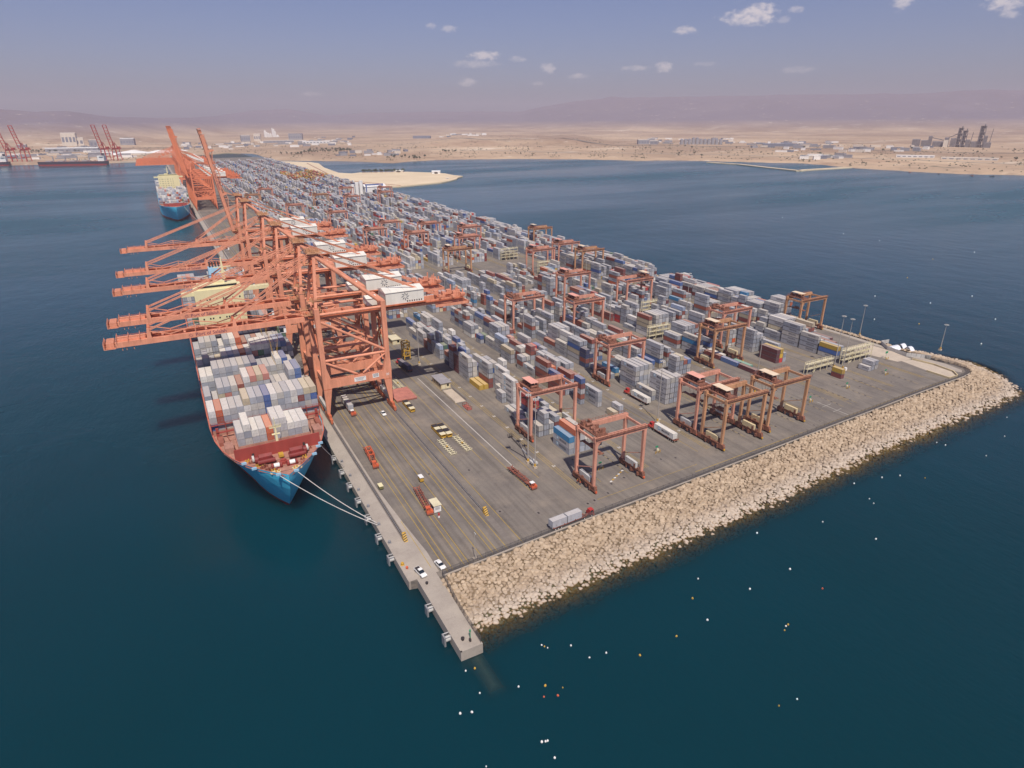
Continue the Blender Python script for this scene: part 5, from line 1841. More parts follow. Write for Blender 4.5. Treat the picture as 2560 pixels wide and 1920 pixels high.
tag(MB().tube((0, 0, 0), (0, 0, .6), .35, 10, .3).tube((0, 0, .6), (0, 0, .85), .5, 10).build('bollard', M['dark'], None, (49.3, 120.2, .03)), 'dark bollard beside the navigation light at the finger tip', 'bollard', 'bollards along the quay edge')

# ---- striped buffer blocks at the ends of the crane rails
for x, y, lab in ((50.55, 169.2, 'yellow and black striped rail buffer at the seaside rail end'), (80.45, 169.8, 'yellow and black striped rail buffer at the landside rail end')):
    t = thing('rail_buffer', lab, 'buffer', (x, y, 0), 0, 'buffers at the rail ends')
    MB().xprof([(-1.3, 0), (1.2, 0), (1.2, 2.4), (.6, 2.4)], -.62, .62).build('block', M['yellow'], t)
    for k in range(4):
        a = .1+k*.58
        MB().add([(-.63, -1.3+1.9*a/2.4-.02, a), (.63, -1.3+1.9*(a+.3)/2.4-.02, a+.3), (.63, -1.3+1.9*(a+.55)/2.4-.02, a+.55), (-.63, -1.3+1.9*(a+.25)/2.4-.02, a+.25)], [(0, 1, 2, 3)]).build('stripe', M['stripe_black'], t)

# ---- lighting masts
def mast(x, y, h, label, heads=6):
    t = thing('light_mast', label, 'light mast', (x, y, 0), 0, 'lighting masts of the terminal')
    MB().tube((0, 0, 0), (0, 0, h), .26 if h > 15 else .12, 10, .11 if h > 15 else .07).build('pole', M['mast'], t)
    MB().box(-.7, .7, -.7, .7, 0, .9).build('plinth', M['paleconc'], t)
    if h > 15:
        MB().tube((0, 0, .9), (0, 0, 2.0), .45, 10).build('collar', M['yellow'], t)
        hd = MB().tube((0, 0, h-.2), (0, 0, h+.1), .7, 10)
        hd.build('head_frame', M['mast'], t)
        for i in range(heads):
            a = 2*PI*i/heads
            MB().cbox((math.cos(a)*.95, math.sin(a)*.95, h-.2), (.45, .45, .35)).build('floodlight', M['lightgrey'], t)
    else:
        MB().box(-.1, .1, -1.0, .1, h-.1, h+.05).build('lamp_head', M['lightgrey'], t)


mast(111.2, 193.9, 30, 'tall lighting mast beside the boom lift, farther of the pair')
mast(111.6, 189.0, 30, 'tall lighting mast beside the boom lift, nearer of the pair')
mast(112.7, 320.8, 30, 'tall lighting mast beside the yellow lifting frame')
mast(181.1, 197.6, 30, 'tall lighting mast beside the white lorry between second and third block')
mast(245.6, 199.8, 30, 'tall lighting mast behind the tan gantries near the fence')
mast(311.7, 203.7, 30, 'tall lighting mast between the reefer racks, taller of the pair')
mast(313.9, 200.0, 29, 'tall lighting mast between the reefer racks, with a white box at its foot')
mast(376.4, 233.4, 20, 'lighting mast on the outer revetment road')
mast(392.5, 192.5, 16, 'lighting mast on the rounded head of the breakwater')
mast(66.4, 148.6, 10.4, 'slim street lamp at the fence near the quay corner')
far_mast = None
for i, x in enumerate((112.7, 181.1, 246, 312.5)):
    for j, y in enumerate((322, 446, 570, 694, 818, 942)):
        if x == 112.7 and j == 0:
            continue
        mast(x, y, 30, 'lighting mast in the yard, %s lane from the quay, %s from the fence' % (ORD[i], ORD[j+1]), 4)

# ---- vehicles
wheel_cache = {}


def wheel(par, x, y, r=.5, w=.34, s=1):
    k = (r, w)
    if k not in wheel_cache:
        wheel_cache[k] = (MB().tube((-w/2, 0, 0), (w/2, 0, 0), r, 14).mesh('wheel', M['tyre']), MB().tube((-w/2-.01, 0, 0), (w/2+.01, 0, 0), r*.5, 10).mesh('rim', M['lightgrey']))
    o = link('wheel', wheel_cache[k][0], par, (x, y, r))
    link('rim', wheel_cache[k][1], o)


def tractor(t, col, y=0, roof=None):
    """terminal tractor facing -y, cab at its front left; y = front bumper"""
    MB().box(-.5, .5, y+.6, y+5.4, .6, .95).box(-1.2, 1.2, y, y+.5, .45, 1.1).build('tractor_frame', M['rustred'], t)
    cab = MB().xprof([(y+.1, .95), (y+2.0, .95), (y+2.0, 2.9), (y+.5, 2.9), (y+.1, 1.9)], -1.15, .35).build('cab', col, t)
    MB().add([(-1.05, y+.14, 2.0), (.25, y+.14, 2.0), (.25, y+.46, 2.8), (-1.05, y+.46, 2.8)], [(0, 1, 2, 3)]).build('windscreen', M['glass'], cab)
    MB().box(-1.17, -1.14, y+.6, y+1.8, 1.9, 2.7).box(.34, .37, y+.6, y+1.8, 1.9, 2.7).build('side_window', M['glass'], cab)
    MB().box(-1.2, .4, y+.4, y+2.05, 2.9, 3.0).build('cab_roof', roof or col, cab)
    MB().box(.4, 1.2, y+.1, y+1.9, .95, 1.75).build('bonnet', col, t)
    for x in (-1.0, 1.0):
        wheel(t, x, y+1.2); wheel(t, x, y+4.3)


def trailer(t, y0, L, mat, w=2.4):
    b_ = MB()
    for x in (-.55, .55):
        b_.box(x-.13, x+.13, y0, y0+L, .95, 1.35)
    n = int(L/1.5)
    for i in range(n+1):
        y = y0+L*i/n
        b_.box(-w/2, w/2, y-.1, y+.1, 1.1, 1.3)
    for x in (-w/2+.1, w/2-.1):
        b_.box(x-.08, x+.08, y0, y0+L, 1.12, 1.36)
    for i in range(4):
        for x in (-w/2, w/2):
            b_.box(x-.12, x+.12, y0+L*i/3-.15, y0+L*i/3+.15, 1.3, 1.75)
    b_.build('trailer_frame', mat, t)
    for y in (y0+L-3.4, y0+L-2.1, y0+L-.9):
        for x in (-.95, .95):
            wheel(t, x, y)


def lorry(name, label, x, y, rot, col, L=14.5, group='terminal tractors and trailers', roof=None):
    t = thing(name, label, 'lorry', (x, y, .03), rot, group)
    tractor(t, col, 0, roof)
    trailer(t, 3.8, L, M['rustred'])
    return t


def cargo(x, y, z, rot, L, c, label, letters=True, ox=0):
    o = link('container', CM[L], None, (x, y, z), rot)
    o.color = (*PAL[c][0], 1)
    tag(o, label, 'container', 'containers on trailers')
    d = link('doors', DOORM, o); d.color = o.color
    if letters:
        link('lettering', LETT[L], o); link('star_logo', LOGO[L], o)
    return o


lorry('yard_lorry', 'orange tractor with an empty trailer beside the white checker cabin', 63.0, 178.0, -.09, M['orange'], 14.5)
lorry('yard_lorry', 'orange tractor with an empty trailer in the open yard near the lamp masts', 103.3, 174.9, .06, M['orange'], 14.0, roof=M['white'])
t = lorry('yard_lorry', 'orange tractor with two short containers under the nearest quay crane', 61.6, 270.8, 0, M['orange'], 14.0, roof=M['white'])
cargo(60.4, 275.6, 1.45, 0, CL20, 'grey', 'grey container on the trailer under the nearest quay crane, front one', False)
cargo(60.4, 283.3, 1.45, 0, CL20, 'white', 'white container on the trailer under the nearest quay crane, rear one', False)
# the red lorry drives along the fence: it faces +x
t = lorry('yard_lorry', 'red tractor hauling two grey containers along the breakwater fence', 113.0, 151.7, PI/2+.06, M['red'], 13.6)
for k, (dx, txt) in enumerate(((-5.5, 'front'), (-11.8, 'rear'))):
    ang = PI/2+.06
    yy = -dx
    px = 113.0+(-1.22*math.cos(ang)-yy*math.sin(ang))
    py = 151.7+(-1.22*math.sin(ang)+yy*math.cos(ang))
    o = cargo(px, py, 1.45, ang, CL20, 'grey', 'grey container on the lorry by the fence, %s one' % txt, False)
    sd = stand_text(text_mesh('lettering', 'MAERSK', 2.8, M['letter'], .012), (CW+.012, 1.2, 1.2), (0, 1, 0))
    link('lettering', sd, o)
t = lorry('yard_lorry', 'red tractor hauling a long pale container between second and third block', 175.0, 195.8, PI, M['red'], 13.6)
o = cargo(173.78, 179.2, 1.45, 0, CL40, 'white', 'long pale container on the lorry beside the third block', True)
t = lorry('yard_lorry', 'red tractor hauling a dark container in the shade of the quay crane', 102.6, 329.0, PI+.09, M['red'], 13.6)
o = cargo(102.6, 312.0, 1.45, .09, CL40, 'navy', 'dark long container on the lorry in the crane shade', False)
t = lorry('yard_lorry', 'red tractor with long containers queuing at the third block', 189.6, 232.0, PI, M['red'], 13.6)
o = cargo(188.4, 214.0, 1.45, 0, CL40, 'white', 'pale long container on the queuing lorry at the third block', True)
t = lorry('yard_lorry', 'red tractor waiting with an empty trailer beside the second block', 176.5, 292, PI, M['red'], 13)

# orange truck with an orange lifting rig standing on the apron lanes
t = lorry('rig_lorry', 'orange tractor carrying an orange lifting rig, on the lanes near the quay edge', 56.1, 218.6, -.06, M['orange'], 14.0)
rg = MB()
for y in (6.2, 9.8, 13.2):
    for x in (-1.0, 1.0):
        rg.box(x-.14, x+.14, y-.14, y+.14, 1.3, 3.7)
    rg.box(-1.1, 1.1, y-.15, y+.15, 3.5, 3.8)
for x in (-1.0, 1.0):
    rg.box(x-.14, x+.14, 6.2, 13.2, 3.5, 3.75).box(x-.14, x+.14, 6.2, 13.2, 2.2, 2.4)
rg.beam((-1, 6.2, 1.4), (-1, 9.8, 3.6), .16).beam((1, 9.8, 1.4), (1, 13.2, 3.6), .16)
rg.build('lifting_rig', M['orange'], t)


def car(name, label, cat, x, y, rot, pickup=False):
    t = thing(name, label, cat, (x, y, .03), rot)
    L = 5.2 if pickup else 4.6
    if pickup:
        low_ = [(0, .45), (L, .45), (L, 1.05), (3.35, 1.08), (3.3, 1.0), (1.5, 1.02), (.25, .98), (0, .8)]
        cabp = [(1.35, 1.0), (3.35, 1.0), (3.2, 1.75), (2.0, 1.78), (1.75, 1.65)]
    else:
        low_ = [(0, .35), (L, .35), (L, .9), (3.9, 1.0), (1.3, .95), (.2, .82), (0, .65)]
        cabp = [(1.25, .93), (4.05, .98), (3.4, 1.42), (2.1, 1.45)]
    b_ = MB().xprof(low_, -.88, .88).build('body', M['white'], t)
    n = len(cabp)
    cb = MB()
    cb.add([(-.82 if z < 1.2 else -.66, y_, z) for y_, z in cabp]+[(.82 if z < 1.2 else .66, y_, z) for y_, z in cabp], [tuple(range(n-1, -1, -1)), tuple(range(n, 2*n))]+[(i, (i+1) % n, n+(i+1) % n, n+i) for i in range(n)])
    cb.build('cabin', M['glass'], t)
    top = max(z for _, z in cabp)
    MB().box(-.64, .64, 2.05, 3.2 if pickup else 3.35, top-.06, top+.03).build('roof', M['white'], t)
    if pickup:
        MB().box(-.78, .78, 3.45, 5.05, 1.0, 1.09).build('load_bed', M['dark'], t)
    for s in (-.6, .6):
        MB().box(s-.18, s+.18, -.02, .02, .62, .78).build('headlight', M['lightgrey'], t)
    for xx in (-.8, .8):
        for yy in (.85, L-.9):
            wheel(t, xx, yy, .36, .24)


car('pickup_truck', 'white pickup truck parked on the quay corner', 'pickup', 49.4, 148.2, .16, True)
car('saloon_car', 'white saloon car parked at the fence corner', 'car', 55.9, 146.9+2.0, .13)
tag_ = car('saloon_car', 'small grey van on the lanes below the nearest quay crane', 'car', 74.3, 264.3, 0, False)

# ---- checker cabin on legs, generators, cages, frames, hatch cover
t = thing('checker_cabin', 'white checker cabin with a pale roof beside the empty trailer', 'cabin', (66.0, 178.6, .03))
MB().box(-1.3, 1.3, 0, 4.6, .3, 3.0).build('cabin_wall', M['white'], t)
MB().box(-1.5, 1.5, -.3, 4.9, 3.0, 3.15).build('roof', M['rack'], t)
MB().box(-.9, .9, -.03, .0, 1.3, 2.4).build('window', M['lightgrey'], t)
MB().box(-1.33, -1.3, .6, 3.9, 1.3, 2.4).build('side_window', M['glass'], t)
MB().box(-1.1, 1.1, .3, 4.3, 0, .3).build('skid', M['dark'], t)
t = thing('warning_drum', 'red and white warning drum in front of the checker cabin', 'drum', (65.3, 175.8, .03))
MB().tube((0, 0, 0), (0, 0, .8), .34, 12).build('white_base', M['white'], t)
MB().tube((0, 0, .8), (0, 0, 1.7), .34, 12).build('red_top', M['red'], t)
for x, y, lab, c in ((53.2, 202.4, 'small olive generator trailer beside the seaside rail', 'cream'), (68.4, 200.2, 'small two-wheeled cart with a white canopy on the lanes', 'white')):
    t = thing('generator_trailer', lab, 'trailer', (x, y, .03))
    MB().box(-.7, .7, 0, 2.6, .5, 1.6).build('housing', M['yellow'] if c == 'white' else paint('olive_paint', lin(120, 116, 74), .6, .2), t)
    MB().box(-.8, .8, -.1, 2.7, 2.1 if c == 'white' else 1.6, 2.25 if c == 'white' else 1.72).build('canopy', M[c], t)
    if c == 'white':
        MB().box(-.7, -.6, 0, .1, 1.6, 2.1).box(.6, .7, 0, .1, 1.6, 2.1).box(-.7, -.6, 2.5, 2.6, 1.6, 2.1).box(.6, .7, 2.5, 2.6, 1.6, 2.1).build('canopy_post', M['dark'], t)
    for s in (-.75, .75):
        wheel(t, s, 1.3, .34, .2)


def cage(x, y, n, label):
    t = thing('lashing_cage', label, 'cage', (x, y, .03), 0, 'yellow lashing cages')
    L = n*3.0
    MB().box(0, 2.3, 0, L, 0, .25).build('cage_floor', M['dark'], t)
    f = MB()
    for i in range(n*2+1):
        for xx in (.06, 2.24):
            f.box(xx-.08, xx+.08, min(max(i*1.5, .08), L-.08)-.08, min(max(i*1.5, .08), L-.08)+.08, .25, 1.75)
    for xx in (.06, 2.24):
        f.box(xx-.06, xx+.06, 0, L, .9, 1.05).box(xx-.08, xx+.08, 0, L, 1.65, 1.8).box(xx-.04, xx+.04, 0, L, .3, .85)
    for y_ in (.05, L-.05):
        f.box(0, 2.3, y_-.05, y_+.05, .25, 1.0).box(0, 2.3, y_-.06, y_+.06, 1.65, 1.8)
    f.build('cage_frame', M['yellow'], t)
    for i in range(n):
        MB().box(-.1, 2.4, i*3.0+.1, i*3.0+2.6, 1.82, 1.92).build('cage_roof', M['rack'] if i % 2 == 0 else M['dark'], t)


cage(88.6, 230.0, 4, 'yellow lashing cage with dark and pale lids, seaside one of the pair')
cage(91.4, 229.6, 4, 'yellow lashing cage with dark and pale lids, landward one of the pair')
cage(86.2, 262.0, 4, 'yellow lashing cage standing alone by the hatch cover')


def ladder_frame(x, y, label):
    t = thing('spreader_frame', label, 'frame', (x, y, .03), 0, 'white steel frames lying on the asphalt')
    MB().box(-.9, -.65, 0, 14.4, .1, .5).box(.65, .9, 0, 14.4, .1, .5).build('side_rail', M['rack'], t)
    for i in range(9):
        MB().box(-1.5, 1.5, i*1.75, i*1.75+.25, .3, .62).build('cross_bar', M['rack'], t)
    for i in (0, 8):
        MB().box(-1.5, -1.2, i*1.75, i*1.75+.3, .0, 1.1).box(1.2, 1.5, i*1.75, i*1.75+.3, .0, 1.1).build('end_post', M['rack'], t)
    MB().box(-.3, .3, 6.8, 7.5, .5, 1.0).build('yellow_box', M['yellow'], t)


ladder_frame(87.6, 214.4, 'white steel frame on the asphalt, seaside one in front of the cages')
ladder_frame(94.6, 214.4, 'white steel frame on the asphalt, landward one in front of the cages')
ladder_frame(88.0, 293.0, 'white steel frame behind the hatch cover, seaside one')
ladder_frame(92.6, 292.0, 'white steel frame behind the hatch cover, landward one')
t = thing('hatch_cover', 'large pink steel hatch cover lying beside the landside rail', 'hatch cover', (84.2, 276.2, .03), .0)
MB().box(0, 10.6, 0, 15.2, .5, 1.0).build('cover_plate', paint('pink_hatch_paint', lin(186, 120, 106), .7, .14, .3), t)
for i in range(6):
    MB().box(.1, 10.5, .1+i*2.9, .4+i*2.9, .03, .5).build('rib', M['rustred'], t)
t = thing('chain_rack', 'rust pink steel rack lying on the open asphalt', 'rack', (112.0, 251.2, .03))
MB().box(-1.2, 1.2, 0, 6.0, .1, .35).build('base', paint('faded_red_steel', lin(170, 96, 86), .7, .2), t)
for i in range(4):
    MB().box(-1.2, -1.0, i*1.9, i*1.9+.2, .35, 1.7).box(1.0, 1.2, i*1.9, i*1.9+.2, .35, 1.7).box(-1.2, 1.2, i*1.9, i*1.9+.2, 1.5, 1.7).build('hoop', M['rustred'], t)


def hut(x, y, w, d, h, label, roof):
    t = thing('gear_hut', label, 'hut', (x, y, .02), 0, 'flat-roofed huts beside the yard')
    MB().box(0, w, 0, d, 0, h).build('wall', M['hutwall'], t)
    MB().box(-.5, w+.5, -.6, d+.6, h, h+.3).build('roof', M[roof], t)
    for i in range(2):
        dr = MB().box(.5+i*2.1, 2.2+i*2.1, -.05, .01, .1, h-.5).build('door', M['rack'], t)
    for i in range(3):
        MB().box(-.05, .01, 1.2+i*3.2, 3.4+i*3.2, 1.4, h-.4).build('window', M['glass'], t)
    MB().box(w*.62, w*.9, -.05, .0, 1.2, h-.6).build('shutter', M['glass'] if roof != 'hutroof' else M['rack'], t)


hut(109.7, 281.2, 5.2, 12.0, 3.2, 'flat-roofed beige hut with a grey roof beside the first block', 'hutroof')
hut(110.4, 361.0, 4.9, 9.0, 3.2, 'beige hut with a brown roof behind the yellow lifting frame, nearer one', 'rack')
hut(108.4, 381.0, 4.6, 8.0, 3.2, 'beige hut with a brown roof partly behind the crane leg, farther one', 'rack')
# empty fenced bed in front of the hut
MB().sheet(109.2, 114.8, 262, 279.5, .03).build('gravel_bed', M['paleconc'], deck)
t = thing('low_fence', 'low dark rail fence round the bare bed in front of the beige hut', 'fence', (109.0, 262, .03))
MB().rail((0, 0, 0), (0, 17, 0), 1.0, 1.4, .09).rail((6, 0, 0), (6, 17, 0), 1.0, 1.4, .09).build('rail', M['fence'], t)

t = thing('lifting_frame', 'tall yellow lifting frame parked beside a lamp mast', 'lifting frame', (108.0, 332.0, .03))
for x in (0, 3.4):
    for y in (0, 4.2):
        MB().box(x-.25, x+.25, y-.25, y+.25, 0, 10.5).build('column', M['yellow'], t)
f = MB()
for z in (2.2, 5.4, 8.4, 10.4):
    f.box(0, 3.4, -.2, .2, z-.2, z+.2).box(0, 3.4, 4.0, 4.4, z-.2, z+.2).box(-.2, .2, 0, 4.2, z-.2, z+.2).box(3.2, 3.6, 0, 4.2, z-.2, z+.2)
f.build('ring_beam', M['yellow'], t)
f = MB()
for z0, z1 in ((2.2, 5.4), (5.4, 8.4)):
    f.beam((0, 0, z0), (3.4, 0, z1), .2).beam((0, 0, z0), (0, 4.2, z1), .2).beam((3.4, 0, z1), (3.4, 4.2, z0), .2)
f.build('brace', M['yellow'], t)
MB().box(-.6, 4.0, -.6, 4.8, 0, .5).build('base_frame', M['dark'], t)

t = thing('boom_lift', 'dark articulated boom lift parked between the two lamp masts', 'boom lift', (112.6, 190.2, .03), 0)
MB().box(-1.1, 1.1, 0, 3.4, .5, 1.5).build('chassis', M['lightgrey'], t)
for x in (-1, 1):
    for y in (.6, 2.8):
        wheel(t, x, y, .5, .35)
MB().beam((0, 2.4, 1.6), (-1.5, 8.5, 4.2), .45).build('lower_arm', M['grey'], t)
MB().beam((-1.5, 8.5, 4.2), (-3.6, 14.2, 7.6), .36).build('upper_arm', M['dark'], t)
MB().box(-4.6, -2.6, 13.9, 15.2, 7.3, 7.45).rail((-4.6, 13.9, 7.45), (-2.6, 13.9, 7.45), 1.1, .7, .09).rail((-4.6, 15.2, 7.45), (-2.6, 15.2, 7.45), 1.1, .7, .09).build('basket', M['dark'], t)

# ---- reefer racks: cream steel galleries the refrigerated containers plug into
for i, (x0, x1, y, lv) in enumerate(RACKS):
    t = thing('reefer_rack', 'cream steel reefer rack, %s' % ['nearest the fence in the sixth block', 'nearest the fence in the seventh block', 'in the fifth block beside white containers', 'behind the yellow and white stacks', 'standing open in the middle of the yard',
                                                               'standing open behind the tan gantry', 'among pale containers far down the yard'][i], 'rack', (x0, y, 0), 0, 'reefer racks in the yard')
    w = x1-x0
    n = max(2, round(w/5))
    for k in range(n+1):
        for yy in (.1, 2.1):
            MB().box(k*w/n-.13, k*w/n+.13, yy-.13, yy+.13, 0, lv*2.7+1.0).build('column', M['rack'], t)
    for j in range(1, lv+1):
        z = j*2.7
        MB().box(0, w, 0, 2.2, z-.12, z).build('gallery_floor', M['rack'], t)
        MB().rail((0, 0, z), (w, 0, z), 1.1, 1.6, .09).rail((0, 2.2, z), (w, 2.2, z), 1.1, 1.6, .09).build('handrail', M['rack'], t)
    s = MB()
    for j in range(lv):
        s.beam((w*.3+(j % 2)*2.4, 1.1, j*2.7), (w*.3+((j+1) % 2)*2.4, 1.1, (j+1)*2.7), .8, .12)
    s.build('stair', M['rack'], t)

# ---- signs and bollards in the open bays
for i, (x, y) in enumerate(((162.5, 176.2), (134.1, 176.6), (261.6, 180.0), (292.9, 182.6), (327.6, 184.5), (351.0, 199.4))):
    t = thing('bay_sign', 'small green sign among yellow posts, %s from the quay in the open bays' % ORD[[1, 0, 2, 3, 4, 5][i]], 'sign', (x, y, .03), 0, 'green signs in the open bays')
    big = 1.6 if i == 5 else 1.0
    MB().tube((0, 0, 0), (0, 0, 2.2*big), .07, 6).build('post', M['grey'], t)
    MB().box(-.7*big, .7*big, -.05, .05, 2.0*big, 2.8*big).build('panel', M['green'], t)
    for k in range(4):
        MB().tube((-1.5+k*.9, -1.2+.3*(k % 2), 0), (-1.5+k*.9, -1.2+.3*(k % 2), 1.1), .12, 8).build('guard_post', M['yellow'], t)
    MB().box(.6, 1.6, .2, 1.0, 0, .8).build('socket_box', M['rack'], t)
for k in range(7):
    tag(MB().box(-.5, .5, -.14, .14, 0, .25).build('wheel_stop', M['yellow'] if k % 2 else M['white'], None, (131.8+k*1.45, 166.1+k*.75, .03), ), 'painted wheel stop under the nearest gantry, %s from the quay' % ORD[k], 'wheel stop', 'row of wheel stops under the nearest gantry')
bx = thing('junction_box', 'white electrical box at the foot of a lamp mast', 'box', (313.2, 197.9, .03))
MB().box(0, 1.4, 0, 1.0, .2, 1.7).build('cabinet', M['white'], bx)
MB().box(-.1, 1.5, -.1, 1.1, 0, .2).build('plinth', M['paleconc'], bx)

# ---- walled compound with tarpaulins at the seaward corner
t = thing('compound_wall', 'grey panel wall round the small compound at the seaward corner', 'wall', (0, 0, 0))
for p, q in (((366.4, 208.4), (365.0, 196.0)), ((365.0, 196.0), (373.0, 186.5)), ((379.5, 216.0), (373.0, 216.8)), ((366.4, 208.4), (373.0, 216.8))):
    n = max(1, int(math.dist(p, q)/2.2))
    for i in range(n):
        a = (p[0]+(q[0]-p[0])*i/n, p[1]+(q[1]-p[1])*i/n); b = (p[0]+(q[0]-p[0])*(i+.94)/n, p[1]+(q[1]-p[1])*(i+.94)/n)
        MB().beam((a[0], a[1], 1.1), (b[0], b[1], 1.1), .16, 2.2).build('wall_panel', M['lightgrey'], t)
for i, (x, y, a, b) in enumerate(((370.6, 207.0, 6.5, 2.6), (377.5, 206.5, 4.6, 2.4), (377.0, 201.5, 4.2, 2.2))):
    m = MB()
    pts = []
    for u in range(9):
        for v in range(7):
            X, Y = (u/8-.5)*a, (v/6-.5)*b*2
            h = 2.4*(1-(abs(v/6-.5)*2)**2)*(.75+.25*math.sin(u*1.9+i))+.2
            pts.append((x+X, y+Y, max(.02, h)))
    m.add(pts, [(p*7+q, (p+1)*7+q, (p+1)*7+q+1, p*7+q+1) for p in range(8) for q in range(6)])
    tag(m.build('covered_boat', M['tarp']), 'white tarpaulin over a load in the corner compound, %s' % ['longest one', 'one at the back', 'one beside the sea wall'][i], 'tarpaulin', 'tarpaulins in the corner compound')

# ---- two workers beside the nearest gantry
def worker(x, y, rot, label, step):
    sk = [((0, 0, .95), .13), ((0, 0, 1.15), .14), ((0, 0, 1.40), .15), ((0, -.01, 1.52), .06), ((0, -.02, 1.64), .10), ((0, -.02, 1.74), .08),
          ((-.10, 0, .90), .09), ((-.11, -.02*step, .50), .065), ((-.12, .10*step, .08), .045), ((-.12, .10*step-.16, .04), .04),
          ((.10, 0, .90), .09), ((.11, -.10*step, .50), .065), ((.12, -.12*step, .08), .045), ((.12, -.12*step-.16, .04), .04),
          ((-.21, 0, 1.42), .06), ((-.27, .02, 1.14), .045), ((-.26, -.12, .92), .035), ((-.25, -.19, .86), .03),
          ((.21, 0, 1.42), .06), ((.27, .02, 1.14), .045), ((.26, -.10, .92), .035), ((.25, -.17, .86), .03)]
    ed = [(0, 1), (1, 2), (2, 3), (3, 4), (4, 5), (0, 6), (6, 7), (7, 8), (8, 9), (0, 10), (10, 11), (11, 12), (12, 13), (2, 14), (14, 15), (15, 16), (16, 17), (2, 18), (18, 19), (19, 20), (20, 21)]
    me_ = bpy.data.meshes.new('body')
    me_.from_pydata([p for p, _ in sk], ed, [])
    o = bpy.data.objects.new('person', me_)
    C.objects.link(o)
    sm = o.modifiers.new('skin', 'SKIN')
    for v, (_, r) in zip(me_.skin_vertices[0].data, sk):
        v.radius = (r, r)
    me_.skin_vertices[0].data[0].use_root = True
    o.modifiers.new('sub', 'SUBSURF').levels = 1
    dg = bpy.context.evaluated_depsgraph_get()
    new = bpy.data.meshes.new_from_object(o.evaluated_get(dg))
    o.modifiers.clear()
    o.data = new
    for k in (paint('navy_overalls', lin(52, 56, 76), .8, .1), paint('skin_tone', lin(150, 104, 80), .6, .05)):
        new.materials.append(k)
    for p in new.polygons:
        p.use_smooth = True
        p.material_index = 1 if p.center.z > 1.53 or (abs(p.center.x) > .2 and p.center.z < .95 and p.center.z > .8) else 0
    o.location = (x, y, .03); o.rotation_euler = (0, 0, rot)
    tag(o, label, 'person', 'workers beside the nearest gantry')
    MB().frus((0, 0, 1.02), (.36, .28), (0, 0, 1.47), (.46, .30)).build('safety_vest', M['orange'], o)
    MB().tube((0, -.02, 1.70), (0, -.02, 1.84), .135, 12, .08).box(-.12, .12, -.2, -.1, 1.69, 1.72).build('helmet', M['yellow'], o)


worker(119.9, 171.4, .6, 'person in an orange vest standing beside the nearest gantry wheels, farther one', 1)
worker(120.2, 169.8, 2.4, 'person in an orange vest standing beside the nearest gantry wheels, nearer one', -1)

# ---- fishing buoys
BUOY = [(68.3, 111.2), (69.2, 109.6), (68.7, 110.4), (75.1, 107.3), (77.1, 101.5), (81.9, 100.7), (89.2, 95.8), (102.2, 96.3), (114.0, 96.8), (116.5, 105.4), (124.1, 111.1), (134.4, 100.2), (153.6, 89.9), (152.5, 100.7), (158.3, 119.0), (131.4, 84.6),
        (132.4, 84.7), (129.8, 83.7), (190.5, 97.5), (183.5, 112.6), (56.3, 102.3), (62.3, 99.4), (65.8, 96.8), (63.5, 95.4), (60.3, 96.7), (47.0, 105.2), (46.8, 113.1), (49.2, 112.7), (40.4, 102.2), (43.0, 101.2), (54.4, 86.2), (53.6, 86.5), (54.9, 86.1),
        (54.1, 81.8), (39.9, 87.2), (113.9, 66.7), (108.5, 67.5), (310.4, 117.0), (332.7, 126.9), (284.3, 111.2), (279.1, 124.8), (278.3, 138.0-10), (216.2, 123.6), (211.4, 114.0), (209.9, 111.3), (229.8, 121.2), (237.4, 118.7), (244.2, 112.9), (788.8, 640.1),
        (736.9, 504.5), (728.9, 452.1), (674.5, 359.6), (748.6, 359.3), (573.2, 323.1), (554.6, 259.3), (505.3, 263.2), (488.2, 296.9), (501.5, 216.0), (444.4, 235.4), (428, 257.1), (436.3, 191.5)]
bm = bmesh.new(); bmesh.ops.create_icosphere(bm, subdivisions=2, radius=.5)
for v in bm.verts:
    v.co.z = v.co.z*.85+(.25 if v.co.z > .4 else 0)
BUOYM = {}
for k in ('white', 'yellow', 'orange'):
    m_ = bpy.data.meshes.new('buoy'); bm.to_mesh(m_); m_.materials.append(M[k]); m_.polygons.foreach_set('use_smooth', [True]*len(m_.polygons)); BUOYM[k] = m_
bm.free()
brn = random.Random(3)
for i, (x, y) in enumerate(BUOY):
    k = brn.choice(('white', 'white', 'white', 'white', 'yellow')) if i not in (2, 7, 23, 24, 12) else ('orange' if i in (23, 24, 12) else 'yellow')
    o = link('fishing_buoy', BUOYM[k], None, (x, y, WZ+.12), brn.uniform(0, 6))
    s = brn.uniform(.38, .62) if x < 400 else .8
    o.scale = (s, s*brn.uniform(.9, 1.3), s)
    zone = 'in the foreground off the quay finger' if x < 100 else ('off the middle of the stone breakwater' if x < 250 else ('near the rounded breakwater head' if x < 400 else 'in the open bay beyond the terminal'))
    tag(o, 'small %s fishing buoy floating %s' % (k, zone), 'buoy', '%s buoys %s' % (k, zone))

# ================================================================== FAR SHORE
frn = random.Random(31)


def pol(a, r):
    return math.sin(math.radians(a))*r, math.cos(math.radians(a))*r


def gz(x, y):
    return land_z(x, y)


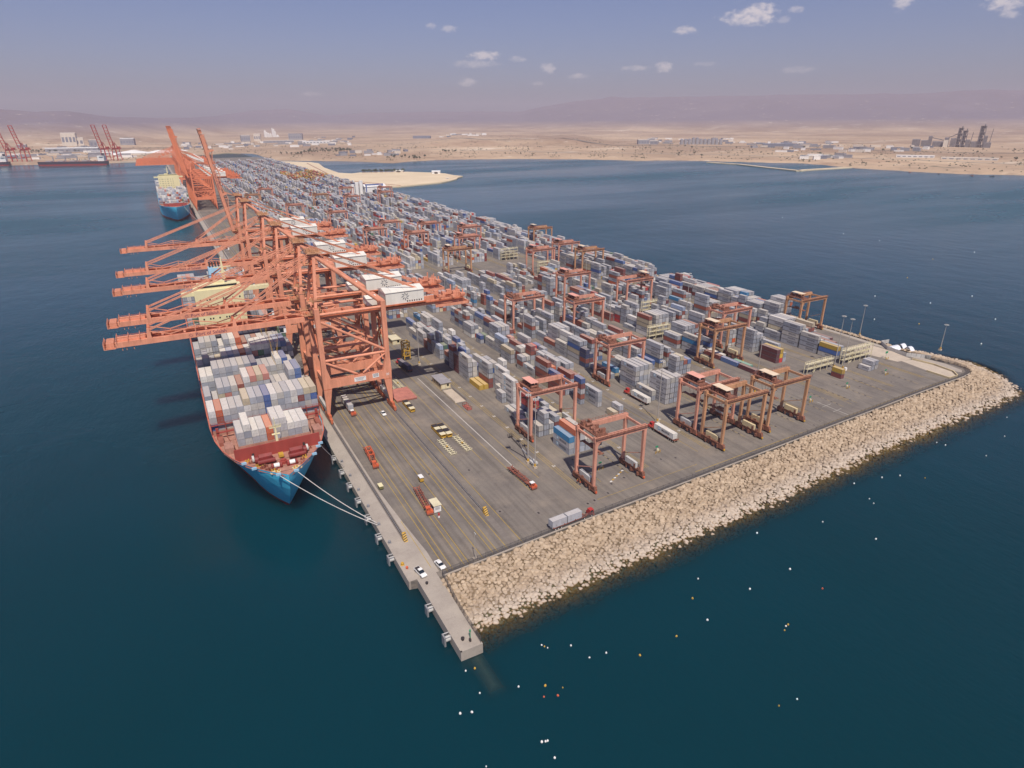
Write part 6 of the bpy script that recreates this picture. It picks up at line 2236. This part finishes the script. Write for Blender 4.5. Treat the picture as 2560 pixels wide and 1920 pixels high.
def building(a, r, w, d, h, label, mat='bldg', cat='building', group=None, roof='bldg', name='building', windows=True):
    x, y = pol(a, r)
    z = gz(x, y)-1.5
    t = thing(name, label, cat, (x, y, z), -math.radians(a)+frn.uniform(-.25, .25), group)
    MB().box(-w/2, w/2, -d/2, d/2, 0, h+1.5).build('wall', M[mat], t)
    MB().xprof([(-d/2-.4, h+1.5), (d/2+.4, h+1.5), (d/2+.4, h+1.8), (0, h+1.8+d*.06), (-d/2-.4, h+1.8)], -w/2-.4, w/2+.4).build('roof', M[roof], t)
    if windows and w > 24:
        n = min(8, max(2, int(w/14)))
        for i in range(n):
            xx = -w/2+w*(i+.5)/n
            MB().box(xx-w/n*.3, xx+w/n*.3, -d/2-.15, -d/2+.02, 1.5+h*.3, 1.5+h*.7).build('window', M['bldg3'], t)
    return t


building(-4.7, 3620, 205, 45, 15, 'long grey harbour shed behind the distant bulk carrier', 'bldg2', roof='white')
building(-4.75, 4300, 66, 50, 62, 'pale grain terminal block standing above the left harbour', 'bldg')
building(-4.2, 4300, 40, 40, 40, 'lower pale annex beside the grain terminal block', 'bldg')
building(-3.4, 4150, 34, 34, 36, 'grey silo house beside the left harbour cranes', 'bldg2')
building(-1.2, 4500, 70, 50, 34, 'wide grey hall with a white roof behind the left harbour', 'bldg2', roof='white')
building(-7.6, 4200, 40, 30, 16, 'low grey shed at the left edge behind the red cranes', 'bldg2')
building(7.8, 5200, 44, 44, 46, 'pale tilted storage block on the desert slope', 'bldg')
building(6.9, 5100, 60, 40, 40, 'group of pale silos beside the tilted storage block', 'bldg2')
building(10.7, 5300, 96, 50, 40, 'big grey process hall with a flat roof on the desert slope', 'bldg2', roof='bldg3')
building(9.4, 4400, 170, 26, 12, 'long low warehouse row with dark doors inland of the yard', 'bldg2')
building(12.2, 4100, 150, 30, 12, 'long white warehouse row inland of the yard', 'white', roof='white')
building(20.8, 5200, 130, 50, 16, 'long blue grey shed inland of the low plateau', 'bldg3', roof='bldg3')
building(62.6, 2560, 150, 22, 6, 'long low beach shed with dark openings on the right', 'bldg', roof='bldg')
building(59.3, 2620, 110, 20, 6, 'long pale shed left of the beach shed', 'white', roof='white')
building(50.0, 3350, 150, 40, 10, 'dark low hall in the industrial area by the small harbour', 'bldg3', roof='bldg3')
building(39.3, 3700, 60, 30, 22, 'grey hall left of the row of tanks', 'bldg2')
building(40.2, 3650, 40, 30, 18, 'small grey hall beside the row of tanks', 'bldg2')
for i in range(11):
    a = 42.4+i*.305
    x, y = pol(a, 3560)
    z = gz(x, y)-1
    t = thing('storage_tank', 'grey storage tank, %s from the left in the inland tank row' % ORD[i], 'tank', (x, y, z), 0, 'row of storage tanks inland')
    MB().tube((0, 0, 0), (0, 0, 25 if i not in (3, 4) else 31), 8.6, 14).build('shell', M['bldg2'], t)
    MB().tube((0, 0, 25 if i not in (3, 4) else 31), (0, 0, 28 if i not in (3, 4) else 34), 8.6, 14, 1.0).build('roof', M['bldg3'], t)

# white plant on the slope left of centre
x, y = pol(8.85, 6200)
t = thing('white_plant', 'white process towers standing high on the desert slope', 'plant', (x, y, gz(x, y)-2))
for i, (dx, w, h) in enumerate(((-48, 16, 50), (-34, 12, 38), (-22, 18, 30), (-4, 14, 26), (14, 10, 70), (26, 12, 62), (36, 10, 44), (52, 22, 14))):
    MB().box(dx-w/2, dx+w/2, -8, 8, 0, h).frus((dx, 0, h), (w*.7, 8), (dx, 0, h+7), (w*.3, 4)).build('tower', M['white'], t)

# cement works on the right
x, y = pol(61.2, 3620)
t = cw_ = thing('cement_works', 'grey cement works with tall lattice towers above the beach on the right', 'plant', (x, y, gz(x, y)-2), -math.radians(61.2))
for dx, w, d, h, nm in ((-190, 46, 30, 46, 'storage_dome'), (-140, 40, 30, 40, 'mill_house'), (-112, 22, 22, 66, 'transfer_tower'), (-60, 70, 24, 34, 'kiln_hall'), (-18, 26, 20, 58, 'silo'), (18, 30, 26, 54, 'mill_house'),
                        (48, 28, 26, 120, 'preheater_tower'), (76, 26, 24, 104, 'preheater_tower'), (98, 24, 20, 46, 'filter_house'), (134, 34, 26, 34, 'packing_hall'), (166, 32, 30, 132, 'preheater_tower'), (190, 20, 20, 70, 'filter_house'), (206, 40, 26, 30, 'packing_hall')):
    m = MB()
    if h > 90:
        for i in range(7):
            z0, z1 = h*i/7, h*(i+1)/7
            m.box(dx-w/2, dx+w/2, -d/2, d/2, z1-1.6, z1)
            for sx in (-1, 1):
                for sy in (-1, 1):
                    m.box(dx+sx*w*.45-1.6, dx+sx*w*.45+1.6, sy*d*.45-1.6, sy*d*.45+1.6, z0, z1)
            if i % 2 == 0:
                m.tube((dx-w*.18, 0, z0), (dx-w*.18, 0, z1), w*.2, 10).tube((dx+w*.2, 0, z0+2), (dx+w*.2, 0, z1), w*.16, 10)
            else:
                m.box(dx-w*.4, dx+w*.2, -d*.3, d*.3, z0, z1-2)
        m.tube((dx+w*.2, 0, h), (dx+w*.2, 0, h+12), w*.16, 10, 2)
    else:
        m.box(dx-w/2, dx+w/2, -d/2, d/2, 0, h)
        m.xprof([(-d/2, h), (d/2, h), (0, h+4)], dx-w/2, dx+w/2)
    m.build(nm, M['plant'], t)
for dx, h in ((112, 96), (214, 116)):
    MB().tube((dx, 0, 0), (dx+6, 0, h), 2.6, 8, 1.6).build('chimney', M['plant'], t)
MB().box(-34, -8, -40, -20, 0, 46).build('white_silo', M['bldg'], t)
MB().beam((-18, 0, 56), (48, 0, 90), 6, 5).beam((-112, 0, 62), (-18, 0, 40), 6, 5).build('conveyor', M['plant'], t)

cw_.scale = (.68, .68, .68)
# scattered houses and sheds in the settlements
CL = [(22.2, 26.0, 4300, 4900, 30, 'settlement on the low plateau'), (39, 47.5, 3700, 4700, 44, 'industrial area behind the tanks'), (47.5, 54.5, 2850, 4200, 44, 'industrial area by the small harbour'), (54.0, 60.0, 2900, 3500, 26, 'village left of the cement works'),
      (14.0, 19.5, 2620, 3000, 22, 'village at the head of the bay'), (-9.4, -0.5, 3060, 3560, 50, 'left harbour'), (10.5, 15.5, 5000, 5800, 16, 'slope right of the process hall'), (51.8, 55, 2480, 2650, 18, 'fishing village by the jetty'), (-6.5, -3, 3800, 4100, 14, 'harbour offices'), (2.0, 8.5, 3650, 4600, 36, 'estate behind the far quay cranes'), (9.0, 15.0, 3700, 4900, 34, 'estate inland of the palm grove')]
for a0, a1, r0, r1, n, txt in CL:
    for i in range(n):
        a, r = frn.uniform(a0, a1), frn.uniform(r0, r1)
        w, d, h = frn.uniform(12, 46), frn.uniform(10, 20), frn.uniform(4, 12)
        if 'left harbour' in txt: w *= 1.5
        mt = frn.choice(('white', 'white', 'bldg', 'bldg2', 'bldg2', 'bldg3'))
        x, y = pol(a, r)
        o = MB().box(-w/2, w/2, -d/2, d/2, 0, h).box(-w/2-.4, w/2+.4, -d/2-.4, d/2+.4, h, h+.5).box(-w*.2, w*.1, -d/2-.12, -d/2, 1.5, h*.7)
        o = o.build('house', M[mt], None, (x, y, gz(x, y)-.6))
        o.rotation_euler = (0, 0, frn.uniform(-.4, .4)-math.radians(a))
        col = {'white': 'white', 'bldg': 'pale', 'bldg2': 'grey', 'bldg3': 'blue grey'}[mt]
        tag(o, 'tiny %s house or shed in the %s' % (col, txt), 'house', '%s houses of the %s' % (col, txt))

# white stockpiles in the left harbour
for i, (a, r, w, h) in enumerate(((-1.0, 3380, 75, 15), (.7, 3420, 60, 11), (-2.2, 3300, 40, 8), (1.9, 3560, 50, 10))):
    x, y = pol(a, r)
    m = MB()
    ring = []
    for j in range(5):
        q = j/4
        for k in range(20):
            th = 2*PI*k/20
            rad = w*(1-q*.92)*(1+.12*math.sin(3*th+i)+.06*math.sin(7*th))
            ring.append((x+math.cos(th)*rad, y+math.sin(th)*rad*.45, gz(x, y)-1+h*(q**.8)))
    m.add(ring, [(j*20+k, j*20+(k+1) % 20, (j+1)*20+(k+1) % 20, (j+1)*20+k) for j in range(4) for k in range(20)]+[tuple(range(80, 100))])
    tag(m.build('stockpile', M['white']), 'white mineral stockpile in the left harbour, %s from the red cranes' % ORD[[1, 2, 0, 3][i]], 'stockpile', 'stockpiles in the left harbour')

# roads on the coastal plain
def land_road(pts, w, name='road'):
    m = MB()
    pr_ = None
    for (a0, r0), (a1, r1) in zip(pts, pts[1:]):
        for i in range(13):
            a, r = a0+(a1-a0)*i/12, r0+(r1-r0)*i/12
            x, y = pol(a, r); x2, y2 = pol(a, r+w)
            cur = ((x, y, gz(x, y)+.7), (x2, y2, gz(x2, y2)+.7))
            if pr_:
                m.quad(pr_[0], cur[0], cur[1], pr_[1])
            pr_ = cur
    struct(m.build(name, M['paleconc'] if w < 20 else M['asphalt']))


land_road([(8, 3600), (16, 3250), (24, 3000), (34, 2800), (45, 2720), (54, 2560), (66, 2400)], 16)
land_road([(-9, 3700), (0, 3900), (10, 4100), (22, 3900), (38, 3450), (52, 3150), (67, 3000)], 26)
land_road([(16, 3250), (14, 4200), (12, 5200)], 14)
land_road([(50, 2640), (49, 3300), (46, 4200)], 14)

# dry scrub dotted over the plain: nobody could count it
sc_v, sc_f = [], []
for i in range(5200):
    a = frn.uniform(-11, 68)
    r = lut(SHORE, a)+40+abs(frn.gauss(0, 1))*900
    if mnoise.noise(Vector((a*.55, r*.0022, 9))) < .02 and frn.random() > .12:
        continue
    x, y = pol(a, r)
    z = gz(x, y)
    s = frn.uniform(1.5, 4.5)
    o = len(sc_v)
    for k in range(5):
        th = 2*PI*k/5+frn.uniform(0, 1)
        sc_v.append((x+math.cos(th)*s*frn.uniform(.7, 1.3), y+math.sin(th)*s*frn.uniform(.7, 1.3), z-.2))
    sc_v.append((x+frn.uniform(-.4, .4)*s, y, z+s*frn.uniform(.5, 1.0)))
    sc_f += [(o+k, o+(k+1) % 5, o+5) for k in range(5)]
sm_ = bpy.data.meshes.new('scrub')
sm_.from_pydata(sc_v, [], sc_f)
sm_.materials.append(paint('dry_scrub', lin(86, 82, 62), .9, .3))
tag(link('scrub', sm_), 'dry dark scrub dotted over the coastal plain', 'scrub', kind='stuff')

# trees on the far shore
def tree_mesh(k):
    rr = random.Random(k)
    m = MB()
    for i in range(46):
        v = Vector((rr.gauss(0, 1), rr.gauss(0, 1), rr.gauss(0, .7)))
        v = v.normalized()*rr.uniform(.3, 1)
        c = Vector((v.x*3.6, v.y*3.6, 6.0+v.z*3.0))
        s = rr.uniform(.7, 1.5)
        p = [c+Vector((rr.uniform(-1, 1), rr.uniform(-1, 1), rr.uniform(-1, 1)))*s for _ in range(4)]
        m.add(p, [(0, 1, 2), (0, 2, 3), (0, 3, 1), (1, 3, 2)])
    return m.mesh('crown', M['foliage'])


TRM = [tree_mesh(i) for i in range(4)]
TRK = MB().tube((0, 0, 0), (.3, 0, 4.5), .45, 6, .25).beam((.2, 0, 3), (1.6, .6, 5.6), .25).beam((.2, 0, 3), (-1.5, -.4, 5.4), .25).mesh('trunk', M['rustred'])
for a0, a1, r0, r1, n, txt in ((11.2, 15.0, 3050, 3350, 60, 'grove inland of the yard'), (9.4, 11.0, 2900, 3050, 14, 'small grove behind the far end of the yard'), (17.6, 21.0, 2480, 2600, 18, 'scrub at the head of the bay'), (22.4, 23.6, 2850, 2900, 8, 'clump on the bare shore'),
                               (33, 66, 2560, 3300, 34, 'scattered along the right shore'), (-8.0, -4.2, 3560, 3800, 34, 'belt behind the left harbour')):
    for i in range(n):
        a, r = frn.uniform(a0, a1), frn.uniform(r0, r1)
        x, y = pol(a, r)
        t = thing('tree', 'small dark tree in the %s' % txt if 'scattered' not in txt else 'small dark tree %s' % txt, 'tree', (x, y, gz(x, y)-.3), frn.uniform(0, 6), 'trees: %s' % txt)
        s = frn.uniform(.8, 1.6)
        t.scale = (s, s, s)
        link('trunk', TRK, t)
        link('crown', TRM[frn.randrange(4)], t)

# date palms and sheds on the sand spit
for i in range(34):
    x = 506+i*3.3+frn.uniform(-3, 3)
    y = 1815-(x-509)*.25-18
    t = thing('tree', 'dark tree in the straight row on the sand spit', 'tree', (x, y, -.5), frn.uniform(0, 6), 'row of trees on the sand spit')
    s = frn.uniform(.8, 1.25)
    t.scale = (s, s, s)
    link('trunk', TRK, t); link('crown', TRM[i % 4], t)
for x, y, w, d, h, lab in ((668, 1668, 22, 12, 8, 'white open-sided shed at the tip of the sand spit'), (600, 1776, 26, 10, 6, 'low white cabins beside the row of trees on the spit'), (630, 1500, 8, 5, 2, 'small pale heap at the end of the sand spit')):
    t = thing('spit_shed', lab, 'shed', (x, y, -.5), -.4)
    MB().box(-w/2, w/2, -d/2, d/2, 0, h*.7).build('wall', M['white'] if w < 24 else M['bldg'], t)
    MB().xprof([(-d/2-1, h*.7), (d/2+1, h*.7), (0, h)], -w/2-1, w/2+1).build('roof', M['white'], t)
    MB().box(-w/2-.1, -w/2, -d/3, d/3, 0, h*.55).box(-w*.2, w*.2, -d/2-.1, -d/2, 0, h*.5).build('opening', M['dark'], t)
# causeway line across the spit
yl = MB(); yl.beam((392, 1600, -.2), (470, 1385, -.2), 3, .5).beam((470, 2350, -.2), (392, 1600, -.2), 3, .5)
tag(yl.build('causeway', M['rustred']), 'thin dark dyke running along the sand spit', 'dyke')

# white workshop and blue portal beside the spit
t = thing('workshop', 'white workshop with tanks at the yard edge beside the sand spit', 'workshop', (346, 1225, 0))
MB().box(0, 40, 0, 22, 0, 15).build('wall', M['white'], t)
MB().xprof([(-1, 15), (23, 15), (11, 19)], -1, 41).build('roof', M['white'], t)
MB().box(14, 34, -.2, 0, 0, 9).build('doorway', M['dark'], t)
for i in range(3):
    MB().tube((-5-i*8, 8, 0), (-5-i*8, 8, 26-i*3), 3.4, 12).build('silo', M['white'], t)
t = thing('blue_portal', 'blue steel portal crane in front of the white workshop', 'portal crane', (340, 1195, 0))
pb_ = paint('blue_steel', lin(110, 124, 170), .6, .1)
for x in (0, 30):
    MB().box(x-1, x+1, -.8, .8, 0, 20).build('column', pb_, t)
MB().box(-2, 32, -1, 1, 20, 22.5).build('girder', pb_, t)

# ---- red cranes and ships in the left harbour
def red_crane(x, y, label):
    t = thing('harbour_crane', label, 'crane', (x, y, 0), 1.05, 'red cranes in the left harbour')
    k = M['cranered']
    for sx in (0, 20):
        for sy in (-9, 9):
            MB().beam((sx+(4 if sx else -2), sy, 0), (sx, sy*.8, 42), 2.0).build('leg', k, t)
    MB().box(-2, 22, -8.4, -6.6, 16, 19).box(-2, 22, 6.6, 8.4, 16, 19).box(-1, 1, -7, 7, 40, 43).box(19, 21, -7, 7, 40, 43).build('portal_beam', k, t)
    MB().box(-4, 40, -4.6, -3, 42, 45).box(-4, 40, 3, 4.6, 42, 45).box(24, 36, -4, 4, 45, 50).build('girder', k, t)
    for s in (-1, 1):
        MB().beam((0, s*6, 43), (6, s*2, 66), 1.6).beam((20, s*6, 43), (6, s*2, 66), 1.3).build('apex_leg', k, t)
    b_ = MB()
    for s in (-1, 1):
        b_.beam((-4, s*6.5, 46), (-26, s*6.5, 124), 2.0)
    for i in range(9):
        f0 = i/8
        b_.beam((-4-22*f0, -6.5, 46+78*f0), (-4-22*f0, 6.5, 46+78*f0), 1.3)
    b_.build('boom', k, t)
    MB().beam((6, 0, 66), (-14, 0, 88), .7).beam((-14, 0, 88), (-18, 0, 106), .7).build('stay', k, t)


for i, (x, y) in enumerate(((-443, 2975), (-398, 2960), (-146, 2880), (-110, 2872))):
    red_crane(x, y, 'red lattice-boom crane in the left harbour, %s from the picture edge' % ORD[i])


def bulk(label, x, y, L, rot, name='bulk_carrier'):
    t = thing(name, label, 'ship', (x, y, WZ), rot)
    pts = lambda w, o: [(0+o, -w*.7), (0+o, w*.7), (L*.06, w), (L*.86, w), (L*.95, w*.6), (L-o*.5, 0), (L*.95, -w*.6), (L*.86, -w), (L*.06, -w)]
    MB().poly(pts(15, 0), 4.2, 12.5).build('hull', M['hull_black'], t)
    MB().poly(pts(14.9, 1.5), -1, 4.2).build('boot_topping', M['boot'], t)
    MB().poly(pts(14.2, 2), 12.5, 12.8).build('deck', M['deck_red'], t)
    MB().box(6, 26, -12, 12, 12.8, 30).box(8, 20, -15, 15, 27, 30).build('superstructure', M['white'], t)
    MB().box(8, 14, -3, 3, 30, 38).build('funnel', M['hull_black'], t)
    for k in range(4):
        xx = L*(.26+.17*k)
        MB().box(xx-1.4, xx+1.4, -1.4, 1.4, 12.8, 30).beam((xx, 0, 28), (xx+20, 3, 36), 1.2).build('deck_crane', M['bldg2'], t)
        MB().box(xx+4, xx+22, -9, 9, 12.8, 15).build('hatch', M['bldg2'], t)


bulk('dark bulk carrier with red boot-topping in the left harbour', -130, 2700, 216, PI-.28)
bulk('dark ship cut off by the left edge of the picture', -425, 2835, 200, PI-.1)
# quay the red cranes stand on
struct(MB().poly([(-700, 2900), (-460, 2880), (-100, 2800), (120, 2760), (140, 2960), (-700, 3300)], -5, .2).build('harbour_quay', M['paleconc']))
# small boats off the beach
for i, (a, r) in enumerate(((59.2, 2060), (61.0, 2020), (63.0, 1995), (64.2, 2000))):
    x, y = pol(a, r)
    o = MB().poly([(-5, -1.4), (3, -1.5), (6, 0), (3, 1.5), (-5, 1.4)], 0, 1.2).box(-3, -.5, -1, 1, 1.2, 2.6).build('fishing_boat', M['dark'] if i % 2 else M['rustred'], None, (x, y, WZ-.3))
    o.rotation_euler = (0, 0, i*.7)
    tag(o, 'small dark fishing boat off the beach, %s from the jetty' % ORD[i], 'boat', 'fishing boats off the beach')

# ---- the hazy air
hz = MB().box(-24000, 24000, -5000, 22000, -14.5, 720)
hm_ = bpy.data.materials.new('warm_haze')
hm_.use_nodes = True
hn, hl = hm_.node_tree.nodes, hm_.node_tree.links
hn.clear()
ho = hn.new('ShaderNodeOutputMaterial')
pv = hn.new('ShaderNodeVolumePrincipled')
pv.inputs['Color'].default_value = (.92, .82, .90, 1)
pv.inputs['Density'].default_value = 7.3e-5
pv.inputs['Anisotropy'].default_value = .0
hl.new(pv.outputs[0], ho.inputs['Volume'])
haze = hz.build('haze', hm_)
haze['kind'] = 'stuff'
